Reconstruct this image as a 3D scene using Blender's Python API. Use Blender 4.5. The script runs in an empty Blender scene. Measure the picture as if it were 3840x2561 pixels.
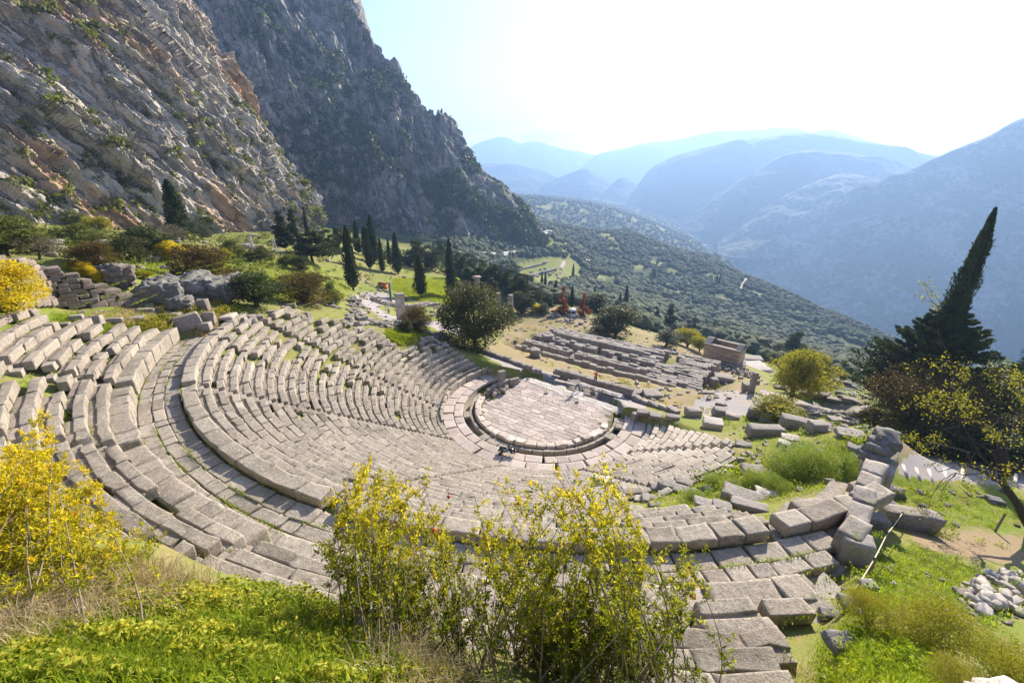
import bpy, math, random
import numpy as np
R = np.random.RandomState(7)
rnd = random.Random(11)
sc = bpy.context.scene
COL = sc.collection
rad = math.radians
# ------------------------------------------------------------------ camera constants (photo 3840 x 2561, worked in 2351-wide units)
F, PITCH, HC = 1550.0, rad(20.945), 24.07
CX, CY = 3.52, 41.54                      # centre of the round orchestra, orchestra floor is z = 0
CP, SP = math.cos(PITCH), math.sin(PITCH)
KP = 3840 / 2351
def ray(x, y):
    a = (np.asarray(x, float) * KP - 1920) / F; u = (1280.5 - np.asarray(y, float) * KP) / F
    return a, CP + u * SP, -SP + u * CP
def VZ(x, y, z):                          # point seen at (x, y) at height z
    a, b, c = ray(x, y); t = (z - HC) / c
    return np.array([a * t, b * t, z + 0 * t])
def VY(x, y, Y):                          # point seen at (x, y) at forward distance Y
    a, b, c = ray(x, y); t = Y / b
    return np.array([a * t, Y + 0 * t, HC + c * t])
def PR(P):                                # world -> 2351-wide picture units
    P = np.atleast_2d(np.asarray(P, float)); q = P - [0, 0, HC]
    fw = q[:, 1] * CP - q[:, 2] * SP; up = q[:, 1] * SP + q[:, 2] * CP
    fw = np.where(fw > .05, fw, .05)
    return np.c_[(1920 + F * q[:, 0] / fw) / KP, (1280.5 - F * up / fw) / KP]
def inpoly(x, y, poly):
    x = np.asarray(x, float); y = np.asarray(y, float); r = np.zeros(np.shape(x), bool)
    n = len(poly)
    for i in range(n):
        x0, y0 = poly[i]; x1, y1 = poly[(i + 1) % n]
        c = ((y0 > y) != (y1 > y))
        with np.errstate(divide='ignore', invalid='ignore'):
            r ^= c & (x < (x1 - x0) * (y - y0) / (y1 - y0 + 1e-12) + x0)
    return r
# ------------------------------------------------------------------ noise
_pr = np.random.RandomState(3); _perm = np.tile(_pr.permutation(256), 3)
_g = _pr.normal(size=(256, 3)); _g /= np.linalg.norm(_g, axis=1)[:, None]
def perlin(P):
    P = np.asarray(P, float); i = np.floor(P).astype(int); f = P - i; i &= 255
    u = f * f * f * (f * (f * 6 - 15) + 10); out = np.zeros(len(P))
    for dx in (0, 1):
        wx = u[:, 0] if dx else 1 - u[:, 0]
        for dy in (0, 1):
            wy = u[:, 1] if dy else 1 - u[:, 1]
            for dz in (0, 1):
                wz = u[:, 2] if dz else 1 - u[:, 2]
                h = _perm[_perm[_perm[i[:, 0] + dx] + i[:, 1] + dy] + i[:, 2] + dz]
                out += wx * wy * wz * np.einsum('ij,ij->i', _g[h], f - [dx, dy, dz])
    return out * 1.5
def fbm(P, o=4, ridged=False, gain=.5):
    P = np.asarray(P, float); s = np.zeros(len(P)); a = 1.
    for k in range(o):
        n = perlin(P * 2 ** k + 17.3 * k)
        s += a * ((1 - 2 * np.abs(n)) if ridged else n); a *= gain
    return s
def facets(P, seed=0):
    """broken-rock relief: every cell of a jittered lattice is a tilted plane, so cells meet in sharp edges"""
    P = np.asarray(P, float); i0 = np.floor(P).astype(int); best = np.full(len(P), 1e9); out = np.zeros(len(P))
    def h(i, k): return _perm[(_perm[(_perm[(i[:, 0] + k + seed) & 255] + i[:, 1]) & 255] + i[:, 2]) & 255] / 255.
    for dx in (-1, 0, 1):
        for dy in (-1, 0, 1):
            for dz in (-1, 0, 1):
                c = i0 + [dx, dy, dz]; q = c + np.stack([h(c, 11), h(c, 57), h(c, 101)], 1); e = P - q; d = (e * e).sum(1); m = d < best
                v = (h(c, 7) - .5) * 1.2 + (e * (np.stack([h(c, 23), h(c, 71), h(c, 131)], 1) - .5) * 1.6).sum(1)
                best = np.where(m, d, best); out = np.where(m, v, out)
    return out
# ------------------------------------------------------------------ mesh helpers
class MB:                                  # collects pieces, builds ONE mesh object
    def __init__(s): s.v, s.f, s.a, s.n = [], [], [], 0
    def add(s, v, f, tint=None):
        v = np.asarray(v, float); f = np.asarray(f, int)
        if len(v) == 0: return s
        s.v.append(v); s.f.append(f + s.n); s.n += len(v)
        t = np.full(len(v), .5) if tint is None else np.broadcast_to(np.asarray(tint, float), (len(v),))
        s.a.append(t); return s
    def build(s, name, mat, parent=None, smooth=False):
        V = np.concatenate(s.v) if s.v else np.zeros((0, 3))
        me = bpy.data.meshes.new(name)
        me.vertices.add(len(V)); me.vertices.foreach_set('co', V.astype(np.float32).ravel())
        if s.f:
            idx = np.concatenate([f.ravel() for f in s.f]); cnt = np.concatenate([np.full(len(f), f.shape[1]) for f in s.f])
            me.loops.add(len(idx)); me.loops.foreach_set('vertex_index', idx.astype(np.int32))
            me.polygons.add(len(cnt)); st = np.zeros(len(cnt), np.int32); st[1:] = np.cumsum(cnt)[:-1]
            me.polygons.foreach_set('loop_start', st); me.polygons.foreach_set('loop_total', cnt.astype(np.int32))
            if smooth: me.polygons.foreach_set('use_smooth', np.ones(len(cnt), bool))
        at = me.attributes.new('tint', 'FLOAT', 'POINT'); at.data.foreach_set('value', np.concatenate(s.a).astype(np.float32) if s.a else [])
        me.update(calc_edges=True)
        me.materials.append(mat)
        o = bpy.data.objects.new(name, me); COL.objects.link(o)
        if parent is not None: o.parent = parent
        return o
def tag(o, label=None, cat=None, group=None, kind=None):
    if label: o['label'] = label
    if cat: o['category'] = cat
    if group: o['group'] = group
    if kind: o['kind'] = kind
    return o
def empty(name, loc=(0, 0, 0), rz=0, **k):
    o = bpy.data.objects.new(name, None); o.empty_display_size = .3; COL.objects.link(o)
    o.location = loc; o.rotation_euler = (0, 0, rz); return tag(o, **k)
def copy_tree(o, parent=None):
    c = o.copy(); COL.objects.link(c)
    if parent is not None: c.parent = parent
    for ch in list(o.children): copy_tree(ch, c)
    return c
def rotz(v, a):
    c, s = math.cos(a), math.sin(a); v = np.asarray(v, float)
    return np.c_[v[:, 0] * c - v[:, 1] * s, v[:, 0] * s + v[:, 1] * c, v[:, 2]]
def rotx(v, a):
    c, s = math.cos(a), math.sin(a)
    return np.c_[v[:, 0], v[:, 1] * c - v[:, 2] * s, v[:, 1] * s + v[:, 2] * c]
def roty(v, a):
    c, s = math.cos(a), math.sin(a)
    return np.c_[v[:, 0] * c + v[:, 2] * s, v[:, 1], -v[:, 0] * s + v[:, 2] * c]
_cube = {}
def cubegrid(n):                           # surface grid of a cube, n cells per edge
    if n in _cube: return _cube[n]
    idx, V, Fc = {}, [], []
    def vid(i, j, k):
        if (i, j, k) not in idx: idx[(i, j, k)] = len(V); V.append((i, j, k))
        return idx[(i, j, k)]
    for ax in range(3):
        for sd in (0, n):
            for a in range(n):
                for b in range(n):
                    q = []
                    for da, db in ((0, 0), (1, 0), (1, 1), (0, 1)):
                        p = [0, 0, 0]; p[ax] = sd; p[(ax + 1) % 3] = a + da; p[(ax + 2) % 3] = b + db
                        q.append(vid(*p))
                    Fc.append(q if sd else q[::-1])
    V = np.array(V, float) / n * 2 - 1
    if n == 3: V = np.where(np.abs(V) < .9, V * 2.4, V)      # loops near the edges
    if n == 4: V = np.where((np.abs(V) < .9), V * 1.56, V)
    _cube[n] = (V, np.array(Fc)); return _cube[n]
def stone(c, dims, rz=0, tilt=(0, 0), n=3, rough=.03, skew=.06, rnd_edge=.12, boulder=0, rs=R, fac=1.):
    """an irregular stone: base centre c (its underside), dims (x, y, z); returns verts, quads"""
    V, Fc = cubegrid(n); d = np.asarray(dims, float) / 2
    v = V.copy()
    if boulder:
        s = v / np.linalg.norm(v, axis=1)[:, None]; v = v * (1 - boulder) + s * boulder * 1.12
    p = v * d
    r = rnd_edge * d.min()
    q = np.clip(p, -(d - r), d - r); e = p - q; L = np.linalg.norm(e, axis=1)
    p = np.where((L > 1e-9)[:, None], q + e / np.maximum(L, 1e-9)[:, None] * np.minimum(L, r)[:, None], p)
    k = rs.normal(size=(3, 3)) * (2.2 / max(d.min() * 2, .15)); ph = rs.rand(3, 3) * 6.28
    amp = rough * (.4 + rs.rand())
    p = p + amp * np.sin(p @ k + ph[0]) + amp * .6 * np.sin(p @ (k * 2.3) + ph[1])
    if skew:
        J = rs.uniform(-skew, skew, (8, 3)) * d * 2; w = (v + 1) / 2
        for i in range(8):
            b = [(i >> a) & 1 for a in range(3)]
            ww = np.prod([w[:, a] if b[a] else 1 - w[:, a] for a in range(3)], axis=0)
            p = p + ww[:, None] * J[i]
    if boulder: e = p / (np.linalg.norm(p, axis=1)[:, None] + 1e-9); kk = 1.6 / d.max(); o_ = rs.rand(3) * 50; p = p + e * (d.min() * (.16 * fbm(p * kk + o_, 4, True, .55) + fac * .40 * facets(p * kk * 1.3 + o_, 9) + fac * .18 * facets(p * kk * 2.6 + o_, 8)) - d.min() * .08)[:, None]
    p[:, 2] += d[2]
    if tilt[0]: p = rotx(p, tilt[0])
    if tilt[1]: p = roty(p, tilt[1])
    return rotz(p, rz) + np.asarray(c, float), Fc
def box(c, dims, rz=0):                    # plain box on its base centre
    V, Fc = cubegrid(1); v = V * np.asarray(dims, float) / 2; v[:, 2] += dims[2] / 2
    return rotz(v, rz) + np.asarray(c, float), Fc
def tube(P, r, sides=6, cap=True):
    P = np.asarray(P, float); r = np.broadcast_to(np.asarray(r, float), (len(P),)); n = len(P)
    T = np.gradient(P, axis=0); T /= np.linalg.norm(T, axis=1)[:, None] + 1e-9
    up = np.array([0, 0, 1.]) if abs(T[0, 2]) < .9 else np.array([1., 0, 0])
    A = np.cross(T, up); A /= np.linalg.norm(A, axis=1)[:, None] + 1e-9; B = np.cross(T, A)
    an = np.arange(sides) / sides * 2 * math.pi
    V = (P[:, None] + r[:, None, None] * (np.cos(an)[None, :, None] * A[:, None] + np.sin(an)[None, :, None] * B[:, None])).reshape(-1, 3)
    i = np.arange(n - 1)[:, None] * sides; j = np.arange(sides)[None]; j2 = (j + 1) % sides
    Fq = np.stack([i + j, i + j2, i + sides + j2, i + sides + j], -1).reshape(-1, 4)
    return V, Fq
def lathe(c, prof, sides=16, lean=(0, 0)):
    an = np.arange(sides) / sides * 2 * math.pi; V = []
    for r, z in prof: V.append(np.c_[r * np.cos(an) + lean[0] * z, r * np.sin(an) + lean[1] * z, np.full(sides, z)])
    n = len(prof); V = np.concatenate(V) + np.asarray(c, float)
    i = np.arange(n - 1)[:, None] * sides; j = np.arange(sides)[None]; j2 = (j + 1) % sides
    return V, np.stack([i + j, i + j2, i + sides + j2, i + sides + j], -1).reshape(-1, 4)
def leaves(C, D, L, W, rs=R, fold=.25):
    """leaf blades: centres C, directions D (n x 3); each a folded diamond of two triangles per side"""
    n = len(C); D = D / (np.linalg.norm(D, axis=1)[:, None] + 1e-9)
    X = np.cross(D, rs.normal(size=(n, 3))); X /= np.linalg.norm(X, axis=1)[:, None] + 1e-9
    N = np.cross(D, X); L = np.broadcast_to(L, (n,))[:, None]; W = np.broadcast_to(W, (n,))[:, None]
    a = C - D * L * .5; b = C + X * W * .5 + N * W * fold; c = C + D * L * .5; d = C - X * W * .5 + N * W * fold
    V = np.stack([a, b, c, d], 1).reshape(-1, 3); i = np.arange(n)[:, None] * 4
    return V, np.concatenate([i + [0, 1, 2], i + [0, 2, 3]])
def grid_faces(nr, nc):
    i = np.arange(nr - 1)[:, None] * nc; j = np.arange(nc - 1)[None]
    return np.stack([i + j, i + j + 1, i + nc + j + 1, i + nc + j], -1).reshape(-1, 4)
# ------------------------------------------------------------------ materials
def newmat(name):
    m = bpy.data.materials.new(name); m.use_nodes = True; nt = m.node_tree; nt.nodes.clear(); return m, nt
class NT:
    def __init__(s, nt): s.t = nt
    def n(s, typ, **k):
        nd = s.t.nodes.new(typ)
        for a, b in k.items():
            if a in ('inp',):
                for key, val in b.items():
                    if hasattr(val, 'is_linked') or isinstance(val, bpy.types.NodeSocket): s.t.links.new(val, nd.inputs[key])
                    else: nd.inputs[key].default_value = val
            else: setattr(nd, a, b)
        return nd
    def pos(s): return s.n('ShaderNodeTexCoord').outputs['Object']
    def noise(s, scale, detail=4, rough=.55, vec=None, dist=0):
        nd = s.n('ShaderNodeTexNoise', inp={'Scale': scale, 'Detail': detail, 'Roughness': rough, 'Distortion': dist})
        s.t.links.new(vec if vec is not None else s.pos(), nd.inputs['Vector']); return nd.outputs['Fac']
    def vor(s, scale, feat='F1', vec=None, out='Distance'):
        nd = s.n('ShaderNodeTexVoronoi', feature=feat, inp={'Scale': scale})
        s.t.links.new(vec if vec is not None else s.pos(), nd.inputs['Vector']); return nd.outputs[out]
    def ramp(s, fac, stops, interp='LINEAR'):
        nd = s.n('ShaderNodeValToRGB'); e = nd.color_ramp.elements; nd.color_ramp.interpolation = interp
        while len(e) < len(stops): e.new(.5)
        for k, (p, c) in enumerate(stops):
            e[k].position = p; e[k].color = (c[0], c[1], c[2], 1) if hasattr(c, '__len__') else (c, c, c, 1)
        s.t.links.new(fac, nd.inputs['Fac']); return nd.outputs['Color']
    def mix(s, fac, a, b, mode='MIX'):
        nd = s.n('ShaderNodeMix', data_type='RGBA', blend_type=mode)
        for sock, val in ((nd.inputs[0], fac), (nd.inputs[6], a), (nd.inputs[7], b)):
            if isinstance(val, bpy.types.NodeSocket): s.t.links.new(val, sock)
            elif hasattr(val, '__len__'): sock.default_value = (*val[:3], 1)
            else: sock.default_value = val
        return nd.outputs[2]
    def math(s, op, a, b=0.):
        nd = s.n('ShaderNodeMath', operation=op)
        for k, val in enumerate((a, b)):
            if isinstance(val, bpy.types.NodeSocket): s.t.links.new(val, nd.inputs[k])
            else: nd.inputs[k].default_value = val
        return nd.outputs[0]
    def attr(s, name='tint'): return s.n('ShaderNodeAttribute', attribute_name=name).outputs['Fac']
    def mapping(s, vec, scale=(1, 1, 1), rot=(0, 0, 0)):
        nd = s.n('ShaderNodeMapping', inp={'Scale': scale, 'Rotation': rot}); s.t.links.new(vec, nd.inputs['Vector']); return nd.outputs['Vector']
    def bump(s, h, strength=.5, dist=.05, nrm=None):
        nd = s.n('ShaderNodeBump', inp={'Strength': strength, 'Distance': dist}); s.t.links.new(h, nd.inputs['Height'])
        if nrm is not None: s.t.links.new(nrm, nd.inputs['Normal'])
        return nd.outputs['Normal']
    def out(s, bsdf): 
        o = s.n('ShaderNodeOutputMaterial'); s.t.links.new(bsdf, o.inputs['Surface'])
    def bsdf(s, color, rough=.85, nrm=None, spec=.25):
        nd = s.n('ShaderNodeBsdfPrincipled', inp={'Roughness': rough, 'Specular IOR Level': spec})
        if isinstance(color, bpy.types.NodeSocket): s.t.links.new(color, nd.inputs['Base Color'])
        else: nd.inputs['Base Color'].default_value = (*color, 1)
        if nrm is not None: s.t.links.new(nrm, nd.inputs['Normal'])
        return nd.outputs[0]
def mat_plain(name, c, rough=.7, var=.25, scale=3, bump=.2, bd=.01):
    m, nt = newmat(name); N = NT(nt); f = N.noise(scale, 5)
    col = N.mix(f, [x * (1 - var) for x in c], [min(1, x * (1 + var)) for x in c])
    N.out(N.bsdf(col, rough, N.bump(N.noise(scale * 6, 4), bump, bd))); return m
def mat_stone(name, light, dark, lichen=(.30, .28, .24), pink=(.38, .28, .22), sc_=1., moss=0., bump=.6):
    m, nt = newmat(name); N = NT(nt); p = N.pos()
    a = N.noise(.9 * sc_, 5, .6); b = N.noise(5.5 * sc_, 6, .65); c = N.noise(24 * sc_, 4, .7)
    col = N.mix(N.ramp(b, [(.32, 0), (.68, 1)]), dark, light)
    col = N.mix(N.ramp(a, [(.52, 0), (.75, .55)]), col, pink)
    col = N.mix(N.ramp(c, [(.50, 0), (.62, .75)]), col, [x * .42 for x in dark])
    col = N.mix(N.ramp(N.noise(2.4 * sc_, 3), [(.60, 0), (.72, .6)]), col, lichen)
    col = N.mix(N.math('MULTIPLY', N.math('SUBTRACT', N.attr(), .5), 1.), col, N.mix(.5, col, (.7, .66, .6))) if False else col
    col = N.mix(N.ramp(N.noise(.33 * sc_, 6, .7), [(.50, 0), (.66, .55)]), col, [x * .62 for x in dark])
    col = N.mix(N.ramp(N.noise(55 * sc_, 2, .6), [(.56, 0), (.64, .6)]), col, [x * .5 for x in dark])
    t = N.attr(); col = N.mix(N.ramp(t, [(0, .75), (.45, 0), (1, 0)]), col, N.mix(b, (.13, .10, .075), (.27, .21, .155)))
    col = N.mix(N.ramp(t, [(0, 0), (.5, 0), (1, .55)]), col, [min(1, x * 1.35) for x in light])
    if moss:
        g = N.ramp(N.noise(1.6 * sc_, 4, .6), [(.62 - moss * .2, 0), (.74 - moss * .2, .8)])
        nz = N.n('ShaderNodeSeparateXYZ'); nt.links.new(N.n('ShaderNodeNewGeometry').outputs['Normal'], nz.inputs[0])
        g = N.math('MULTIPLY', g, N.ramp(nz.outputs['Z'], [(.3, 0), (.8, 1)]))
        col = N.mix(g, col, (.13, .17, .035))
    h = N.math('ADD', N.math('MULTIPLY', b, .7), N.math('MULTIPLY', c, .45))
    N.out(N.bsdf(col, .9, N.bump(h, bump, .06), .15)); return m
def mat_leaf(name, c1, c2, trans=.45, c3=None, scale=1.5, gloss=.35):
    """leaf: tint attribute and noise pick between c1 and c2; light shines through"""
    m, nt = newmat(name); N = NT(nt)
    f = N.math('ADD', N.math('MULTIPLY', N.attr(), .75), N.math('MULTIPLY', N.noise(scale, 3), .25))
    col = N.ramp(f, [(.15, c1), (.85, c2)] if c3 is None else [(.12, c1), (.5, c2), (.88, c3)])
    d = N.bsdf(col, max(gloss, .5), None, .12)
    tr = N.n('ShaderNodeBsdfTranslucent'); tc = N.mix(.35, col, N.mix(1., col, (1.6, 1.5, .4), 'MULTIPLY')); nt.links.new(tc, tr.inputs['Color'])
    mx = N.n('ShaderNodeMixShader', inp={0: trans}); nt.links.new(d, mx.inputs[1]); nt.links.new(tr.outputs[0], mx.inputs[2])
    N.out(mx.outputs[0]); return m
# ================================================================== camera, light, sky
cam = bpy.data.cameras.new('camera'); cam.sensor_width = 36; cam.lens = F / 3840 * 36; cam.clip_start = .05; cam.clip_end = 40000
co = bpy.data.objects.new('camera', cam); COL.objects.link(co); co.location = (0, 0, HC); co.rotation_euler = (math.pi / 2 - PITCH, 0, 0); sc.camera = co
SAZ, SEL = rad(33), rad(27)
w = bpy.data.worlds.new('World'); sc.world = w; w.use_nodes = True; wn = w.node_tree; wn.nodes.clear()
sky = wn.nodes.new('ShaderNodeTexSky'); sky.sky_type = 'NISHITA'; sky.sun_disc = False; sky.sun_elevation = SEL; sky.sun_rotation = SAZ
sky.air_density = 1.0; sky.dust_density = 1.0; sky.ozone_density = 3.0; sky.altitude = 600
bg = wn.nodes.new('ShaderNodeBackground'); bg.inputs[1].default_value = .062
wo = wn.nodes.new('ShaderNodeOutputWorld'); hs = wn.nodes.new('ShaderNodeHueSaturation'); hs.inputs['Saturation'].default_value = .84; tn_ = wn.nodes.new('ShaderNodeMix'); tn_.data_type = 'RGBA'; tn_.blend_type = 'MULTIPLY'; tn_.inputs[0].default_value = 1; tn_.inputs[7].default_value = (1.09, .93, 1.0, 1)
wn.links.new(sky.outputs[0], hs.inputs['Color']); wn.links.new(hs.outputs[0], tn_.inputs[6]); wn.links.new(tn_.outputs[2], bg.inputs[0]); wn.links.new(bg.outputs[0], wo.inputs[0])
sl = bpy.data.lights.new('sun', 'SUN'); sl.energy = 5.0; sl.angle = rad(.5); sl.color = (1, .89, .73)
so = bpy.data.objects.new('sun', sl); COL.objects.link(so)
import mathutils
sdir = mathutils.Vector((math.sin(SAZ) * math.cos(SEL), math.cos(SAZ) * math.cos(SEL), math.sin(SEL)))
so.rotation_euler = sdir.to_track_quat('Z', 'Y').to_euler(); so.location = (60, 100, 120)
vs = sc.view_settings; vs.view_transform = 'Standard'; vs.look = 'None'; vs.gamma = 1; vs.exposure = 1.9
sc.render.engine = 'CYCLES'; cy = sc.cycles; cy.max_bounces = 6; cy.diffuse_bounces = 3; cy.transmission_bounces = 4; cy.transparent_max_bounces = 6
cy.volume_bounces = 0; cy.use_denoising = True; cy.sample_clamp_indirect = 6; cy.caustics_reflective = False; cy.caustics_refractive = False
try: cy.denoiser = 'OPENIMAGEDENOISE'
except Exception: pass
# ================================================================== ground heights
def T(r):                                  # height of the cavea under radius r
    r = np.asarray(r, float)
    return np.interp(r, [0, 9.2, 9.6, 11.5, 29.7, 30.5, 30.6, 32.5, 32.7, 38.6, 39.6, 41.5], [-.7, -.7, 0, 0, 11.7, 11.7, 11.62, 11.62, 12.3, 16.0, 17.2, 19.5])
CTRL = []                                  # control points (x, y, z)
def cz(*pts):
    for x, y, z in pts: CTRL.append(VZ(x, y, z))
def cyy(*pts):
    for x, y, Y in pts: CTRL.append(VY(x, y, Y))
cz((300, 703, 13.6), (150, 700, 14.6), (40, 712, 16), (420, 690, 13.2), (520, 720, 12.8), (440, 760, 13), (600, 705, 12), (330, 740, 13.8))
cz((0, 590, 18.2), (140, 596, 17.7), (250, 632, 16.3), (340, 655, 14.6), (-200, 600, 19.5), (-250, 700, 17.5))
cyy((100, 560, 56), (-150, 560, 52), (220, 545, 66), (0, 500, 80), (130, 530, 82), (370, 540, 108), (330, 600, 58), (450, 612, 60), (440, 650, 50),
    (540, 680, 52), (600, 562, 92), (520, 545, 122), (700, 532, 125), (640, 640, 62), (760, 640, 74), (760, 690, 64), (820, 668, 92), (860, 690, 82),
    (840, 715, 66), (925, 735, 76), (980, 668, 102), (1040, 692, 108), (960, 681, 100), (900, 620, 128), (770, 560, 150), (1000, 600, 185),
    (1050, 572, 280), (750, 520, 200), (1120, 660, 125), (1150, 690, 108))
cyy((850, 575, 260), (950, 580, 290), (1100, 575, 330), (1210, 573, 385), (1250, 537, 440), (1200, 632, 330), (1260, 612, 368), (1310, 602, 400), (1140, 650, 260), (1180, 600, 350),
    (1400, 600, 520), (1340, 542, 620), (1440, 527, 760), (1640, 594, 620), (1800, 664, 480), (1950, 735, 400), (2060, 794, 330),
    (1500, 650, 420), (1600, 700, 360), (1750, 740, 320), (1900, 800, 270), (1300, 690, 190), (1400, 700, 185), (1450, 745, 160), (1550, 765, 150),
    (1760, 805, 135), (1950, 862, 140), (1240, 500, 900), (1300, 660, 280), (1700, 780, 200), (1640, 745, 230), (2150, 870, 160), (2000, 840, 190))
cyy((1291, 459, 1600), (1353, 472, 1500), (1400, 486, 1400), (1437, 507, 1300), (1450, 485, 2200), (1550, 523, 1900), (1600, 552, 1350), (1660, 591, 1000), (1200, 450, 2600), (1400, 462, 2700))
for x, y, Y, z in ((1340, 540, 950, -130), (1440, 520, 1080, -135), (1640, 590, 880, -175), (1800, 660, 750, -215), (1950, 730, 650, -255), (2060, 800, 560, -265), (1700, 640, 1400, -330), (1820, 705, 1250, -390), (1900, 745, 1150, -410), (2000, 790, 1050, -440), (2200, 850, 950, -440), (2351, 880, 900, -440), (2351, 800, 450, -200), (2700, 800, 420, -180)):
    a, b, c = ray(x, y); CTRL.append(np.array([a / b * Y, Y, z]))
# sanctuary terraces
cz((1180, 735, -6.5), (1290, 745, -7), (1400, 780, -7.5), (1330, 705, -8.5), (1230, 700, -7.5), (1300, 720, -8), (1480, 790, -8), (1600, 830, -8.5), (1200, 800, -4.6), (1350, 855, -3.6), (1480, 895, -2.6),
   (1570, 925, -1.2), (1640, 858, -9.0), (1720, 850, -9.3), (1690, 885, -4.2), (1760, 880, -3.2), (1560, 800, -9), (1150, 815, -.7), (1240, 850, -.1), (1060, 795, .6))
cz((1620, 942, -.1), (1700, 925, -.2), (1760, 905, -.4), (1830, 915, -.5), (1900, 935, 0), (2000, 935, .6), (1900, 890, -2), (1960, 905, -1.5), (2120, 960, 1), (2250, 930, -1), (2351, 900, -3),
   (1850, 965, 2.2), (1760, 960, 1.6), (1700, 990, 3.2), (1850, 990, 4.6), (1980, 975, 5.6), (2060, 1000, 6.4), (1940, 1020, 6.8))
cz((930, 775, 5.4), (890, 765, 6), (980, 765, 3.6), (900, 735, 6.2), (985, 745, 2.0), (1030, 770, 1.8), (850, 720, 5.6), (950, 760, 4.6))
# right slope outside the wall
for P in ((18, 20, 7.0), (22, 22, 5.5), (14, 13, 10.4), (11, 9.5, 12.4), (8.6, 7, 14.2), (7.4, 5.2, 15.4), (14, 9, 11.6), (18, 10, 10.4), (22, 14, 8.2), (17, 16, 8.6), (25, 12, 8.2), (28, 20, 5.6), (12, 6, 13.2), (9.2, 4.6, 15.4), (7, 3, 17.6), (14, 5, 13), (20, 6, 11.4), (5.5, 3, 18.2),
          (32, 8, 8), (40, 20, 4), (36, 32, 1), (7.2, 1.2, 19.6), (10, 2, 17), (16, 2, 14), (4, 2.3, 19.4), (30, 30, 2.2), (40, 45, -4), (55, 30, -3), (60, 60, -14), (90, 40, -15)): CTRL.append(np.array(P, float))
# bank in front of the camera
for P in ((0, 0, 22.3), (-2, 1.5, 21.3), (-1.2, 2.6, 20.1), (-3.2, 2.2, 20.7), (-5, 2.6, 20.9), (-7, 4, 20.3), (-4.4, 3.9, 19.9), (-2.6, 3.3, 19.8), (0, 2.4, 19.9), (1.2, 2.2, 19.8), (2.4, 2.3, 19.6), (-.6, 3.3, 18.9), (1, 3.1, 18.7), (2.4, 3.1, 18.5), (-2, 4.2, 18.7), (-4.6, 5.2, 18.4), (-8, 6, 19.2), (3, -1, 22.4), (-3, -1.5, 22.6),
          (-12, 5, 20.8), (-16, 8, 20.4), (-25, 8, 21), (-34, 14, 20.5), (-45, 28, 20), (-14, -2, 23.6), (-60, 10, 24), (8, -3, 21.6), (20, -4, 17), (50, 0, 6), (0, -40, 34), (60, -40, 20), (-60, -40, 36)): CTRL.append(np.array(P, float))
CTRL = np.array(CTRL)
def _lp(x, y): return np.c_[np.arctan2(x, y + 3.5) * 1.6, np.log(np.hypot(x, y + 3.5) + 1.5)]
_q = _lp(CTRL[:, 0], CTRL[:, 1])
_K = np.sqrt(((_q[:, None] - _q[None]) ** 2).sum(-1) + 1e-6); _nC = len(CTRL)
_A = np.zeros((_nC + 3, _nC + 3)); _A[:_nC, :_nC] = _K - 2e-3 * np.eye(_nC); _A[:_nC, _nC] = 1; _A[:_nC, _nC + 1:] = _q; _A[_nC, :_nC] = 1; _A[_nC + 1:, :_nC] = _q.T
_w = np.linalg.solve(_A, np.r_[CTRL[:, 2], 0, 0, 0])
def smooth(a, b, x): t = np.clip((np.asarray(x, float) - a) / (b - a), 0, 1); return t * t * (3 - 2 * t)
def theta(x, y):                           # plan angle round the orchestra, running -210 .. 150
    t = np.degrees(np.arctan2(y - CY, x - CX)); return np.where(t > 150, t - 360, t)
def rbf(x, y):
    out = np.zeros(len(x))
    for s in range(0, len(x), 20000):
        q = _lp(x[s:s + 20000], y[s:s + 20000]); k = np.sqrt(((q[:, None] - _q[None]) ** 2).sum(-1) + 1e-6)
        out[s:s + 20000] = k @ _w[:_nC] + _w[_nC] + q @ _w[_nC + 1:]
    return out
_a, _b, _c, _d = VZ(1182, 797, -4.5), VZ(1556, 894, -4.5), VZ(1626, 847, -4.5), VZ(1449, 787, -4.6); _l = np.linalg.norm((_b - _a)[:2]); _u = (_b - _a)[:2] / _l; _n = np.array([-_u[1], _u[0]])
TMP = (_a[0], _a[1], _u[0], _u[1], max(_l, (_c - _a)[:2] @ _u), (_d - _a)[:2] @ _n)      # temple: corner, axis, length, width
TH_E = ([9, 11, 13, 15, 20, 25, 29.5, 31], [-238, -232, -229, -226, -204, -193, -184, -180])     # east ends of the rows (theta) by radius
TH_W = ([9, 11, 15, 20, 25, 29.5, 31], [-12, -17, -33, -49, -58, -66, -66])
def thn(x, y):                             # same, running -270 .. 90
    t = np.degrees(np.arctan2(y - CY, x - CX)); return np.where(t > 90, t - 360, t)
def upend(r): return np.interp(r, [32.6, 38.5], [-164, -156])
def rlimit(th): return np.interp(th, [-176, -135, -125, -112, -95, -85, -80], [38.8, 38.8, 38.2, 37.4, 37.6, 37.9, 38.6])
def wallside(x, y): return (x - 6.6) - (y - 5.4) * (12.7 / 12.7)          # > 0 outside (right of) the west retaining wall
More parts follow.
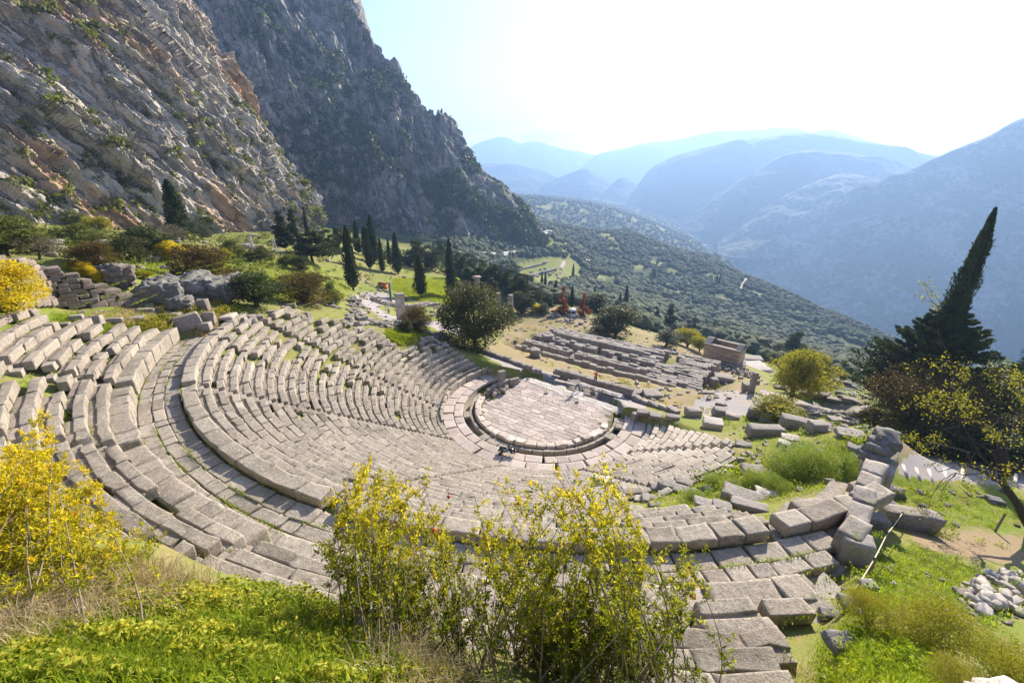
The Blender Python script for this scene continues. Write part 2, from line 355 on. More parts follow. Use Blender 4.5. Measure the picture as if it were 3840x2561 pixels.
def ground(x, y):
    x = np.atleast_1d(np.asarray(x, float)); y = np.atleast_1d(np.asarray(y, float))
    z = rbf(x, y); r = np.hypot(x - CX, y - CY); th = thn(x, y)
    e0 = np.interp(r, *TH_E); e1 = np.interp(r, *TH_W); e1 = np.where(r > 31, -64, e1); e0 = np.where(r > 31, upend(r), e0)
    m = smooth(e0 - 4, e0 + 1, th) * (1 - smooth(e1 - 1, e1 + 4, th)) * (1 - smooth(0, .9, r - rlimit(th))) * smooth(-.4, .5, -wallside(x, y) + 0 * r)
    m = np.maximum(m, np.where(r < 8.8, 1, 0))
    z = z * (1 - m) + (T(r) - .32) * m
    a = (x - TMP[0]) * TMP[2] + (y - TMP[1]) * TMP[3]; b = -(x - TMP[0]) * TMP[3] + (y - TMP[1]) * TMP[2]      # level ground under the temple
    t = smooth(-3.5, -.4, a) * (1 - smooth(TMP[4] + .4, TMP[4] + 5, a)) * smooth(-2.2, -.5, b) * (1 - smooth(TMP[5] + .4, TMP[5] + 4, b))
    return z * (1 - t) + np.minimum(z, -6.35) * t
def G(x, y): return float(ground(x, y)[0])
def VG(x, y, dz=0.):                       # ground point seen at picture position (x, y)
    a, b, c = (float(k) for k in ray(x, y))
    ts = np.concatenate([np.linspace(1.5, 60, 240), np.geomspace(60, 2600, 420)[1:]])
    h = HC + c * ts - ground(a * ts, b * ts)
    k = np.argmax(h < 0) if (h < 0).any() else len(ts) - 1
    if k > 0 and h[k] < 0: f = h[k - 1] / (h[k - 1] - h[k] + 1e-9); t = ts[k - 1] + f * (ts[k] - ts[k - 1])
    else: t = ts[k]
    return np.array([a * t, b * t, HC + c * t + dz])
# ================================================================== the ground sheet, split into grass slope / paths
NA, NR = 460, 470
ang = np.radians(np.linspace(-80, 80, NA)); rr = np.r_[np.geomspace(.9, 3000, NR)]
GX = (rr[:, None] * np.sin(ang)[None]).ravel(); GY = (rr[:, None] * np.cos(ang)[None]).ravel() - .6
GZ = ground(GX, GY)
gr = np.hypot(GX, GY)
nz = fbm(np.c_[GX / 7, GY / 7, 0 * GX], 4) * .28 * smooth(3, 30, gr) + fbm(np.c_[GX / 60, GY / 60, 0 * GX + 5], 4) * 2.6 * smooth(110, 330, gr) + fbm(np.c_[GX / 260, GY / 260, 0 * GX + 9], 3) * 9 * smooth(500, 1200, gr)
rc = np.hypot(GX - CX, GY - CY); insd = (rc < 39.5) & (GY < 75)
pv = PR(np.c_[GX, GY, GZ]); pj = pv + np.c_[fbm(np.c_[GX, GY, GZ] * .9, 3), fbm(np.c_[GX, GY, GZ] * .9 + 40, 3)] * 5
PATHS = [[(1590, 925), (1640, 893), (1700, 898), (1760, 915), (1800, 918), (1870, 921), (1930, 926), (2010, 929), (2010, 946), (1900, 943), (1830, 938), (1775, 933), (1745, 938), (1740, 948), (1700, 956), (1600, 951)],   # gravel square
         [(800, 690), (830, 672), (880, 668), (905, 690), (900, 702), (870, 706), (890, 720), (930, 733), (1000, 738), (1032, 743), (1100, 755), (1040, 768), (990, 752), (950, 748), (900, 745), (862, 722), (838, 706)],
         [(1105, 812), (1150, 838), (1200, 864), (1240, 876), (1300, 892), (1440, 944), (1470, 950), (1500, 946), (1440, 900), (1360, 876), (1280, 856), (1240, 850), (1190, 836), (1150, 815), (1120, 803)],
         [(1745, 893), (1800, 905), (1830, 917), (1790, 915), (1750, 906)]]
pm = np.zeros(len(GX), bool)
for p_ in PATHS: pm |= inpoly(pj[:, 0], pj[:, 1], p_)
pm &= (gr < 140)
STAIRP = [(2045, 1075), (2110, 1030), (2200, 1050), (2351, 1065), (2500, 1080), (2500, 1130), (2351, 1120), (2200, 1108), (2080, 1095)]
pm |= inpoly(pj[:, 0], pj[:, 1], STAIRP) & (gr < 60) & (gr > 14) & (wallside(GX, GY) > 1.5)
nz = np.where(pm, nz * .25, nz) * np.where(insd & ~pm, .35, 1)
GZ = GZ + nz

fq = grid_faces(NR, NA)[:, ::-1]
roadline = [(1040, 600, 290), (1080, 592, 310), (1130, 583, 340), (1180, 574, 370), (1215, 571, 395), (1228, 568, 410), (1237, 552, 425), (1247, 536, 445), (1258, 530, 452), (1268, 531, 450)]
def face_any(mask): return mask[fq].mean(1) > .5
fp = face_any(pm)
V_ground = np.c_[GX, GY, GZ]
def submesh(V, Fq):
    u, inv = np.unique(Fq, return_inverse=True); return V[u], inv.reshape(Fq.shape)
def mat_grass():
    m, nt = newmat('grass_earth'); N = NT(nt)
    a = N.noise(.055, 5, .6); b = N.noise(.6, 5, .6); c = N.noise(7, 5, .7); e = N.noise(.012, 4)
    t = N.attr('tint')
    green = N.mix(b, (.085, .145, .014), (.18, .25, .022))
    dry = N.mix(c, (.16, .12, .055), (.36, .28, .14))
    col = N.mix(N.ramp(a, [(.36, 0), (.56, 1)]), green, N.mix(.45, green, dry))
    col = N.mix(N.ramp(N.noise(1.7, 5, .65), [(.50, 0), (.66, .9)]), col, dry)
    col = N.mix(N.ramp(N.noise(3.1, 3), [(.62, 0), (.70, .8)]), col, (.22, .15, .095))
    wood = N.mix(c, (.030, .042, .016), (.075, .09, .035))
    wood = N.mix(N.ramp(N.noise(.03, 5, .65), [(.56, 0), (.68, .7)]), wood, (.15, .18, .05))
    wood = N.mix(N.ramp(N.noise(.045, 5, .6), [(.66, 0), (.72, .9)]), wood, (.36, .30, .22))
    col = N.mix(N.ramp(t, [(.5, 0), (1., 1)]), col, wood)
    col = N.mix(N.ramp(t, [(0, 1), (.45, 0)]), col, N.mix(c, (.20, .14, .09), (.34, .25, .17)))
    N.out(N.bsdf(col, .95, N.bump(N.math('ADD', c, N.math('MULTIPLY', N.noise(40, 3), .5)), .7, .08), .1)); return m
M_grass = mat_grass()
def mat_gravel():
    m, nt = newmat('gravel'); N = NT(nt); a = N.noise(.35, 4); b = N.noise(30, 4, .8); c = N.noise(2.2, 5, .65)
    col = N.mix(b, (.17, .16, .165), (.36, .34, .33)); col = N.mix(N.ramp(a, [(.45, 0), (.7, .7)]), col, (.36, .29, .23)); col = N.mix(N.ramp(c, [(.55, 0), (.75, .5)]), col, (.12, .11, .10))
    N.out(N.bsdf(col, .95, N.bump(b, .5, .03), .1)); return m
M_gravel = mat_gravel()
gtint = .5 + .5 * smooth(120, 260, gr) * smooth(-.3, .25, fbm(np.c_[GX / 40, GY / 40, 0 * GX], 3) + .25 * smooth(150, 300, gr))
gtint = np.where(inpoly(pv[:, 0], pv[:, 1], [(1120, 660), (1180, 610), (1260, 588), (1330, 598), (1330, 640), (1250, 665), (1180, 690)]) & (gr > 200) & (gr < 520), .5, gtint)
for fpoly in ([(1040, 600), (1200, 580), (1170, 612), (1165, 655), (1240, 668), (1330, 640), (1420, 640), (1560, 760), (1480, 770), (1380, 732), (1300, 702), (1200, 712), (1100, 690), (1065, 650)], [(850, 562), (1000, 588), (1220, 578), (1250, 548), (1180, 600), (1040, 612), (960, 590)], [(1560, 765), (1700, 740), (2060, 790), (2060, 880), (1900, 900), (1760, 830), (1650, 780)]):
    gtint = np.where(inpoly(pj[:, 0], pj[:, 1], fpoly) & (gr > 100), 1., gtint)
dry = inpoly(pj[:, 0], pj[:, 1], [(1165, 690), (1300, 705), (1430, 745), (1650, 800), (1770, 880), (1720, 900), (1600, 965), (1440, 908), (1280, 855), (1100, 812), (1150, 780)]) & (gr > 30) & (gr < 170)
gtint = np.where(dry, .17 + .22 * fbm(np.c_[GX / 3, GY / 3, 0 * GX], 3), gtint)
dry2 = (gr < 130) & (gr > 20) & ~dry & (gtint > .49) & (gtint < .6)
gtint = np.where(dry2, np.minimum(.5, .46 + .30 * fbm(np.c_[GX / 5, GY / 5, 0 * GX + 3], 4)), gtint)
# bare earth: under the olive trees to the right, by the shady trees, near the rubble
soil = inpoly(pj[:, 0], pj[:, 1], [(2070, 1210), (2180, 1215), (2351, 1230), (2351, 1300), (2200, 1275), (2120, 1260)]) | inpoly(pj[:, 0], pj[:, 1], [(1990, 990), (2200, 985), (2351, 1000), (2351, 1060), (2150, 1040), (2060, 1050)])
gtint = np.where(soil & (gr < 45), .06, gtint)
mb = MB(); v_, f_ = submesh(V_ground, fq[~fp])
u_ = np.unique(fq[~fp]); mb.add(v_, f_, gtint[u_]); tag(mb.build('ground', M_grass, smooth=True), kind='structure')
mb = MB(); v_, f_ = submesh(V_ground, fq[fp]); mb.add(v_, f_); tag(mb.build('path', M_gravel, smooth=True), kind='structure')
# road far off along the hillside, pale tracks through the olive groves
M_road = mat_plain('pale_asphalt', (.42, .40, .38), .9, .2, .2); M_track = mat_plain('pale_track_earth', (.36, .32, .26), .95, .2, .2)
def strip(name, pts, hw, mat, lift, n=90):
    rp = np.array(pts); tt = np.linspace(0, len(rp) - 1, n); q = np.c_[[np.interp(tt, range(len(rp)), rp[:, k]) for k in range(3)]].T
    if lift is not None: q[:, 2] = gz(q[:, 0], q[:, 1]) + lift
    else: q[:, 2] = np.maximum(q[:, 2], gz(q[:, 0], q[:, 1]) + 1.2)
    tn = np.gradient(q, axis=0); nn = np.c_[-tn[:, 1], tn[:, 0]]; nn /= np.linalg.norm(nn, axis=1)[:, None]
    vr = np.concatenate([np.c_[q[:, :2] + nn * hw, q[:, 2]], np.c_[q[:, :2] - nn * hw, q[:, 2]], np.c_[q[:, :2] + nn * (hw + 1), q[:, 2] - 6], np.c_[q[:, :2] - nn * (hw + 1), q[:, 2] - 6]]); i_ = np.arange(n - 1)
    fr = np.concatenate([np.stack([i_, i_ + 1, n + i_ + 1, n + i_], -1), np.stack([2 * n + i_, 2 * n + i_ + 1, i_ + 1, i_], -1), np.stack([n + i_, n + i_ + 1, 3 * n + i_ + 1, 3 * n + i_], -1)])
    tag(MB().add(vr, fr).build(name, mat), kind='structure'); return q
# ================================================================== cliffs and mountains
def spl(P, n, k=3):                        # resample control columns smoothly (Catmull-Rom)
    P = np.asarray(P, float); m = len(P); t = np.linspace(0, m - 1, n); i = np.clip(t.astype(int), 0, m - 2); f = (t - i)[:, None]
    p0 = P[np.maximum(i - 1, 0)]; p1 = P[i]; p2 = P[i + 1]; p3 = P[np.minimum(i + 2, m - 1)]
    return .5 * (2 * p1 + (p2 - p0) * f + (2 * p0 - 5 * p1 + 4 * p2 - p3) * f ** 2 + (3 * p1 - p0 - 3 * p2 + p3) * f ** 3)
def sheet(foot, crest, nu, nv, bulge=0., back=(0, 1, -.5), nb=14):
    """rock face lofted from foot to crest (world points per column), then over the top and down behind"""
    A = spl(foot, nu); B = spl(crest, nu); s = np.linspace(0, 1, nv)[:, None, None]
    S = A[None] * (1 - s) + B[None] * s
    tan = np.gradient(A, axis=0); N_ = np.cross(tan, B - A); N_ /= np.linalg.norm(N_, axis=1)[:, None] + 1e-9
    H = np.linalg.norm(B - A, axis=1)
    S = S + (N_ * H[:, None])[None] * (np.sin(s * math.pi) * bulge)
    sb = np.linspace(0, 1, nb)[1:, None, None]
    bk = B[None] + sb * H[None, :, None] * np.asarray(back, float) + np.zeros_like(sb)
    return np.concatenate([S, bk]), N_, H
def build_rock(name, S, disp, mat, label=None, tint=None):
    nv, nu = S.shape[:2]
    du = np.gradient(S, axis=1); dv = np.gradient(S, axis=0); N_ = np.cross(du, dv); N_ /= np.linalg.norm(N_, axis=2)[..., None] + 1e-9
    P = (S + N_ * disp[..., None]).reshape(-1, 3)
    o = MB().add(P, grid_faces(nv, nu), tint if tint is None else tint.ravel()).build(name, mat, smooth=False)
    tag(o, label, 'cliff' if 'cliff' in name else 'mountain', kind='structure'); return o, P.reshape(nv, nu, 3), N_
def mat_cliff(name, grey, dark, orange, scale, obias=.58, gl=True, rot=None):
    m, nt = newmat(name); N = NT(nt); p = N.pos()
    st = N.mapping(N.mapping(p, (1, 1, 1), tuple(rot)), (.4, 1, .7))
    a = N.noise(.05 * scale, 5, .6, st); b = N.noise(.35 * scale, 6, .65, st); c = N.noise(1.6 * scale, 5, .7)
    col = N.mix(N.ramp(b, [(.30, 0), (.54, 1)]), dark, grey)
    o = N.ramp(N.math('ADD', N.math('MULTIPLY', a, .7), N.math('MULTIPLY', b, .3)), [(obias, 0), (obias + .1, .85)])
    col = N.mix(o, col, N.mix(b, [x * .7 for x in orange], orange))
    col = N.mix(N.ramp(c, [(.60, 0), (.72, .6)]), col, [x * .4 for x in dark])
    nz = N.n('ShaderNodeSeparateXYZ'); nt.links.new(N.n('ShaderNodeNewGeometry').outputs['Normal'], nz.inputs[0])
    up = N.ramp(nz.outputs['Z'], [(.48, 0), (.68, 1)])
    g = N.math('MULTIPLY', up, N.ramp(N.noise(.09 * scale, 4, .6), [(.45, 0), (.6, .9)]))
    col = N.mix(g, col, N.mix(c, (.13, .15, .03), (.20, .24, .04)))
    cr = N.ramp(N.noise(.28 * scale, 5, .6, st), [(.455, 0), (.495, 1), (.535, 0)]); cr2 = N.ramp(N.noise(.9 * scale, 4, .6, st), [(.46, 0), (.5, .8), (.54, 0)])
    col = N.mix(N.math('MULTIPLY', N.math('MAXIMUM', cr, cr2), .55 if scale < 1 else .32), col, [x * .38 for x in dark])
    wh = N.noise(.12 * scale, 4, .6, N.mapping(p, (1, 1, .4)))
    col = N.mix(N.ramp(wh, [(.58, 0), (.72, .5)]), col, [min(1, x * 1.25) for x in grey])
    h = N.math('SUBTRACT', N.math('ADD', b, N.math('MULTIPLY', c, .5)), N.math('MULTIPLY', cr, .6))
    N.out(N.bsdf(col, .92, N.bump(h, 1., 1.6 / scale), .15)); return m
def cols(l): return np.array([VY(*p) for p in l])
# near cliff, lit by the sun
f1 = cols([(-420, 530, 66), (-150, 525, 76), (0, 515, 84), (130, 533, 92), (260, 540, 104), (370, 545, 114), (520, 550, 132), (620, 546, 146), (690, 535, 158), (738, 512, 172)])
f1[:, 2] -= 5
c1 = cols([(-900, -900, 100), (-600, -700, 130), (-330, -640, 135), (-120, -520, 145), (40, -420, 150), (180, -300, 156), (395, -20, 170), (540, 215, 180), (640, 380, 186), (716, 462, 188)])
S1, N1, H1 = sheet(f1, c1, 560, 420, .03, (-.7, .5, -.5))
fx = S1.reshape(-1, 3)
# bedding runs steeply down to the right: long axis of the noise along that line
dl = np.array([.30, .52, -.80]); dl /= np.linalg.norm(dl); db = np.cross(dl, [.82, -.2, .53]); db /= np.linalg.norm(db); dn = np.cross(dl, db)
Q = np.c_[fx @ dl, fx @ db, fx @ dn]
d1 = 5.5 * fbm(Q / [46, 14, 34], 4, True, .55) + 3.2 * fbm(Q / [16, 4.2, 12] + 9, 4, True, .6) + 3.0 * fbm(fx / 30, 4)
stp = fbm(Q / [30, 7, 20] + 3, 3); d1 = d1 + 2.6 * np.sign(stp) * np.minimum(np.abs(stp) * 9, 1)
d1 = d1 * .36 + 2.9 * facets(Q / [44, 12, 22], 1) + 1.7 * facets(Q / [15, 4.2, 9] + 3, 2) + .75 * facets(Q / [6, 1.8, 4] + 7, 3) + .45 * fbm(Q / [4, 1.4, 4], 3, True)
QR1 = mathutils.Matrix([dl.tolist(), db.tolist(), dn.tolist()]).to_euler()
# grassy ledges near the foot
sv = np.repeat(np.linspace(0, 1, 420).tolist() + [1] * 13, 560)
d1 = d1.reshape(S1.shape[:2]); d1[:3] *= .3
d1[-14:] *= np.linspace(1, .2, 14)[:, None]
M_cl1 = mat_cliff('sunlit_limestone', (.62, .56, .48), (.47, .425, .37), (.68, .40, .21), 1., .505, rot=QR1)
cliff1, P1, _ = build_rock('cliff', S1, d1, M_cl1)
# second cliff, in its own shade
f2 = cols([(560, 530, 300), (720, 545, 335), (800, 575, 340), (900, 595, 345), (1000, 590, 352), (1080, 583, 362), (1140, 575, 376), (1200, 566, 392), (1252, 545, 410)])
f2[:, 2] -= 8
c2 = cols([(150, -700, 470), (480, -420, 470), (772, 2, 470), (872, 128, 468), (968, 245, 466), (1018, 277, 468), (1076, 362, 462), (1150, 430, 455), (1246, 522, 450)])
S2, N2, H2 = sheet(f2, c2, 420, 420, .04, (.1, 1, -.7))
fx = S2.reshape(-1, 3); dl = np.array([.12, .35, -.93]); dl /= np.linalg.norm(dl); db = np.cross(dl, [.26, -.85, .45]); db /= np.linalg.norm(db); dn = np.cross(dl, db); Q = np.c_[fx @ dl, fx @ db, fx @ dn]
d2 = 6 * fbm(Q / [150, 38, 80], 4, True, .5) + 3 * fbm(Q / [46, 11, 30] + 9, 4, True, .58) + 5 * fbm(fx / 60, 3) + 11 * facets(Q / [110, 30, 60], 4) + 6 * facets(Q / [40, 11, 26] + 5, 5) + 2.4 * facets(Q / [15, 4.5, 11] + 2, 6)
QR2 = mathutils.Matrix([dl.tolist(), db.tolist(), dn.tolist()]).to_euler()
d2 = d2.reshape(S2.shape[:2]) * np.clip(H2 / 190, .12, 1)[None]; d2[-14:] *= np.linspace(1, .2, 14)[:, None]
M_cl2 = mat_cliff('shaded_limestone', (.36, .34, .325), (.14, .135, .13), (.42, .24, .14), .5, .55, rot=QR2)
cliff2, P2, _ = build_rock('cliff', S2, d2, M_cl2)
# mountains: skyline column, foot column, both as (x, y, distance)
def mat_mount(name, c1, c2, rock, rb, scale):
    m, nt = newmat(name); N = NT(nt); a = N.noise(.012 * scale, 5, .6); b = N.noise(.05 * scale, 6, .7); c = N.noise(.2 * scale, 5, .7)
    col = N.mix(c, c1, c2); col = N.mix(N.ramp(N.math('ADD', N.math('MULTIPLY', a, .55), N.math('MULTIPLY', b, .45)), [(rb, 0), (rb + .08, .9)]), col, N.mix(c, [x * .7 for x in rock], rock))
    N.out(N.bsdf(col, .95, N.bump(N.math('ADD', b, N.math('MULTIPLY', c, .5)), .8, 6 / scale), .1)); return m
M_m1 = mat_mount('scrub_rock', (.030, .045, .020), (.07, .09, .035), (.27, .25, .22), .50, 1.)
M_m2 = mat_mount('far_scrub', (.035, .05, .022), (.08, .10, .04), (.22, .21, .17), .60, .5)
M_m3 = mat_mount('far_slope', (.05, .07, .03), (.10, .12, .05), (.40, .38, .30), .66, .25)
def mountain(crest, foot, mat, amp, size, nu=260, nv=130, bulge=.03, drop=0, sd=0):
    A = cols(foot); B = cols(crest); A[:, 2] -= drop
    S, N_, H = sheet(A, B, nu, nv, bulge, (.05, 1., -.9))
    fx = S.reshape(-1, 3) + sd; e = fbm(np.c_[fx[:, 0] / size, fx[:, 1] / size, fx[:, 2] / (size * 1.6)], 5, True, .5) * amp + fbm(fx / (size * .16), 4, True) * amp * .16
    e = e.reshape(S.shape[:2]); fade = np.ones(S.shape[0]); fade[nv - 12:nv] = np.linspace(1, .35, 12); fade[nv:] = .35
    return build_rock('mountain', S, e * fade[:, None] - amp * .3 * fade[:, None], mat)[0]
# right-hand mountain across the gorge; steep sides, so that they lie in their own shade against the low sun
def rise(foot, crest, run): return foot, [(x, y, np.interp(x, [p[0] for p in foot], [p[2] for p in foot]) + run) for x, y in crest]
def mnt(foot, crest, run, *a): f_, c_ = rise(foot, crest, run); mountain(c_, f_, *a)
mnt([(1640, 600, 1500), (1720, 650, 1400), (1820, 705, 1300), (1900, 745, 1220), (2000, 790, 1130), (2100, 820, 1080), (2200, 850, 1040), (2300, 880, 1000), (2420, 900, 980), (2600, 920, 980), (2900, 950, 980), (3300, 960, 980)],
    [(1690, 575), (1800, 522), (1900, 470), (1960, 447), (2080, 397), (2170, 357), (2260, 322), (2320, 290), (2400, 255), (2560, 190), (2800, 120), (3200, 60)], 470, M_m1, 26, 330, 420, 240, .05, 60)
mnt([(1425, 480, 2700), (1470, 492, 2500), (1530, 515, 2300), (1570, 530, 2200), (1640, 560, 2100), (1700, 560, 2100), (1800, 560, 2100), (1900, 560, 2100), (2000, 540, 2100), (2150, 520, 2100), (2300, 520, 2100)],
    [(1440, 470), (1490, 402), (1530, 372), (1567, 354), (1667, 333), (1760, 318), (1817, 310), (1900, 316), (2000, 335), (2100, 355), (2250, 380)], 760, M_m2, 34, 800, 300, 140, .02, 30, 300)
mnt([(1545, 545, 1900), (1600, 560, 1800), (1660, 570, 1750), (1720, 570, 1700), (1800, 560, 1700), (1900, 550, 1700), (2000, 540, 1700), (2080, 530, 1700), (2250, 520, 1700)],
    [(1565, 520), (1640, 462), (1700, 417), (1760, 380), (1820, 354), (1900, 347), (1990, 363), (2067, 378), (2200, 400)], 520, M_m2, 22, 500, 260, 130, .03, 30, 700)
mnt([(1650, 585, 1550), (1700, 590, 1500), (1760, 590, 1480), (1840, 580, 1480), (1900, 570, 1480), (1960, 560, 1480), (2040, 550, 1480), (2140, 540, 1480)],
    [(1660, 560), (1740, 495), (1800, 458), (1867, 424), (1920, 404), (1960, 402), (2020, 414), (2120, 440)], 380, M_m1, 20, 360, 220, 120, .03, 30, 500)
mnt([(1300, 460, 4400), (1372, 465, 4400), (1440, 465, 4300), (1490, 460, 4200), (1560, 450, 4200), (1640, 440, 4200), (1720, 430, 4200), (1790, 425, 4200), (1832, 425, 4200), (1860, 425, 4200), (1900, 425, 4200), (1960, 425, 4200), (2030, 425, 4200), (2100, 430, 4200), (2160, 430, 4200), (2300, 440, 4200)],
    [(1330, 392), (1372, 358), (1440, 341), (1490, 329), (1560, 321), (1640, 305), (1720, 302), (1790, 296), (1832, 299), (1860, 307), (1900, 301), (1960, 316), (2030, 335), (2100, 350), (2160, 362), (2300, 390)], 950, M_m3, 34, 1500, 300, 110, .02, 60, 900)
mnt([(950, 460, 5000), (1040, 460, 5000), (1076, 460, 5000), (1112, 460, 5000), (1155, 460, 5000), (1196, 460, 5000), (1224, 460, 5000), (1290, 465, 4900), (1372, 468, 4800), (1430, 470, 4700), (1480, 470, 4600)],
    [(950, 420), (1040, 372), (1076, 342), (1112, 325), (1155, 316), (1196, 331), (1224, 326), (1290, 343), (1372, 360), (1430, 392), (1480, 430)], 1100, M_m3, 38, 1700, 260, 110, .02, 60, 1900)
mnt([(1020, 470, 3300), (1090, 468, 3300), (1150, 466, 3300), (1200, 466, 3300), (1250, 468, 3300), (1300, 472, 3200), (1370, 480, 3100)],
    [(1020, 430), (1090, 384), (1150, 377), (1200, 382), (1250, 396), (1300, 425), (1370, 462)], 600, M_m2, 30, 800, 200, 100, .02, 40, 2300)
mnt([(1220, 472, 3000), (1270, 472, 3000), (1320, 474, 3000), (1350, 475, 3000), (1400, 478, 3000), (1440, 482, 3000)],
    [(1220, 452), (1270, 420), (1320, 396), (1350, 393), (1400, 420), (1440, 455)], 480, M_m2, 26, 700, 160, 90, .02, 40, 2700)
mnt([(1370, 480, 2700), (1398, 484, 2700), (1425, 486, 2700), (1450, 490, 2700), (1485, 500, 2650), (1530, 510, 2600)],
    [(1370, 468), (1398, 432), (1425, 409), (1450, 420), (1485, 452), (1530, 500)], 420, M_m2, 20, 500, 140, 90, .02, 30, 3100)
# ================================================================== haze
hz = MB(); V_, F_ = cubegrid(1)
hz.add(V_ * [9000, 4400, 760] + [0, 4100, 190], F_)
mh, nth = newmat('haze_air'); Nh = NT(nth)
pvn = Nh.n('ShaderNodeVolumePrincipled', inp={'Color': (.34, .56, 1, 1), 'Density': 2.7e-4, 'Anisotropy': .35})
oo = Nh.n('ShaderNodeOutputMaterial'); nth.links.new(pvn.outputs[0], oo.inputs['Volume'])
tag(hz.build('haze', mh), kind='stuff', label='thin blue haze filling the valley air', cat='haze')
# ------------------------------------------------------------------ fast look-ups on the finished ground sheet
_ZZ = GZ.reshape(NR, NA); _lr0, _dlr = math.log(rr[0]), math.log(rr[1] / rr[0])
def gz(x, y):
    x = np.asarray(x, float); y = np.asarray(y, float) + .6; r = np.hypot(x, y); a = np.arctan2(x, y)
    u = np.clip((np.log(np.maximum(r, .91)) - _lr0) / _dlr, 0, NR - 1.001); v = np.clip((a - ang[0]) / (ang[1] - ang[0]), 0, NA - 1.001)
    i = u.astype(int); j = v.astype(int); f = u - i; g = v - j
    return (_ZZ[i, j] * (1 - f) + _ZZ[i + 1, j] * f) * (1 - g) + (_ZZ[i, j + 1] * (1 - f) + _ZZ[i + 1, j + 1] * f) * g
_ts = np.concatenate([np.linspace(1.2, 60, 420), np.geomspace(60, 2600, 420)[1:]])
def VGv(xs, ys):                           # ground points seen at many picture positions
    a, b, c = ray(np.asarray(xs, float), np.asarray(ys, float)); out = np.zeros((len(a), 3))
    for s in range(0, len(a), 4000):
        A, B, Cc_ = a[s:s + 4000, None], b[s:s + 4000, None], c[s:s + 4000, None]; t = _ts[None] / np.sqrt(A ** 2 + B ** 2)
        h = HC + Cc_ * t - gz(A * t, B * t); neg = h < 0; k = np.where(neg.any(1), neg.argmax(1), len(_ts) - 1); k0 = np.maximum(k - 1, 0); I = np.arange(len(k))
        f = np.clip(h[I, k0] / (h[I, k0] - h[I, k] + 1e-9), 0, 1); tt_ = t[I, k0] + f * (t[I, k] - t[I, k0])
        out[s:s + 4000] = np.c_[A[:, 0] * tt_, B[:, 0] * tt_, HC + Cc_[:, 0] * tt_]
    return out
def VG(x, y, dz=0.): p = VGv([x], [y])[0]; p[2] += dz; return p
def pxm(P): return (P[1] * CP - (P[2] - HC) * SP) * KP / F      # metres per picture unit at P
def inpic(poly, n, seed):                  # n random picture positions inside a polygon
    rs = np.random.RandomState(seed); p = np.array(poly, float); lo, hi = p.min(0), p.max(0); out = []
    while sum(len(o) for o in out) < n:
        q = lo + rs.rand(n * 2, 2) * (hi - lo); out.append(q[inpoly(q[:, 0], q[:, 1], poly)])
    return np.concatenate(out)[:n], rs

rpi = strip('road', [VY(*p_) for p_ in roadline], 4.5, M_road, None)
TRK = [strip('track', [VG(*p_) for p_ in t_], w_, M_track, .35, 60) for t_, w_ in (([(1617, 766), (1622, 750), (1630, 737), (1635, 720), (1646, 715)], 1.2), ([(1587, 745), (1584, 730), (1577, 718), (1580, 704)], .9), ([(1285, 616), (1290, 606), (1292, 600)], 2.2), ([(1700, 664), (1706, 650), (1713, 640)], 1.1))]
rpi = np.concatenate([rpi] + TRK)

# small cloud bank behind the farthest ridge (outside the haze)
def cloud():
    rs = np.random.RandomState(4); mb = MB(); import bmesh
    bm = bmesh.new(); bmesh.ops.create_icosphere(bm, subdivisions=3, radius=1); v0 = np.array([q.co for q in bm.verts]); f0 = np.array([[q.index for q in p.verts] for p in bm.faces]); bm.free()
    for i in range(46):
        u = rs.rand(); x = 1062 + 330 * u; y = 312 - 18 * math.sin(u * 3.1) * rs.rand() + 22 * rs.rand() * (1 - .3 * u) - 3 * (u > .55) * rs.rand() * 6
        P = VY(x, y, rs.uniform(9000, 9700)); s = rs.uniform(60, 170) * (1.15 - .5 * abs(u - .35)); v = v0 * s * [1.7, 1., .55]; v = v * (1 + .25 * fbm(v / s * 1.8 + i * 3, 3)[:, None]); mb.add(v + P, f0)
    m, nt = newmat('cloud_vapour'); N = NT(nt); o = N.n('ShaderNodeOutputMaterial'); p = N.n('ShaderNodeVolumePrincipled', inp={'Color': (1, 1, 1, 1), 'Density': .004, 'Anisotropy': .3}); nt.links.new(p.outputs[0], o.inputs['Volume'])
    tag(mb.build('cloud', m), 'thin white cloud bank resting behind the farthest blue ridge', 'cloud', kind='stuff')
cloud()
# ================================================================== the ancient theatre: one thing, its seat sections, rows, stairs, floor as parts
M_seat = mat_stone('weathered_seat_stone', (.47, .415, .34), (.25, .22, .18), (.16, .15, .12), (.44, .37, .28), 1., 0, 1.)
M_pale = mat_stone('pale_clean_stone', (.56, .48, .40), (.42, .36, .31), (.36, .33, .27), (.54, .40, .31), 1., 0, .6)
M_floor = mat_stone('orchestra_paving', (.50, .43, .37), (.34, .29, .26), (.28, .25, .22), (.48, .37, .31), 1.2, 0, .6)
theatre = empty('ancient_theatre', (CX, CY, 0), label='ancient stone theatre with curved stepped rows of seats round a paved circular floor', cat='theatre')
THO = np.array([CX, CY, 0.])
def tpart(mb, name, mat, parent=None):
    for k in range(len(mb.v)): mb.v[k] = mb.v[k] - THO
    return mb.build(name, mat, theatre if parent is None else parent)
GREEN_RUIN = [(1436, 1140), (1500, 1112), (1560, 1105), (1625, 1086), (1650, 1070), (1690, 1030), (1728, 1012), (2040, 985), (2010, 1085), (1960, 1120), (1890, 1150), (1700, 1172), (1500, 1168), (1440, 1150)]
GRASS_PATCH = [(884, 770), (890, 752), (940, 748), (1000, 752), (990, 768), (960, 790), (925, 798), (890, 786)]
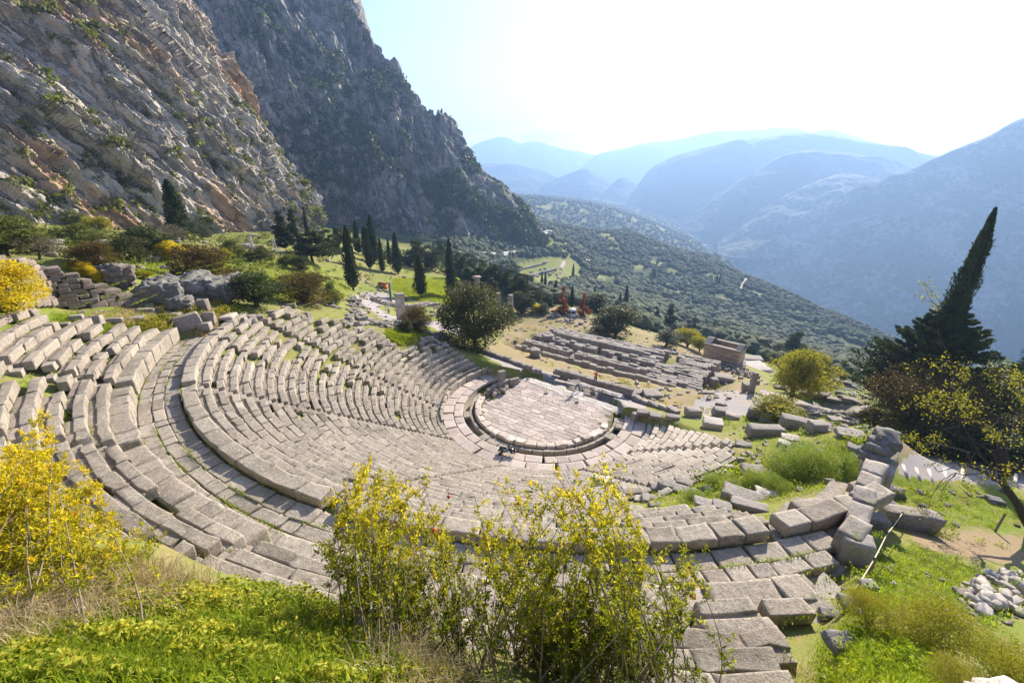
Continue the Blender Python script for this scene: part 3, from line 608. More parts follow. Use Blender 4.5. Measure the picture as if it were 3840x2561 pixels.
def ruin(r, th):
    a = smooth(-150, -172, th) * smooth(15, 25, r) * .9 + smooth(-160, -190, th) * smooth(12, 18, r) * .5
    b = smooth(31, 33, r) * (.18 + .35 * smooth(-145, -170, th))
    c = smooth(-88, -66, th) * smooth(24, 31, r) * .8 + smooth(-108, -92, th) * smooth(31, 33, r) * .35
    return np.clip(a + b + c + .12, 0, 1)
def rblock(mb, r, th, dr, L, ztop, h, f=0., tint=.5, n=3, rough=.022):
    """a block centred on radius r (dr deep), at angle th (degrees), L long, top at ztop"""
    t = math.radians(th); x, y = CX + r * math.cos(t), CY + r * math.sin(t)
    v, q = stone((x, y, ztop - h), (dr, L, h), t + rnd.gauss(0, .006 + .06 * f), (rnd.gauss(0, .008 + .05 * f), rnd.gauss(0, .008 + .05 * f)), n, rough, .006 + .045 * f, .06)
    mb.add(v, q, tint)
def visible(x, y, z):
    p = PR([[x, y, z]])[0]; return -60 < p[0] < 2420 and p[1] < 1640 and y > .6
STAIRS_L = [-238, -175.5, -143.5, -111, -78, -50, -12]
def rows(section, th0, th1, ks, upper):
    for k in ks:
        r0 = (11.5 + .7 * k) if not upper else (33.45 + .7 * (k - 1) if k else 32.6)
        z = (.45 * (k + 1)) if not upper else 12.85 + .45 * k
        a0 = max(th0, float(np.interp(r0, *TH_E)) if not upper else float(upend(r0)) + rnd.uniform(-1.5, 1.5)); a1 = min(th1, float(np.interp(r0, *TH_W)) if not upper else -60)
        if not upper and k >= 25: a0 = max(th0, -176)
        if a1 - a0 < 2: continue
        dgap = math.degrees(.38 / r0)
        mb = MB(); th = a0 + (dgap if a0 == th0 else rnd.random() * 1.5)
        end = a1 - (dgap if a1 == th1 else rnd.random() * 1.5)
        last = (k == 26 and not upper) or (upper and k == 0)
        while th < end:
            L = rnd.uniform(.7, 1.9) * (1.25 if last else 1.3 if upper else 1)
            dth = math.degrees(L / r0)
            if th + dth > end - .4: dth = end - th; L = math.radians(dth) * r0
            if L < .25: break
            tc = th + dth / 2; x, y = CX + (r0 + .3) * math.cos(rad(tc)), CY + (r0 + .3) * math.sin(rad(tc)); th += dth
            if (upper and (wallside(x, y) > -.9 or r0 > float(rlimit(tc)) + .3)) or not visible(x, y, z):
                if mb.v: tpart(mb, 'seat_row', M_seat, section); mb = MB()
                continue
            p = PR([[x, y, z]])[0]
            f = float(ruin(r0, tc))
            if not last or tc > -68:
                if inpoly(p[0], p[1], GREEN_RUIN) or inpoly(p[0], p[1], GRASS_PATCH):
                    if mb.v: tpart(mb, 'seat_row', M_seat, section); mb = MB()
                    continue
            u = rnd.random()
            pale = smooth(-66, -52, tc) * smooth(24, 16, r0)
            tint = float(np.clip((.5 + rnd.gauss(0, .08)) + .38 * pale - (.1 if upper else 0), .12, 1))
            if u < .16 * f and not last: continue                       # a block that is gone
            if f > .3 and u < .25 * f + .05 and not last:
                rblock(mb, r0 + .3 + rnd.uniform(-.15, .2), tc, .5, L * .8, z - rnd.uniform(-.06, .14), .42, 1., tint, 3, .035); continue
            if last:
                w = .76 if not upper else .95
                rblock(mb, r0 + (.37 if not upper else .48), tc, w, L - .025, z + .0 if not upper else z + rnd.gauss(0, .015), .55 if not upper else 1.5, f * .35, tint, 4, .03); continue
            zz = z + rnd.gauss(0, .008 + .02 * f)
            rblock(mb, r0 + .21 + rnd.gauss(0, .005 + .02 * f), tc, .43, L - .008, zz, .52, f * .5, tint, 4 if y < 22 else 3, .028 + .012 * f)
            if rnd.random() > .25 * f: rblock(mb, r0 + .57, tc, .36, L - .01, zz - .06 - .03 * rnd.random(), .4, f * .25, tint - .17, 3, .014)
        if mb.v: tpart(mb, 'seat_row', M_seat, section)
def section(th0, th1, ks, upper=False):
    s = bpy.data.objects.new('seat_section', None); COL.objects.link(s); s.parent = theatre
    rows(s, th0, th1, ks, upper)
for a, b in zip(STAIRS_L[:-1], STAIRS_L[1:]): section(a, b, range(27))
STAIRS_U = [-178, -144, -129.5, -111, -94, -60]
for a, b in zip(STAIRS_U[:-1], STAIRS_U[1:]): section(a, b, range(9), True)
def stairway(th, r_a, r_b, upper=False):
    mb = MB(); r = r_a
    while r < r_b:
        k = (r - r_a) / .35; z = (.225 * (k + 1)) if not upper else 12.85 + .225 * k
        x, y = CX + r * math.cos(rad(th)), CY + r * math.sin(rad(th)); p = PR([[x, y, z]])[0]
        if visible(x, y, z) and not inpoly(p[0], p[1], GREEN_RUIN) and (not upper or wallside(x, y) < -.9):
            if rnd.random() > .25 * float(ruin(r, th)): rblock(mb, r + .18, th, .38, .74, z - .02, .4, .25, .45 + rnd.gauss(0, .1), 3, .02)
        r += .35
    if mb.v: tpart(mb, 'stairway', M_seat)
for t_, rb in ((-175.5, 20), (-143.5, 29.6), (-111, 29.6), (-78, 29.6), (-50, 16.5)): stairway(t_, 11.5, rb)
for t_ in (-144, -129.5, -111, -94): stairway(t_, 33.45, min(38.6, float(rlimit(t_)) + .3), True)
# low front wall on the left wing (upright slabs), front walkway slabs, gutter, kerb of the orchestra
mb = MB(); t_ = -232.
while t_ < -160:
    L = rnd.uniform(.7, 1.3); rblock(mb, 11.4, t_, .26, L - .015, .95 + rnd.gauss(0, .04) - .35 * float(smooth(-200, -165, t_)), 1.0, .1, .62 + rnd.gauss(0, .1)); t_ += math.degrees(L / 11.4)
tpart(mb, 'front_wall', M_seat)
mb = MB()
for rc_, w_ in ((9.6, 1.0), (10.75, 1.2)):
    t_ = -238.
    while t_ < -14:
        L = rnd.uniform(1., 1.9); rblock(mb, rc_, t_, w_, L - .012, .10 + rnd.gauss(0, .008), .35, .05, .66 + rnd.gauss(0, .1), 3, .012); t_ += math.degrees(L / rc_)
tpart(mb, 'front_walkway', M_floor)
mb = MB(); t_ = -205.                                # slabs that still bridge parts of the open drain, and its stone lip
while t_ < -20:
    L = rnd.uniform(.9, 1.4); dth = math.degrees(L / 8.2)
    rblock(mb, 8.18, t_ + dth / 2, .30, L - .02, .06, .5, .1, .5 + rnd.gauss(0, .1), 3, .014)
    if any(a < t_ < b for a, b in ((-178, -170), (-145, -118), (-86, -79), (-50, -44), (-30, -20))): rblock(mb, 8.7, t_ + dth / 2, .72, L - .03, .07, .25, .3, .42, 3, .02)
    t_ += dth
tpart(mb, 'drain', M_seat)
an = np.radians(np.linspace(-210, -12, 120)); V_ = np.concatenate([np.c_[CX + r_ * np.cos(an), CY + r_ * np.sin(an), np.full(120, z_)] for r_, z_ in ((9.1, .05), (9.06, -.75), (8.2, -.75), (8.05, .0))])
tpart(MB().add(V_, grid_faces(4, 120), .25), 'drain_bed', M_seat)
t_ = -198.; KERB = []
while t_ < -33:
    L = rnd.uniform(.75, 1.35); dth = math.degrees(L / 7.45)
    if not -150.5 < t_ < -149.5:
        mb = MB(); rblock(mb, 7.42, t_ + dth / 2, .68 + rnd.uniform(-.08, .08), L - .03, .34 + rnd.gauss(0, .05), .7, .35, .72 + rnd.gauss(0, .14), 4, .05)
        tpart(mb, 'kerb_stone', M_pale)
    t_ += dth
# paved orchestra: irregular slabs
def paving(poly, ang, cw, ch, z, gap, jit=.22, h=.12, zr=.012, tint=(.5, .1), clip=None):
    """irregular slabs clipped to a world polygon; returns MB"""
    mb = MB(); P = np.array(poly); c = P.mean(0); Rm = np.array([[math.cos(ang), -math.sin(ang)], [math.sin(ang), math.cos(ang)]])
    q = (P - c) @ Rm; lo, hi = q.min(0) - 1, q.max(0) + 1
    ys = np.arange(lo[1], hi[1], ch); 
    for j, y0 in enumerate(ys):
        x = lo[0] + rnd.random() * cw; hh = ch
        while x < hi[0]:
            w = cw * rnd.uniform(.55, 1.5)
            cor = np.array([(x, y0), (x + w, y0), (x + w, y0 + hh), (x, y0 + hh)])
            cor = cor + np.array([[.22 * ch * math.sin(px * 2.1 + py * 3.7) + .15 * ch * math.sin(px * 5.3 - py * 1.9), .18 * ch * math.sin(px * .8 + py * .9)] for px, py in cor])
            m = cor.mean(0); cor = m + (cor - m) * (1 - gap / np.maximum(np.linalg.norm(cor - m, axis=1), .1))[:, None]
            Wd = cor @ Rm.T + c; mw = Wd.mean(0)
            if inpoly(mw[0], mw[1], poly) and (clip is None or clip(mw[0], mw[1])):
                zz = z + rnd.gauss(0, zr); tl = np.full(4, rnd.gauss(0, .001))
                ins = mw + (Wd - mw) * .965
                V = np.concatenate([np.c_[Wd, np.full(4, zz - h)], np.c_[Wd, zz + tl - .02], np.c_[ins, zz + tl]])
                Fq = [[8, 9, 10, 11]] + [[b + i, b + (i + 1) % 4, b + 4 + (i + 1) % 4, b + 4 + i] for b in (0, 4) for i in range(4)]
                mb.add(V, Fq, float(np.clip(rnd.gauss(*tint), .05, 1)))
            x += w
    return mb
ORCH = [(1106, 938), (1108, 960), (1122, 978), (1155, 1000), (1190, 1012), (1240, 1018), (1295, 1016), (1340, 1004), (1378, 984), (1402, 958), (1418, 946), (1430, 940), (1214, 868), (1180, 880), (1150, 900), (1135, 912), (1115, 925)]
ORW = [tuple(VZ(x, y, 0)[:2]) for x, y in ORCH]
bedV = np.array([[x, y, -.035] for x, y in ORW]); M_joint = mat_plain('mossy_joint_earth', (.13, .125, .055), .95, .4, 4)
def cells(poly, ang, cw, ch, z, gap, zr, tint, h=.12, zf=None):
    """irregular fitted slabs: Voronoi cells of a loosely staggered lattice"""
    mb = MB(); P = np.array(poly); c = P.mean(0); Rm = np.array([[math.cos(ang), -math.sin(ang)], [math.sin(ang), math.cos(ang)]]); q = (P - c) @ Rm; lo, hi = q.min(0) - 2, q.max(0) + 2; S = []; rs = np.random.RandomState(17)
    for j, y in enumerate(np.arange(lo[1], hi[1], ch)):
        x = lo[0] + rs.rand() * cw
        while x < hi[0]: S.append((x + rs.normal() * .06 * cw, y + rs.normal() * .11 * ch)); x += cw * rs.uniform(.55, 1.6)
    S = np.array(S); sc2 = np.array([1 / cw, 1.9 / ch])
    for k in range(len(S)):
        w0 = S[k] @ Rm.T + c
        if not inpoly(w0[0], w0[1], poly): continue
        d = ((S - S[k]) * sc2); nb = np.argsort((d * d).sum(1))[1:16]; pg = S[k] + np.array([[-2, -2], [2, -2], [2, 2], [-2, 2]]) * [cw, ch]
        for m in nb:
            n = (S[m] - S[k]) * sc2 ** 2; b = n @ ((S[m] + S[k]) / 2); o = []
            for i in range(len(pg)):
                a_, b_ = pg[i], pg[(i + 1) % len(pg)]; da, db_ = n @ a_ - b, n @ b_ - b
                if da <= 0: o.append(a_)
                if da * db_ < 0: o.append(a_ + (b_ - a_) * da / (da - db_))
            pg = np.array(o)
            if len(pg) < 3: break
        if len(pg) < 3: continue
        ctr = pg.mean(0); ds = np.linalg.norm(pg - ctr, axis=1)[:, None]; n = len(pg); zz = (z if zf is None else zf(*w0)) + rs.normal() * zr
        A = (ctr + (pg - ctr) * np.maximum(1 - gap / ds, .3)) @ Rm.T + c; B = (ctr + (pg - ctr) * np.maximum(1 - (gap + .018) / ds, .25)) @ Rm.T + c
        V = np.concatenate([np.c_[A, np.full(n, zz - h)], np.c_[A, np.full(n, zz - .014)], np.c_[B, np.full(n, zz)], [[*(ctr @ Rm.T + c), zz]]]); t_ = float(np.clip(tint[0] + rs.normal() * tint[1], .02, 1))
        mb.add(V, [[b + i, b + (i + 1) % n, b + n + (i + 1) % n, b + n + i] for b in (0, n) for i in range(n)], t_); mb.add(V, [[2 * n + i, 2 * n + (i + 1) % n, 3 * n] for i in range(n)], t_)
    return mb
tpart(cells(ORW, rad(-36), .92, .62, 0., .022, .008, (.62, .15)), 'orchestra_floor', M_floor)
tpart(MB().add(np.r_[[[CX, CY, -.03]], [[CX + 7.9 * math.cos(a), CY + 7.9 * math.sin(a), -.03] for a in np.radians(np.arange(-235, 10, 5))]], [[0, i, i + 1] for i in range(1, 49)]), 'joint_bed', M_joint)
# white marble slabs along the straight front edge of the orchestra
STRIP = [tuple(VZ(x, y, 0.)[:2]) for x, y in ((1206, 872), (1222, 866), (1290, 888), (1437, 938), (1424, 948), (1280, 904))]
M_marble = mat_stone('pale_marble', (.56, .51, .45), (.42, .385, .35), (.42, .40, .36), (.58, .50, .44), 1., 0, .4)
e_ = np.array(STRIP[3]) - np.array(STRIP[1])
tpart(cells(STRIP, math.atan2(e_[1], e_[0]), 1.1, .66, .03, .02, .006, (.6, .14)), 'stage_front_slabs', M_marble)
# upper walkway paving (the broad curved passage) and its back wall is row 0 of the upper sections
mb = MB()
for rc_, w_ in ((30.95, .82), (31.62, .62), (32.25, .7)):
    t_ = -178.
    while t_ < -62:
        L = rnd.uniform(.6, 1.7); dth = math.degrees(L / rc_); x, y = CX + rc_ * math.cos(rad(t_ + dth / 2)), CY + rc_ * math.sin(rad(t_ + dth / 2))
        if wallside(x, y) < -.7 and visible(x, y, 11.7): rblock(mb, rc_, t_ + dth / 2, w_ - .06, L - .07, 11.80 + rnd.gauss(0, .015), .3, .25, .46 + rnd.gauss(0, .1), 3, .02)
        t_ += dth
tpart(mb, 'upper_walkway', M_seat)
# broad flat slabs where the rows meet the west wall
SIDEP = [tuple(VG(x, y)[:2]) for x, y in ((1790, 1185), (1880, 1135), (1950, 1105), (1975, 1150), (1945, 1235), (1930, 1310), (1900, 1420), (1860, 1430), (1830, 1330), (1810, 1250), (1760, 1215))]
tpart(cells(SIDEP, rad(40), 1.0, .75, 0, .03, .03, (.5, .12), .5, lambda x, y: float(gz(x, y)) + .16), 'side_paving', M_seat)
# ================================================================== plants
M_bark = mat_plain('bark', (.10, .075, .055), .95, .4, 6, .6, .03)
M_barkd = mat_plain('dark_bark', (.045, .035, .03), .95, .4, 6, .6, .03)
M_cyp = mat_leaf('cypress_leaf', (.016, .028, .009), (.065, .088, .022), .15, scale=.8)
M_pine = mat_leaf('pine_leaf', (.025, .042, .010), (.085, .11, .028), .25, scale=.6)
M_jun = mat_leaf('juniper_leaf', (.035, .045, .010), (.12, .12, .028), .25, scale=.5)
M_shrub = mat_leaf('shrub_leaf', (.055, .07, .016), (.19, .21, .045), .4, scale=.6)
M_oliv = mat_leaf('olive_leaf', (.05, .065, .035), (.15, .17, .10), .25, scale=.3)
M_brown = mat_leaf('rusty_leaf', (.05, .040, .010), (.165, .115, .026), .3, scale=.6)
M_red = mat_leaf('red_needles', (.12, .035, .012), (.30, .10, .03), .3)
M_yel = mat_leaf('yellow_leaf', (.24, .22, .012), (.60, .50, .02), .55, (.72, .46, .02), scale=.7)
M_yolv = mat_leaf('yellow_green_leaf', (.13, .15, .015), (.40, .36, .03), .5, scale=.7)
M_greyt = mat_leaf('dry_twig_leaf', (.10, .085, .06), (.22, .19, .13), .2)
M_lite = mat_leaf('light_pine_leaf', (.09, .12, .035), (.22, .26, .09), .4)
def lobes_leaves(lobes, n, L, rs, up=.25, squash=1., thick=.45):
    lb = np.array(lobes, float); wgt = lb[:, 3] ** 2; n = int(n * 2.2); L = L * 1.05; k = rs.choice(len(lb), n, p=wgt / wgt.sum())
    d = rs.normal(size=(n, 3)); d /= np.linalg.norm(d, axis=1)[:, None]
    rr_ = lb[k, 3] * (1 - thick * rs.rand(n) ** 1.6) * (1 + .12 * rs.normal(size=n))
    C = lb[k, :3] + d * rr_[:, None] * [1, 1, squash]
    lt = rs.rand(len(lb)); t = np.clip(.30 + .35 * lt[k] + .35 * rs.rand(n) - .15, 0, 1)
    D = d * .6 + rs.normal(size=(n, 3)) * .7 + [0, 0, up]
    return leaves(C, D, L * rs.uniform(.6, 1.3, n), L * .55 * rs.uniform(.6, 1.2, n), rs), np.repeat(t, 4)
def limbs(rs, base, tips, r0, bend=.15, sides=5):
    mb = MB()
    for tp in tips:
        a = np.asarray(base, float); b = np.asarray(tp, float); t = np.linspace(0, 1, 6)[:, None]
        P = a + (b - a) * t + np.sin(t * math.pi) * rs.normal(size=3) * bend * np.linalg.norm(b - a) * .4
        mb.add(*tube(P, np.linspace(r0, r0 * .18, 6), sides))
    return mb
def me_of(mb, name, mat):
    o = mb.build(name, mat); me = o.data; bpy.data.objects.remove(o); return me
def proto_cypress(sd, n=2600, wide=.105, L=.030, rough=1.):
    rs = np.random.RandomState(sd); t = rs.rand(n) ** .85
    prof = lambda t: np.minimum((t + .02) / .16, 1) ** .6 * (1 - t) ** .62 * wide
    a = rs.rand(n) * 6.283; ph = rs.rand(5) * 6.28
    bump = 1 + .16 * np.sin(3 * a + 9 * t + ph[0]) + .12 * np.sin(5 * a - 23 * t + ph[1]) + .08 * np.sin(2 * a + 41 * t)
    r = prof(t) * (1 + (bump - 1) * rough) * (1 - .45 * rs.rand(n) ** 2) * (1 + .10 * rough * rs.normal(size=n))
    C = np.c_[r * np.cos(a), r * np.sin(a), .06 + .94 * t]
    D = np.c_[np.cos(a) * .35, np.sin(a) * .35, np.ones(n)] + rs.normal(size=(n, 3)) * .3
    cl = .5 + .5 * np.sin(3 * a + 9 * t + ph[0])
    v, f = leaves(C, D, L * rs.uniform(.7, 1.4, n), L * .55, rs)
    mb = MB().add(v, f, np.repeat(np.clip(.2 + .4 * cl + .3 * rs.rand(n), 0, 1), 4))
    # solid dark heart so that no daylight shows through
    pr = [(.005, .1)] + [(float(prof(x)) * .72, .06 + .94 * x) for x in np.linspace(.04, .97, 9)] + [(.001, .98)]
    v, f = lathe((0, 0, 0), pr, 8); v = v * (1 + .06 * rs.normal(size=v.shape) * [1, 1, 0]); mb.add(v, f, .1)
    tr = MB().add(*tube([(0, 0, -.03), (0, 0, .05), (.002, 0, .5), (0, 0, .85)], [.016, .013, .009, .002], 6))
    return me_of(tr, 'trunk', M_barkd), me_of(mb, 'crown', M_cyp)
def proto_round(sd, mat, n=2200, L=.05, low=.12, nl=16, squash=.85, trunk=.035, up=.25, spread=1., bark=None, gap=0., multi=1):
    """broad crown about 1 wide and 1 high: lobes round the limb tips"""
    rs = np.random.RandomState(sd); lo = []
    for i in range(nl):
        a = rs.rand() * 6.283; h = rs.rand(); R_ = .36 * spread * math.sqrt(max(.05, 1 - (2 * h - .85) ** 2 * .8)) * (.55 + .45 * rs.rand())
        lo.append((R_ * math.cos(a), R_ * math.sin(a), low + .10 + (.78 - low) * h, .13 + .09 * rs.rand()))
    if not gap: lo += [(0, 0, low + (.95 - low) * .45, .27), (0, 0, .68, .2)]
    (v, f), t = lobes_leaves(lo, n, L, rs, up, squash)
    cr = MB().add(v, f, t); tips = [l[:3] for l in lo]
    tr = MB()
    for m_ in range(multi):
        b = np.array([rs.normal() * .03 * (multi > 1), rs.normal() * .03 * (multi > 1), 0]); fork = b + [rs.normal() * .02, rs.normal() * .02, low + .08]
        v, f = tube([b - [0, 0, .04], b + (fork - b) * .5, fork], [trunk * 1.25, trunk, trunk * .8], 7); tr.add(v, f)
        l = limbs(rs, fork, tips[m_::multi], trunk * .55); 
        for a_, b_ in zip(l.v, l.f): tr.v.append(a_); 
        k = tr.n
        for a_, b_ in zip(l.v, l.f): tr.f.append(b_ + k)
        tr.n += l.n; tr.a += l.a
    return me_of(tr, 'trunk', bark or M_bark), me_of(cr, 'crown', mat)
def proto_pine(sd, mat, n=2400, L=.05, low=.3, layers=7, wide=.34, cone=.7):
    rs = np.random.RandomState(sd); lo = []
    for i in range(layers):
        z = low + (.95 - low) * i / (layers - 1); R_ = wide * (1 - cone * i / (layers - 1)) * (.75 + .4 * rs.rand())
        for j in range(max(2, int(6 * R_ / wide))):
            a = rs.rand() * 6.283; q = R_ * (.35 + .65 * rs.rand()); lo.append((q * math.cos(a), q * math.sin(a), z + .03 * rs.normal(), .07 + .28 * R_ * rs.uniform(.5, 1)))
    (v, f), t = lobes_leaves(lo, n, L, rs, .35, .6)
    tr = MB(); v2, f2 = tube([(0, 0, -.04), (.01, 0, .3), (-.01, .01, .65), (0, 0, .95)], [.026, .02, .013, .003], 7); tr.add(v2, f2)
    for l in lo[::2]: v2, f2 = tube([(0, 0, max(.08, l[2] - .12)), (l[0] * .5, l[1] * .5, l[2] - .04), l[:3]], [.009, .006, .002], 4); tr.add(v2, f2)
    return me_of(tr, 'trunk', M_barkd), me_of(MB().add(v, f, t), 'crown', mat)
PROTO = {
 'cyp': [proto_cypress(1), proto_cypress(2, wide=.09), proto_cypress(3, wide=.12)],
 'pine': [proto_pine(4, M_pine), proto_pine(5, M_pine, low=.2, cone=.55, wide=.42), proto_pine(6, M_pine, low=.35, cone=.35, wide=.42)],
 'fir': [proto_pine(7, M_cyp, low=.08, layers=10, wide=.22, cone=.92)],
 'red': [proto_pine(8, M_red, n=1500, low=.06, layers=9, wide=.25, cone=.92, L=.045), proto_pine(9, M_red, n=1500, low=.05, layers=9, wide=.30, cone=.93, L=.045)],
 'jun': [proto_round(10, M_jun, 6500, .030, .10, 26, .95, .03, .4, 1.05), proto_round(11, M_jun, 3500, .04, .05, 20, .9)],
 'dark': [proto_round(12, M_pine, 2600, .045, .04, 18), proto_round(13, M_jun, 2600, .045, .03, 18)],
 'shrub': [proto_round(14, M_shrub, 2400, .045, .02, 18, multi=3, trunk=.02), proto_round(15, M_shrub, 2200, .05, .04, 15, multi=2, trunk=.02)],
 'olive': [proto_round(16, M_oliv, 2200, .05, .12, 16), proto_round(17, M_oliv, 2000, .05, .08, 14)],
 'brown': [proto_round(18, M_brown, 4000, .036, .03, 22, .95, .03, .4), proto_round(19, M_brown, 3600, .038, .03, 20, .95, .03, .4)],
 'yellow': [proto_round(20, M_yel, 4200, .040, .02, 16, multi=3, trunk=.02), proto_round(21, M_yel, 4200, .038, .02, 16, multi=3, trunk=.02)],
 'ytree': [proto_round(22, M_yolv, 3600, .040, .22, 26, .8, .04, .2, 1.2, M_barkd), proto_round(23, M_yolv, 3000, .042, .25, 22, .8, .045, .2, 1.15, M_barkd)],
 'bare': [proto_round(24, M_greyt, 900, .04, .18, 26, .9, .03, .3, 1.15, M_bark, gap=1)],
 'ybush': [proto_round(25, M_yolv, 2400, .05, .02, 18, multi=3, trunk=.018)],
 'ynear': [proto_round(45, M_yolv, 8000, .017, .02, 26, multi=4, trunk=.010), proto_round(46, M_yolv, 7000, .017, .02, 24, multi=4, trunk=.010)],
 'bnear': [proto_round(47, M_brown, 11000, .017, .03, 34, .95, .03, .4)],
 'lite': [proto_round(26, M_lite, 2200, .05, .1, 16)],
}
def _norm(pair):
    v = []
    for me in pair: a = np.zeros(len(me.vertices) * 3, np.float32); me.vertices.foreach_get('co', a); v.append(a.reshape(-1, 3))
    c = v[1]; wd = (np.percentile(c[:, 0], 99) - np.percentile(c[:, 0], 1) + np.percentile(c[:, 1], 99) - np.percentile(c[:, 1], 1)) / 2; ht = np.percentile(c[:, 2], 99.3)
    for me, a in zip(pair, v): a = a * [1 / wd, 1 / wd, 1 / ht]; me.vertices.foreach_set('co', a.astype(np.float32).ravel()); me.update()
for _k in PROTO:
    for _p in PROTO[_k]: _norm(_p)
_cnt = {}
def fit_h(P, vy):                          # height above P that reaches picture row vy
    lo, hi = .05, 60.
    for _ in range(40):
        m = (lo + hi) / 2
        if PR([P + [0, 0, m]])[0][1] > vy: lo = m
        else: hi = m
    return lo
def depth(P): return P[1] * CP - (P[2] - HC) * SP
def plant(kind, name, vx, vy, hv, wv, label, cat='tree', group=None, P=None, sink=.0, trunk=True):
    P = VG(vx, vy) if P is None else np.asarray(P, float)
    h = fit_h(P, vy - hv); w_ = wv * depth(P) * KP / F
    k = _cnt.get(kind, 0); _cnt[kind] = k + 1
    tm, cm = PROTO[kind][k % len(PROTO[kind])]
    wd = 1.
    e = empty(name, (P[0], P[1], P[2] - sink), rnd.random() * 6.28, label=label, cat=cat, group=group)
    s = w_ / wd; e.scale = (s, s, h)
    for me, nm in ((tm, 'trunk'), (cm, 'crown')):
        o = bpy.data.objects.new(nm, me); COL.objects.link(o); o.parent = e
    return e
def pc(*a, **k): return plant('cyp', 'cypress_tree', *a, **k)
GC = 'cypresses on the slope below the cliffs'
pc(812, 668, 148, 30, 'broad dark cypress standing on the green terrace beside the grey path', group=GC)
pc(850, 620, 98, 17, 'tall narrow cypress behind the broad cypress, first of the hillside row', group=GC)
pc(879, 628, 82, 14, 'smaller narrow cypress in the middle of the hillside row', group=GC)
pc(896, 612, 66, 10, 'thinnest and shortest cypress of the hillside row', group=GC)
pc(914, 630, 94, 21, 'tall pointed cypress at the lower end of the hillside row', group=GC)
pc(967, 681, 96, 29, 'short stout cypress on the bright meadow, bare trunk showing', group=GC)
pc(1037, 691, 142, 25, 'tall slim cypress at the meadow edge beside the big juniper', group=GC)
pc(860, 606, 112, 24, 'big dark cypress rising behind the hillside row', group=GC)
pc(823, 583, 76, 18, 'cypress at the foot of the shaded cliff, left of the tallest group', group=GC)
pc(841, 590, 70, 15, 'hazy cypress close under the shaded cliff', group=GC)
pc(775, 578, 57, 13, 'slender cypress among the pines at the cliff foot', group=GC)
pc(708, 548, 74, 10, 'thin spire cypress in front of the sunlit cliff nose', group=GC)
def pcliff(*a, **k): return plant(*a, **k)
plant('cyp', 'cypress_tree', 420, 553, 140, 44, 'lone tall cypress in front of the sunlit cliff', group=GC)
plant('fir', 'conifer_tree', 654, 568, 82, 36, 'open dark conifer at the foot of the sunlit cliff', group='conifers at the cliff foot')
plant('fir', 'conifer_tree', 680, 560, 78, 26, 'narrow dark conifer beside the open conifer', group='conifers at the cliff foot')
for x, y, h, w_, l in ((718, 602, 70, 92, 'wide dark pine shading the grassy slope'), (752, 580, 52, 44, 'grey green pine behind the wide dark pine'), (790, 575, 50, 50, 'loose pine between the cypresses and the cliff'), (960, 612, 60, 56, 'light green pine right of the hillside cypresses'), (992, 622, 58, 44, 'pine beside the light green pine above the meadow'),
                       (1056, 642, 62, 30, 'thin tall pine right of the slim cypress'), (1012, 602, 50, 38, 'pine below the shaded cliff foot')):
    plant('pine', 'pine_tree', x, y, h, w_, l, group='pines on the slope')
for k, (x, y, h, w_) in enumerate([(1085, 655, 50, 44), (1112, 662, 56, 46), (1140, 668, 58, 48), (1166, 676, 56, 46), (1192, 690, 60, 48), (1128, 690, 52, 44), (1158, 640, 40, 40), (1180, 650, 40, 36), (1108, 640, 44, 38), (1202, 720, 46, 50), (1236, 702, 34, 40), (1258, 714, 34, 36), (1075, 628, 46, 36), (1216, 668, 36, 30)]):
    plant('pine', 'pine_tree', x, y, h, w_, 'dark pine in the belt of pines behind the temple columns', group='pine belt behind the columns')
for x, y, h, w_, l in ((1211, 690, 57, 7, 'very thin cypress at the edge of the pine belt'), (1243, 682, 58, 8, 'left one of the twin cypresses below the terraces'), (1251, 676, 52, 8, 'right one of the twin cypresses below the terraces'), (1155, 620, 24, 6, 'tiny cypress by the upper terrace wall'),
                       (1315, 643, 38, 7, 'lone thin cypress right of the green terraces'), (1312, 708, 52, 11, 'cypress behind the left rust red tree'), (1364, 690, 34, 8, 'small cypress above the dark round tree'), (1435, 712, 58, 12, 'tall cypress over the edge of the slope'), (1421, 709, 34, 9, 'shorter cypress beside the tall edge cypress'),
                       (1498, 640, 24, 5, 'pair cypress, left, far down the olive slope'), (1502, 642, 26, 5, 'pair cypress, right, far down the olive slope'), (1644, 655, 26, 5, 'tiny cypress by the lower road'), (1650, 655, 28, 5, 'tiny cypress beside the lower road, the taller'), (1228, 690, 26, 6, 'stub cypress near the twin cypresses'), (1590, 772, 32, 11, 'dark cypress left of the small stone treasury'), (1578, 768, 24, 8, 'low cypress left of the treasury cypress')):
    pc(x, y, h, w_, l, group='cypresses down the slope')
plant('fir', 'conifer_tree', 1505, 748, 38, 18, 'dark conifer right of the wide juniper'); plant('fir', 'conifer_tree', 1533, 766, 66, 28, 'larger dark conifer above the olive bush'); plant('fir', 'conifer_tree', 1275, 692, 46, 16, 'slim dark conifer left of the red trees')
plant('red', 'red_conifer', 1291, 722, 62, 30, 'rust red dead conifer left of the small booth'); plant('red', 'red_conifer', 1338, 724, 50, 34, 'rust red dead conifer right of the small booth')
plant('dark', 'round_tree', 1370, 720, 44, 50, 'dark green round tree behind the red conifers')
plant('jun', 'juniper_tree', 1092, 800, 142, 152, 'large juniper tree between the theatre rows and the temple')
plant('jun', 'juniper_tree', 1412, 772, 66, 92, 'wide dark juniper beyond the temple ruins')
plant('yellow', 'yellow_bush', 1230, 720, 22, 26, 'bright yellow bush left of the rust red trees', 'bush')
plant('olive', 'olive_tree', 1528, 795, 36, 52, 'grey green olive bush beyond the temple corner'); plant('olive', 'olive_tree', 1245, 722, 26, 34, 'pale olive tree by the yellow bush'); plant('olive', 'olive_tree', 1188, 720, 50, 40, 'grey green tree behind the last temple column')
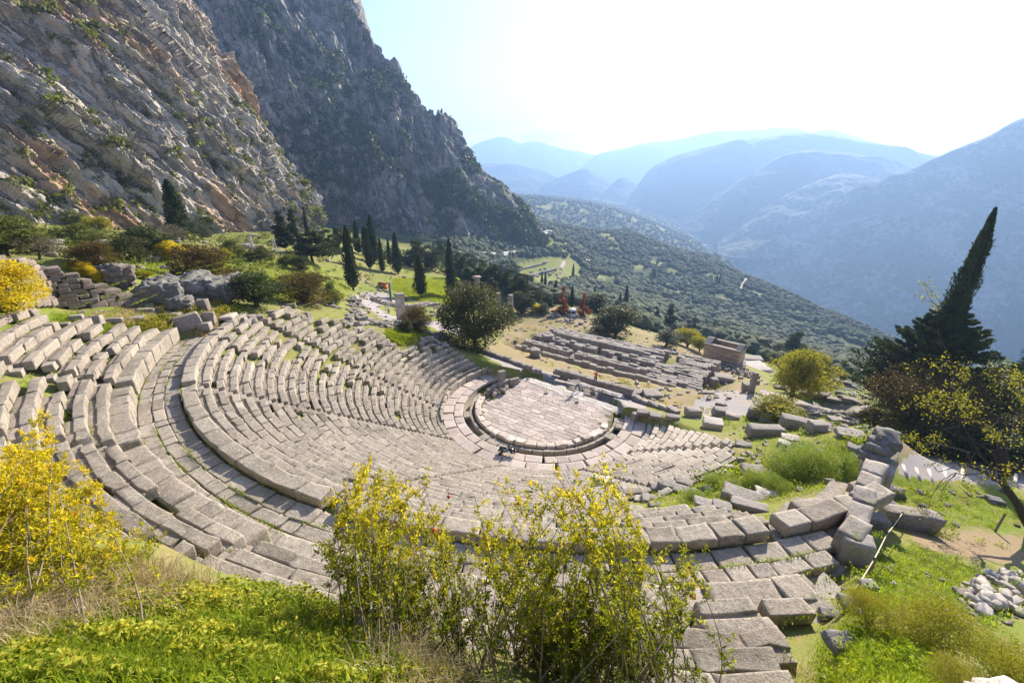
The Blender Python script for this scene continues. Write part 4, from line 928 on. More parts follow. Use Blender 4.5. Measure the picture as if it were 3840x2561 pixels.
plant('ybush', 'orange_tree', 1576, 796, 40, 50, 'round orange green tree left of the treasury'); plant('ybush', 'orange_tree', 1604, 808, 34, 34, 'smaller orange green tree against the treasury wall'); plant('yellow', 'yellow_bush', 1560, 764, 16, 22, 'orange yellow bush above the round orange tree', 'bush'); plant('ybush', 'green_bush', 1500, 762, 17, 24, 'yellow green bush under the dark conifers', 'bush')
plant('pine', 'pine_tree', 1815, 826, 62, 58, 'upright pine on the edge right of the treasury'); plant('pine', 'pine_tree', 1786, 824, 34, 40, 'lower pine leaning beside the upright pine'); plant('pine', 'pine_tree', 1646, 774, 32, 42, 'pine behind the treasury roof'); plant('shrub', 'green_bush', 1778, 834, 24, 42, 'round green bush below the edge pines', 'bush')
plant('ytree', 'almond_tree', 1816, 918, 112, 110, 'yellow green tree with dark trunk standing on the gravel square'); plant('ytree', 'almond_tree', 1856, 903, 84, 100, 'second yellow green tree behind the gravel square tree')
plant('ybush', 'green_bush', 1928, 876, 24, 24, 'small yellow bush by the far ruins', 'bush')
plant('ybush', 'green_bush', 1778, 962, 46, 92, 'spreading light green bush among blocks beside the gravel square', 'bush')
# hillside at the left
for kd, nm, x, y, h, w_, l in (('shrub', 'bush', 15, 588, 92, 120, 'big olive coloured bush above the dark wall'), ('bare', 'bare_tree', 92, 596, 58, 74, 'grey leafless tree on top of the dark wall'), ('shrub', 'bush', 192, 560, 44, 84, 'low wide bush at the foot of the cliff'), ('ybush', 'bush', 226, 536, 38, 46, 'pale yellow green bush under the cliff'),
        ('brown', 'bush', 226, 618, 62, 84, 'orange green round bush behind the dark wall'), ('dark', 'bush', 296, 602, 58, 86, 'dark evergreen bush right of the orange green bush'), ('dark', 'round_tree', 337, 594, 72, 88, 'dense dark round tree in the middle of the left slope'), ('bare', 'bare_tree', 392, 562, 46, 62, 'brownish thin bush below the lone cypress'),
        ('yellow', 'yellow_bush', 402, 600, 46, 58, 'bright yellow bush right of the dense dark tree'), ('brown', 'rusty_bush', 464, 650, 86, 116, 'rust brown juniper bush behind the grey boulders'), ('olive', 'olive_tree', 464, 550, 34, 42, 'grey olive tree at the cliff foot'), ('shrub', 'bush', 176, 524, 40, 42, 'dark bush clinging to the cliff foot'),
        ('shrub', 'bush', 541, 592, 40, 54, 'olive green bush on the upper slope'), ('shrub', 'bush', 575, 600, 22, 28, 'little bush between two larger bushes on the slope'), ('dark', 'round_tree', 600, 602, 36, 40, 'dark little round tree by the pylons'), ('ybush', 'bush', 520, 602, 30, 28, 'pale small tree on the grassy slope'), ('bare', 'bush', 624, 606, 24, 22, 'pale dry bush right of the dark little tree'),
        ('dark', 'round_tree', 588, 702, 76, 108, 'dark round tree at the top of the left theatre wing'), ('brown', 'rusty_bush', 704, 700, 72, 114, 'rust brown round bush above the theatre rows'), ('shrub', 'bush', 766, 702, 52, 38, 'leafy green bush right of the rust brown bush'), ('brown', 'bush', 957, 758, 52, 64, 'round olive brown bush beside the grass patch'), ('dark', 'bush', 932, 762, 28, 34, 'dark low bush left of the olive brown bush'), ('bare', 'bare_tree', 1061, 674, 30, 36, 'small leafless tree on the meadow'),
        ('shrub', 'bush', 660, 612, 26, 36, 'low bush on the earth bank'), ('dark', 'bush', 690, 622, 34, 46, 'dark undergrowth bush below the wide pine'), ('ybush', 'bush', 330, 640, 18, 40, 'yellowish bush by the pale boulder'), ('shrub', 'bush', 60, 545, 46, 60, 'dusty green bush high at the left cliff foot'), ('yellow', 'yellow_bush', 40, 722, 118, 120, 'large yellow leaved bush at the end of the dark wall')):
    plant(kd, nm, x, y, h, w_, l, 'bush' if 'bush' in nm else 'tree')
for k, (x, y, w_, h) in enumerate([(190, 628, 34, 26), (214, 636, 34, 24), (238, 648, 30, 20), (168, 618, 26, 18)]): plant('yellow', 'yellow_vine', x, y, h, w_, 'yellow leaved creeper growing along the broken top of the dark wall', 'creeper', 'creepers on the dark wall')
# right side
PROTO['big'] = [proto_cypress(31, 15000, .10, .016, 1.7)]; _norm(PROTO['big'][0])
def big_cypress():
    P = VG(2098, 950); e = empty('cypress_tree', P, 0, label='giant dark cypress with a tall spire and broad drooping lower boughs', cat='tree')
    h = fit_h(P, 482); tm, cm = PROTO['big'][0]; sx = 50 * depth(P) * KP / F
    o = bpy.data.objects.new('spire', cm); COL.objects.link(o); o.parent = e; o.scale = (sx, sx, h)
    o = bpy.data.objects.new('trunk', tm); COL.objects.link(o); o.parent = e; o.scale = (sx * 2, sx * 2, h)
    rs = np.random.RandomState(5); wpx = depth(P) * KP / F; C, D, t = [], [], []; tw = MB()
    for i in range(250):                     # drooping boughs that lift at their tips
        f = rs.rand() ** .8; z = h * (.06 + .50 * f); Rm = wpx * (160 * (1 - f) ** .8 + 14) * rs.uniform(.55, 1.05); a = rs.rand() * 6.283
        tt_ = np.linspace(.1, 1, 8); path = np.c_[Rm * tt_ * math.cos(a), Rm * tt_ * math.sin(a), z + Rm * (.42 * tt_ ** 2 - .22 * tt_)]
        tw.add(*tube(path, np.linspace(.10, .02, 8), 4)); n = 260
        u = rs.rand(n) ** .7; k = u * 7; i0 = np.minimum(k.astype(int), 6); c = path[i0] + (path[i0 + 1] - path[i0]) * (k - i0)[:, None]
        side = rs.normal(size=(n, 3)) * [.42, .42, .26] * (1.25 - u)[:, None] * (Rm / 4)
        C.append(c + side); D.append(np.tile([math.cos(a) * .6, math.sin(a) * .6, .5], (n, 1)) + rs.normal(size=(n, 3)) * .5); t.append(np.clip(.25 + .35 * rs.rand() + .25 * rs.rand(n), 0, 1))
    C = np.concatenate(C); v, f = leaves(C, np.concatenate(D), rs.uniform(.2, .5, len(C)), rs.uniform(.10, .2, len(C)), rs)
    MB().add(v, f, np.repeat(np.concatenate(t), 4)).build('lower_crown', mat_leaf('cypress_bough_leaf', (.022, .038, .010), (.085, .115, .030), .2, scale=.6), e); tw.build('bough', M_barkd, e)
big_cypress()
plant('bnear', 'rusty_bush', 2092, 1000, 148, 190, 'large rust brown juniper below the giant cypress', 'bush')
plant('brown', 'rusty_bush', 1992, 984, 44, 40, 'small olive brown bush by the path at the wall end', 'bush')
plant('jun', 'juniper_tree', 2222, 985, 130, 150, 'dark spreading juniper right of the giant cypress')
plant('lite', 'pine_tree', 2288, 890, 60, 84, 'pale green pine behind the giant cypress'); plant('big', 'cypress_tree', 2338, 930, 215, 62, 'second tall cypress at the edge of the view'); plant('fir', 'conifer_tree', 2300, 920, 80, 60, 'shaggy conifer below the second tall cypress')
plant('olive', 'olive_tree', 1990, 880, 44, 44, 'grey green olive left of the giant cypress'); plant('pine', 'pine_tree', 2010, 905, 74, 70, 'dense green pine at the left foot of the giant cypress'); plant('jun', 'juniper_tree', 2060, 930, 90, 90, 'dark juniper filling the foot of the giant cypress')
plant('dark', 'bush', 2150, 1045, 60, 110, 'dark bush in the shade by the stepped path', 'bush'); plant('dark', 'bush', 2260, 1058, 70, 130, 'dark bush beyond the stepped path', 'bush'); plant('dark', 'bush', 2340, 1060, 90, 110, 'shaded bush at the end of the stepped path', 'bush')
def twig_tree():                             # nearly bare tree leaning in from the right
    P = VG(2380, 1222); e = empty('almond_tree', P, 0, label='crooked dark trunked tree with thin yellow green leaves by the stepped path', cat='tree')
    rs = np.random.RandomState(8); d = depth(P); s = d * KP / F; mb = MB(); tips = []
    def up(px, py, dy=0): q = ray(px, py); Y = P[1] + dy; return np.array([float(q[0] / q[1]) * Y, Y, HC + float(q[2] / q[1]) * Y]) - P
    def grow(a, b, r0, lev):
        b = np.asarray(b); a = np.asarray(a); n = 7; t = np.linspace(0, 1, n)[:, None]; L = np.linalg.norm(b - a)
        pth = a + (b - a) * t + np.sin(t * math.pi) * rs.normal(size=3) * L * .10 + rs.normal(size=(n, 3)) * L * .025 * np.sin(t * math.pi); mb.add(*tube(pth, np.linspace(r0, r0 * .5, n), 6 if lev < 2 else 4))
        if lev >= 4: tips.append((pth[3:], L)); return
        for i in range(3 if lev else 4):
            k = n - 1 if i == 0 else rs.randint(3, n); dirn = (b - a) / L + rs.normal(size=3) * .62 + [0, 0, .12]; dirn /= np.linalg.norm(dirn)
            grow(pth[k], pth[k] + dirn * L * rs.uniform(.5, .75), r0 * .5 * (1 if i == 0 else .8), lev + 1)
    m1 = up(2338, 1160, -.3); m2 = up(2300, 1105, -.2); r0 = 9 * s
    v, f = tube([(0, 0, -.2), m1 * .5 + rs.normal(size=3) * .05, m1, m2], [r0 * 1.2, r0, r0 * .85, r0 * .75], 8); mb.add(v, f)
    for (x, y, dy, rk) in ((2270, 1000, .3, .62), (2225, 1040, -.6, .5), (2330, 985, .8, .6), (2200, 960, 0, .45), (2360, 1040, -.5, .55)): grow(m2, up(x, y, dy), r0 * rk, 1)
    mb.build('trunk', M_barkd, e)
    C, D = [], []
    for pth, L in tips:
        n = 26; k = rs.randint(0, len(pth), n); C.append(pth[k] + rs.normal(size=(n, 3)) * .16); D.append(rs.normal(size=(n, 3)) + [0, 0, -.2])
    C = np.concatenate(C); D = np.concatenate(D); v, f = leaves(C, D, rs.uniform(.08, .17, len(C)), rs.uniform(.04, .08, len(C)), rs); MB().add(v, f, np.repeat(rs.rand(len(C)) * .8, 4)).build('crown', M_yolv, e)
twig_tree()
# small leafy bushes on the right slope and the green mound inside the ruined rows
PROTO['green'] = [proto_round(41, mat_leaf('fresh_leaf', (.07, .13, .008), (.22, .30, .018), .45, (.38, .40, .02)), 5500, .024, .0, 26, .8, .012, .4, multi=3), proto_round(42, bpy.data.materials['fresh_leaf'], 5500, .024, .0, 26, .8, .012, .4, multi=3)]
for _p in PROTO['green']: _norm(_p)
for x, y, h, w_, l, kd in ((1990, 1440, 70, 105, 'yellow green bush below the rope railing', 'ynear'), (2140, 1488, 98, 160, 'wide yellow green bush beside the rubble heap', 'ynear'), (2290, 1575, 90, 140, 'olive yellow bush in the lower corner of the slope', 'ynear'), (2190, 1590, 50, 110, 'yellow green leaved bush at the bottom of the slope', 'ynear')): plant(kd, 'yellow_bush', x, y, h, w_, l, 'bush')
for k, (x, y, h, w_) in enumerate([(1800, 1100, 46, 92), (1860, 1092, 54, 100), (1915, 1086, 52, 80), (1740, 1120, 34, 70), (1690, 1130, 30, 62), (1640, 1118, 26, 56), (1830, 1050, 30, 90), (1590, 1150, 22, 50), (1775, 1128, 30, 60)]):
    plant('green', 'green_bush', x, y, h, w_, 'low bright green leafy bush on the mound inside the broken rows', 'bush', 'low bushes on the green mound')
# ---------------------------------------------------------------- olive woods on the valley slopes (uncountable)
def ico(sub):
    bm = bmesh.new(); bmesh.ops.create_icosphere(bm, subdivisions=sub, radius=1); v = np.array([x.co for x in bm.verts]); f = np.array([[q.index for q in p.verts] for p in bm.faces]); bm.free(); return v, f
def gsample(n, r0, r1, a0, a1, seed):
    rs = np.random.RandomState(seed); a = np.radians(rs.uniform(a0, a1, n)); r = np.sqrt(rs.uniform(r0 ** 2, r1 ** 2, n))
    i = np.clip(np.searchsorted(rr, r) - 1, 0, NR - 2); j = np.clip(((a - ang[0]) / (ang[1] - ang[0])).astype(int), 0, NA - 2)
    f = (r - rr[i]) / (rr[i + 1] - rr[i]); g = (a - ang[j]) / (ang[1] - ang[0]); ZZ = GZ.reshape(NR, NA); TT = gtint.reshape(NR, NA)
    z = (ZZ[i, j] * (1 - f) + ZZ[i + 1, j] * f) * (1 - g) + (ZZ[i, j + 1] * (1 - f) + ZZ[i + 1, j + 1] * f) * g
    return np.c_[r * np.sin(a), r * np.cos(a) - .6, z], TT[i, j], rs
def woods():
    mb = MB()
    for n, r0, r1, sub, seed in ((9000, 120, 420, 2, 1), (42000, 420, 1100, 1, 2), (26000, 1100, 2600, 1, 3)):
        P, t, rs = gsample(n, r0, r1, -32, 55, seed); p = PR(P)
        cl = fbm(np.c_[P[:, 0] / 55, P[:, 1] / 55, 0 * P[:, 0]], 3)
        ok = (t > .62) & (cl > -.42) & (p[:, 0] > 1000) & (p[:, 0] < 2400) & (p[:, 1] < 905)
        ok &= ~inpoly(p[:, 0], p[:, 1], [(1130, 660), (1190, 614), (1260, 594), (1330, 602), (1325, 640), (1250, 665)])
        rq = PR(rpi)[::3]; rd = np.abs(p[:, None, :2] - rq[None]); ok &= ~((rd[..., 0] < 4.5) & (p[:, None, 1] - rq[None, :, 1] < 7) & (p[:, None, 1] - rq[None, :, 1] > -2.5)).any(1)
        P = P[ok]; v0, f0 = ico(sub); m = len(P); s = rs.uniform(1.7, 3.3, m) * (1 if r1 < 1200 else 1.7)
        j = 1 + .20 * rs.normal(size=(m, len(v0), 1)); V = v0[None] * j * s[:, None, None] * [1, 1, .82]; V = V + P[:, None] + np.array([0, 0, 1.])[None, None] * (s * .6)[:, None, None]
        Fc = (f0[None] + np.arange(m)[:, None, None] * len(v0)).reshape(-1, 3)
        mb.add(V.reshape(-1, 3), Fc, np.repeat(np.clip(.45 + .25 * rs.normal(size=m), 0, 1), len(v0)))
    m_, nt = newmat('olive_canopy'); N = NT(nt); c = N.noise(1.2, 5, .7)
    col = N.mix(c, N.ramp(N.attr(), [(0, (.032, .046, .022)), (.6, (.060, .080, .042)), (1, (.10, .115, .055))]), (.13, .15, .09)); col = N.mix(N.ramp(c, [(.36, .8), (.5, 0)]), col, (.018, .026, .013))
    N.out(N.bsdf(col, .9, N.bump(c, 1., .8), .1))
    tag(mb.build('olive_woods', m_), 'grey green olive woods covering the valley slope', 'woods', kind='stuff')
import bmesh
woods()
# ---------------------------------------------------------------- scrub rooted in the cliffs (uncountable)
def scrub(P, amount, size, seed, name, label, lo=.0):
    rs = np.random.RandomState(seed); nv, nu = P.shape[:2]; i = rs.randint(int(nv * .02), int(nv * .93), amount * 4); j = rs.randint(0, nu, amount * 4); C = P[i, j]
    k = fbm(C / (size * 14), 3) + .6 * (1 - i / nv) > .18 + .25 * rs.rand(len(C)); p = PR(C); k &= (p[:, 0] > -40) & (p[:, 1] > -40); C = C[k][:amount]
    s = size * rs.uniform(.35, 1.2, len(C)); n = 26; V = C[:, None] + rs.normal(size=(len(C), n, 3)) * (s * .5)[:, None, None] * [1, 1, .7] + [0, -.2, .3 * size]
    v, f = leaves(V.reshape(-1, 3), rs.normal(size=(len(C) * n, 3)) + [0, 0, .5], np.repeat(s * .75, n), np.repeat(s * .5, n), rs)
    tag(MB().add(v, f, np.repeat(np.repeat(rs.rand(len(C)) * .6, n) + .4 * rs.rand(len(C) * n), 4)).build(name, M_shrub if seed == 1 else M_pine), label, 'scrub', kind='stuff')
scrub(P1[:420], 420, 1.5, 1, 'cliff_scrub', 'dusty green bushes scattered over the sunlit cliff'); scrub(P2[:420], 3600, 3.4, 2, 'cliff_scrub', 'dark bushes scattered over the shaded cliff')
# ================================================================== walls, blocks, temple, treasury ...
M_blk = mat_stone('ruin_stone', (.40, .36, .32), (.23, .205, .185), (.20, .19, .17), (.42, .31, .25), 1., .35, .9)
M_blkp = mat_stone('pale_ruin_stone', (.58, .52, .45), (.40, .36, .31), (.34, .31, .27), (.56, .42, .33), 1., .1, .7)
M_bould = mat_stone('boulder_stone', (.29, .275, .26), (.14, .135, .13), (.12, .115, .10), (.30, .25, .20), 1., .4, 1.)
M_dwall = mat_stone('old_wall_stone', (.30, .25, .21), (.17, .145, .125), (.15, .15, .12), (.36, .24, .17), .9, .3, .9)
def one(name, v, f, mat, label, cat, group=None, tint=.5, org=None):
    org = v.mean(0) * [1, 1, 0] + [0, 0, v[:, 2].min()] if org is None else np.asarray(org)
    o = MB().add(v - org, f, tint).build(name, mat); o.location = org; return tag(o, label, cat, group)
def blk(x0, x1, yt, yb, label, name='stone_block', cat='stone block', d=.6, rz=None, tilt=(0, 0), mat=None, group=None, n=4, rough=.03, bould=0, tint=None, h=None, sink=.06, dz=0):
    P = VG((x0 + x1) / 2, yb - .18 * (yb - yt)); m = pxm(P); w_ = (x1 - x0) * m; dd = w_ * d; sd = (HC - P[2]) / np.linalg.norm(P - [0, 0, HC]); cd = math.sqrt(1 - sd * sd)
    hh = max(.16 * w_, .12, ((yb - yt) * m - dd * sd) / cd) if h is None else h
    rz = rnd.uniform(-.35, .35) - math.atan2(P[0], P[1]) * .5 if rz is None else rz
    v, f = stone((P[0], P[1] + dd * .2, P[2] - sink + dz), (w_ * .95, dd, hh + sink), rz, tilt, n, rough * min(1, w_), .06, .16, bould)
    return one(name, v, f, mat or M_blk, label, cat, group, .5 + rnd.gauss(0, .12) if tint is None else tint)
# stone prototypes for fields of loose blocks
SP_ = []
for k in range(14):
    rs_ = np.random.RandomState(100 + k); v, f = stone((0, 0, -.08), (1, rs_.uniform(.5, .9), rs_.uniform(.4, .75)), 0, (0, 0), 3 if k < 9 else 5, .04, .06, .2, .0 if k < 9 else .75, rs_, .15)
    SP_.append([me_of(MB().add(v, f, .5 + rs_.normal() * .14), 'stone_block', M_) for M_ in (M_blk, M_blkp, M_bould)])
STUFF = MB()
def field(poly, n, s0, s1, name, label, cat, group, mat=0, seed=1, boul=False, tall=1., P=None, lift=0., stuff=False):
    if P is None: q, rs = inpic(poly, n, seed); P = VGv(q[:, 0], q[:, 1])
    else: rs = np.random.RandomState(seed)
    for p in P:
        k = rs.randint(9, 14) if boul else rs.randint(0, 10)
        if stuff:
            me = SP_[k][0]; a = np.zeros(len(me.vertices) * 3, np.float32); me.vertices.foreach_get('co', a); a = a.reshape(-1, 3); b = np.zeros(len(me.polygons) * 4, np.int32); me.polygons.foreach_get('vertices', b)
            s = s0 + (s1 - s0) * rs.rand() ** 1.8; STUFF.add(rotz(a * [s * rs.uniform(.8, 1.3), s * rs.uniform(.7, 1.1), s * rs.uniform(.6, 1.1) * tall], rs.rand() * 6.28) + p + [0, 0, lift], b.reshape(-1, 4), np.clip(.5 + rs.normal() * .15, 0, 1)); continue
        o = bpy.data.objects.new(name, SP_[k][mat]); COL.objects.link(o)
        s = s0 + (s1 - s0) * rs.rand() ** 1.8; o.location = p + [0, 0, lift]; o.scale = (s * rs.uniform(.8, 1.3), s * rs.uniform(.7, 1.1), s * rs.uniform(.6, 1.1) * tall); o.rotation_euler = (rs.normal() * .08, rs.normal() * .08, rs.rand() * 6.28)
        tag(o, label, cat, group)
def course_wall(name, line, hs, label, thick=.7, ch=.36, L=(.6, 1.3), mat=None, rough=.025, seed=1, top=None, tint=.5, cat='wall', batter=0.):
    """dry stone wall: line = base points (world), hs = height at each; blocks in courses"""
    rs = np.random.RandomState(seed); line = np.asarray(line, float); seg = np.r_[0, np.cumsum(np.hypot(*np.diff(line[:, :2], axis=0).T))]; mb = MB()
    nc = int(math.ceil(max(hs) / ch))
    for c in range(nc):
        s = -rs.rand() * L[0]
        while s < seg[-1] - .1:
            l = rs.uniform(*L); m = np.clip(s + l / 2, 0, seg[-1]); p = np.array([np.interp(m, seg, line[:, k]) for k in range(3)]); H_ = np.interp(m, seg, hs)
            if (c + .6) * ch <= H_ + rs.normal() * .08:
                p2 = np.array([np.interp(np.clip(m + .1, 0, seg[-1]), seg, line[:, k]) for k in range(3)]); p1 = np.array([np.interp(np.clip(m - .1, 0, seg[-1]), seg, line[:, k]) for k in range(3)]); a = math.atan2(*(p2 - p1)[1::-1])
                nrm = np.array([-math.sin(a), math.cos(a), 0])
                v, f = stone(p + nrm * (batter * c + rs.normal() * .02) + [0, 0, c * ch - .12], (l - .02, thick * rs.uniform(.9, 1.1), ch - .015 + (.12 if c == 0 else 0)), a, (rs.normal() * .012, rs.normal() * .012), 3, rough, .018, .14, 0, rs); mb.add(v, f, np.clip(tint + rs.normal() * .15, .02, 1))
            s += l
    org = line.mean(0); 
    for k in range(len(mb.v)): mb.v[k] = mb.v[k] - org
    o = mb.build(name, mat or M_blk); o.location = org; return tag(o, label, cat)
# dark retaining wall at the upper left
wl = [VG(x, y) for x, y in ((-70, 712), (40, 704), (120, 700), (210, 702), (285, 702), (335, 696), (400, 694), (468, 690))]
def htop(P, vy): return max(.3, fit_h(np.asarray(P), vy))
course_wall('stone_wall', wl, [htop(p, t) for p, t in zip(wl, (590, 592, 597, 634, 668, 684, 686, 688))], 'tall dark stone retaining wall in shade with its top broken into steps', 1.1, .40, (.5, 1.25), M_dwall, .02, 3, batter=.03, tint=.42)
for P_ in ((20, 596), (60, 595), (105, 592)): pass
# boulders and blocks above the left wing
for a in ((251, 297, 616, 664, 'pale pitted boulder behind the broken end of the dark wall', .8), (224, 252, 610, 632, 'rounded grey boulder left of the pale pitted boulder', .8), (408, 486, 646, 700, 'big rounded grey boulder at the end of the dark wall', .7), (322, 400, 656, 706, 'low jagged grey rock joined to the dark wall', .6), (388, 436, 686, 722, 'flat cracked rock in front of the big rounded boulder', .9), (0, 32, 688, 712, 'dark boulder beside the yellow leaved bush', .7), (332, 372, 640, 656, 'small flat grey rock in the grass', .7)):
    blk(*a[:5], name='boulder', cat='boulder', d=a[5], mat=M_bould, bould=.45, rough=.10, n=16)
def slab_rock():
    a = VG(395, 668); b = VG(530, 698); m = pxm(a); v, f = cubegrid(22); v = v.copy(); s = v / np.linalg.norm(v, axis=1)[:, None]; v = v * .55 + s * .55; L = np.linalg.norm((b - a)[:2]); v = v * np.array([L * .62, 2.4, 1.35]); v[:, 2] *= np.interp(v[:, 0], [-L * .6, L * .6], [1.25, .6]); v = v + .30 * np.c_[fbm(v * .5, 3), fbm(v * .5 + 7, 3), fbm(v * .6 + 3, 3)] + .55 * facets(v * .8 + 3, 5)[:, None] * s + .2 * facets(v * 2 + 3, 6)[:, None] * s
    v = rotz(v, math.atan2(b[1] - a[1], b[0] - a[0])) + (a + b) / 2 + [0, 1.2, .5]; one('boulder', v, f, M_bould, 'long sloping slab of grey rock below the rust brown bush', 'boulder')
slab_rock()
for a in ((404, 460, 724, 762, 'large tilted cut block standing in dry grass', .5, .35), (466, 492, 718, 748, 'upright cut block beside the large tilted block', .7, .2), (456, 484, 740, 762, 'short block in front of the upright cut block', .7, .2), (472, 532, 772, 788, 'long dark beam of stone at the top of the walkway', .3, .1), (311, 356, 708, 722, 'slab lying on grass before the dark wall', .4, 0), (304, 345, 697, 710, 'broken pale slab behind the other slab in the grass', .5, 0), (200, 232, 726, 750, 'pointed white rock on the grass above the rows', .7, .2), (240, 275, 730, 744, 'flat white stone on the grass above the rows', .5, 0), (162, 188, 723, 742, 'grey stone at the end of the upper rows', .7, 0), (290, 326, 726, 738, 'worn slab lying on the end of the upper rows', .6, 0), (137, 156, 741, 752, 'small stone near the upper rows', .8, 0), (46, 80, 712, 732, 'weathered block by the yellow leaved bush', .5, 0), (390, 412, 718, 730, 'cubic stone in the weeds', .7, 0), (455, 480, 690, 722, 'stacked dark block pile by the big boulder', .6, 0), (537, 566, 728, 746, 'dark block at the top of the left wing', .5, 0)):
    blk(*a[:5], d=a[5], tilt=(rnd.uniform(-1, 1) * a[6], rnd.uniform(-1, 1) * a[6]))
pv_ = [tuple(VG(x, y)[:2]) for x, y in ((482, 712), (502, 710), (534, 732), (508, 736))]; ps = paving(pv_, .3, 3, 2, VG(505, 722)[2] + .25, .02, h=.3); 
blk(482, 532, 711, 736, 'flat pale slab pierced with rows of holes', d=.8, mat=M_blkp, h=.22)
field([(784, 745), (800, 690), (815, 680), (835, 705), (862, 735), (850, 750)], 95, .5, 1.1, 'stone_block', 'squared dark stone in the heap beside the grey path', 'stone block', 'heap of stones by the grey path', 0, 11, stuff=True)
field([(540, 742), (700, 695), (760, 698), (850, 748), (900, 745), (890, 752), (760, 705), (690, 702), (560, 750)], 40, .5, 1.2, 'stone_block', 'loose block on the crest of the left theatre wing', 'stone block', 'loose blocks on the wing crest', 0, 12)
field([(860, 748), (905, 735), (960, 758), (1010, 765), (1040, 775), (1000, 795), (940, 765), (880, 758)], 26, .5, 1.2, 'stone_block', 'tumbled block around the bright grass patch', 'stone block', 'tumbled blocks round the grass patch', 0, 13)
field([(960, 790), (1000, 765), (1030, 780), (1045, 800), (1010, 806), (975, 812)], 22, .6, 1.3, 'stone_block', 'block stacked on the broken end of the left wing', 'stone block', 'blocks on the broken wing end', 0, 14, lift=.3)
field([(820, 640), (900, 628), (960, 640), (980, 690), (1000, 700), (900, 690), (840, 650)], 34, .4, 1.0, 'stone_block', 'grey stone scattered beside the meadow track', 'stone block', 'stones beside the meadow track', 0, 15, stuff=True)
field([(930, 712), (1040, 700), (1030, 735), (960, 728)], 36, .4, 1., 'stone_block', 'small pale block strewn behind the tall pillar', 'stone block', 'blocks strewn behind the pillar', 1, 16, stuff=True)
for pts, hv, l in (([(857, 692), (880, 700), (912, 704)], 13, 'low block wall along the far side of the grey path'), ([(933, 712), (955, 710), (981, 704)], 14, 'thick block wall behind the tall square pillar'), ([(981, 704), (1006, 702)], 10, 'short continuation of the block wall toward the slim cypress'), ([(905, 742), (870, 748), (845, 735)], 5, 'knee high kerb wall on the near side of the grey path')):
    ln = [VG(*p) for p in pts]; course_wall('stone_wall', ln, [hv * pxm(p) for p in ln], l, .8, .45, (.7, 1.4), M_blk, .03, rnd.randint(1, 99))
# the tall square pillar
def pillar():
    P = VG(922, 736); h = fit_h(P, 674); w_ = 19 * pxm(P); e = empty('stone_pillar', P, .5, label='tall square pillar of pale blocks beside the grey path', cat='pillar'); sh, n = MB(), 9
    for k in range(n):
        for s in (-1, 1): v, f = stone((s * w_ * .235, 0, k * h * .92 / n), (w_ * .47, w_ * (.86 - .01 * k), h * .92 / n - .012), 0, (0, 0), 3, .012, .02, .1); sh.add(v, f, np.clip(.6 + rnd.gauss(0, .12), 0, 1))
    sh.build('shaft', M_blkp, e); v, f = stone((0, 0, h * .92), (w_ * 1.12, w_ * 1.05, h * .05), 0, (0, 0), 3, .02, .03); MB().add(v, f).build('cap', M_blkp, e); v, f = stone((0, 0, h * .97), (w_ * .95, w_ * .9, h * .03), 0, (0, 0), 3, .03, .05); MB().add(v, f, .4).build('capping_slab', M_blk, e)
    v, f = stone((0, 0, -.3), (w_ * 1.25, w_ * 1.2, .5), 0, (0, 0), 3, .03, .03); MB().add(v, f).build('base', M_blkp, e)
pillar()
M_bronze = mat_plain('green_bronze', (.10, .17, .14), .5, .3, 3)
def serpent():
    P = VG(899, 700); h = fit_h(P, 650); e = empty('bronze_column', P, label='slim dark green twisted bronze column on a round stone pedestal', cat='column'); r = 2.6 * pxm(P); mb = MB(); t = np.linspace(0, 1, 90)
    for k in range(3): a = t * 2 * math.pi * 9 + k * 2.094; mb.add(*tube(np.c_[r * .5 * np.cos(a), r * .5 * np.sin(a), .5 + t * (h - .5)], r * (.62 - .15 * t), 6))
    mb.build('shaft', M_bronze, e); MB().add(*lathe((0, 0, 0), [(.01, 0), (2.1, 0), (2.1, .28), (1.5, .28), (1.5, .55), (.8, .55), (.8, .8), (.01, .8)], 20)).build('pedestal', M_blkp, e)
serpent()
M_org = mat_plain('orange_boards', (.50, .16, .03), .7, .25, 2); M_rust = mat_plain('rusty_roof', (.22, .08, .04), .7, .3, 4); M_white = mat_plain('white_paint', (.75, .74, .70), .6, .08, 3); M_dark = mat_plain('dark_glass', (.03, .035, .04), .25, .2, 3)
def hut():
    P = VG(880, 662); w_ = 17 * pxm(P); h = fit_h(P, 651); e = empty('wooden_hut', P, -.3, label='small orange wooden hut on the meadow edge', cat='hut'); MB().add(*box((0, 0, -.1), (w_, w_ * .7, h + .1))).build('wall', M_org, e)
    r = MB(); 
    for s in (-1, 1): v, f = box((0, 0, 0), (w_ * 1.16, w_ * .46, .08)); v = rotx(v, -s * .5) + [0, s * w_ * .19, h + .10]; r.add(v, f)
    r.build('roof', M_rust, e); MB().add(*box((0, -w_ * .355, h * .62), (w_ * .4, .03, h * .14))).build('sign', M_white, e); MB().add(*box((w_ * .3, -w_ * .355, 0), (w_ * .2, .03, h * .55))).build('door', M_rust, e)
hut()
def booth():
    P = VG(1313, 726); w_ = 13 * pxm(P); h = fit_h(P, 708); e = empty('ticket_booth', P, .4, label='small grey white glazed booth between the two rust red trees', cat='booth')
    MB().add(*box((0, 0, -.2), (w_, w_, h * .45))).build('base_panel', M_white, e); MB().add(*box((0, 0, h * .30), (w_ * .94, w_ * .94, h * .5))).build('window', M_dark, e)
    for sx in (-1, 1):
        for sy in (-1, 1): MB().add(*box((sx * w_ * .47, sy * w_ * .47, 0), (.12, .12, h * .82))).build('post', M_white, e)
    MB().add(*lathe((0, 0, h * .78), [(w_ * .85, 0), (w_ * .82, .15), (w_ * .2, h * .24), (.01, h * .25)], 4)).build('roof', M_white, e)
booth()
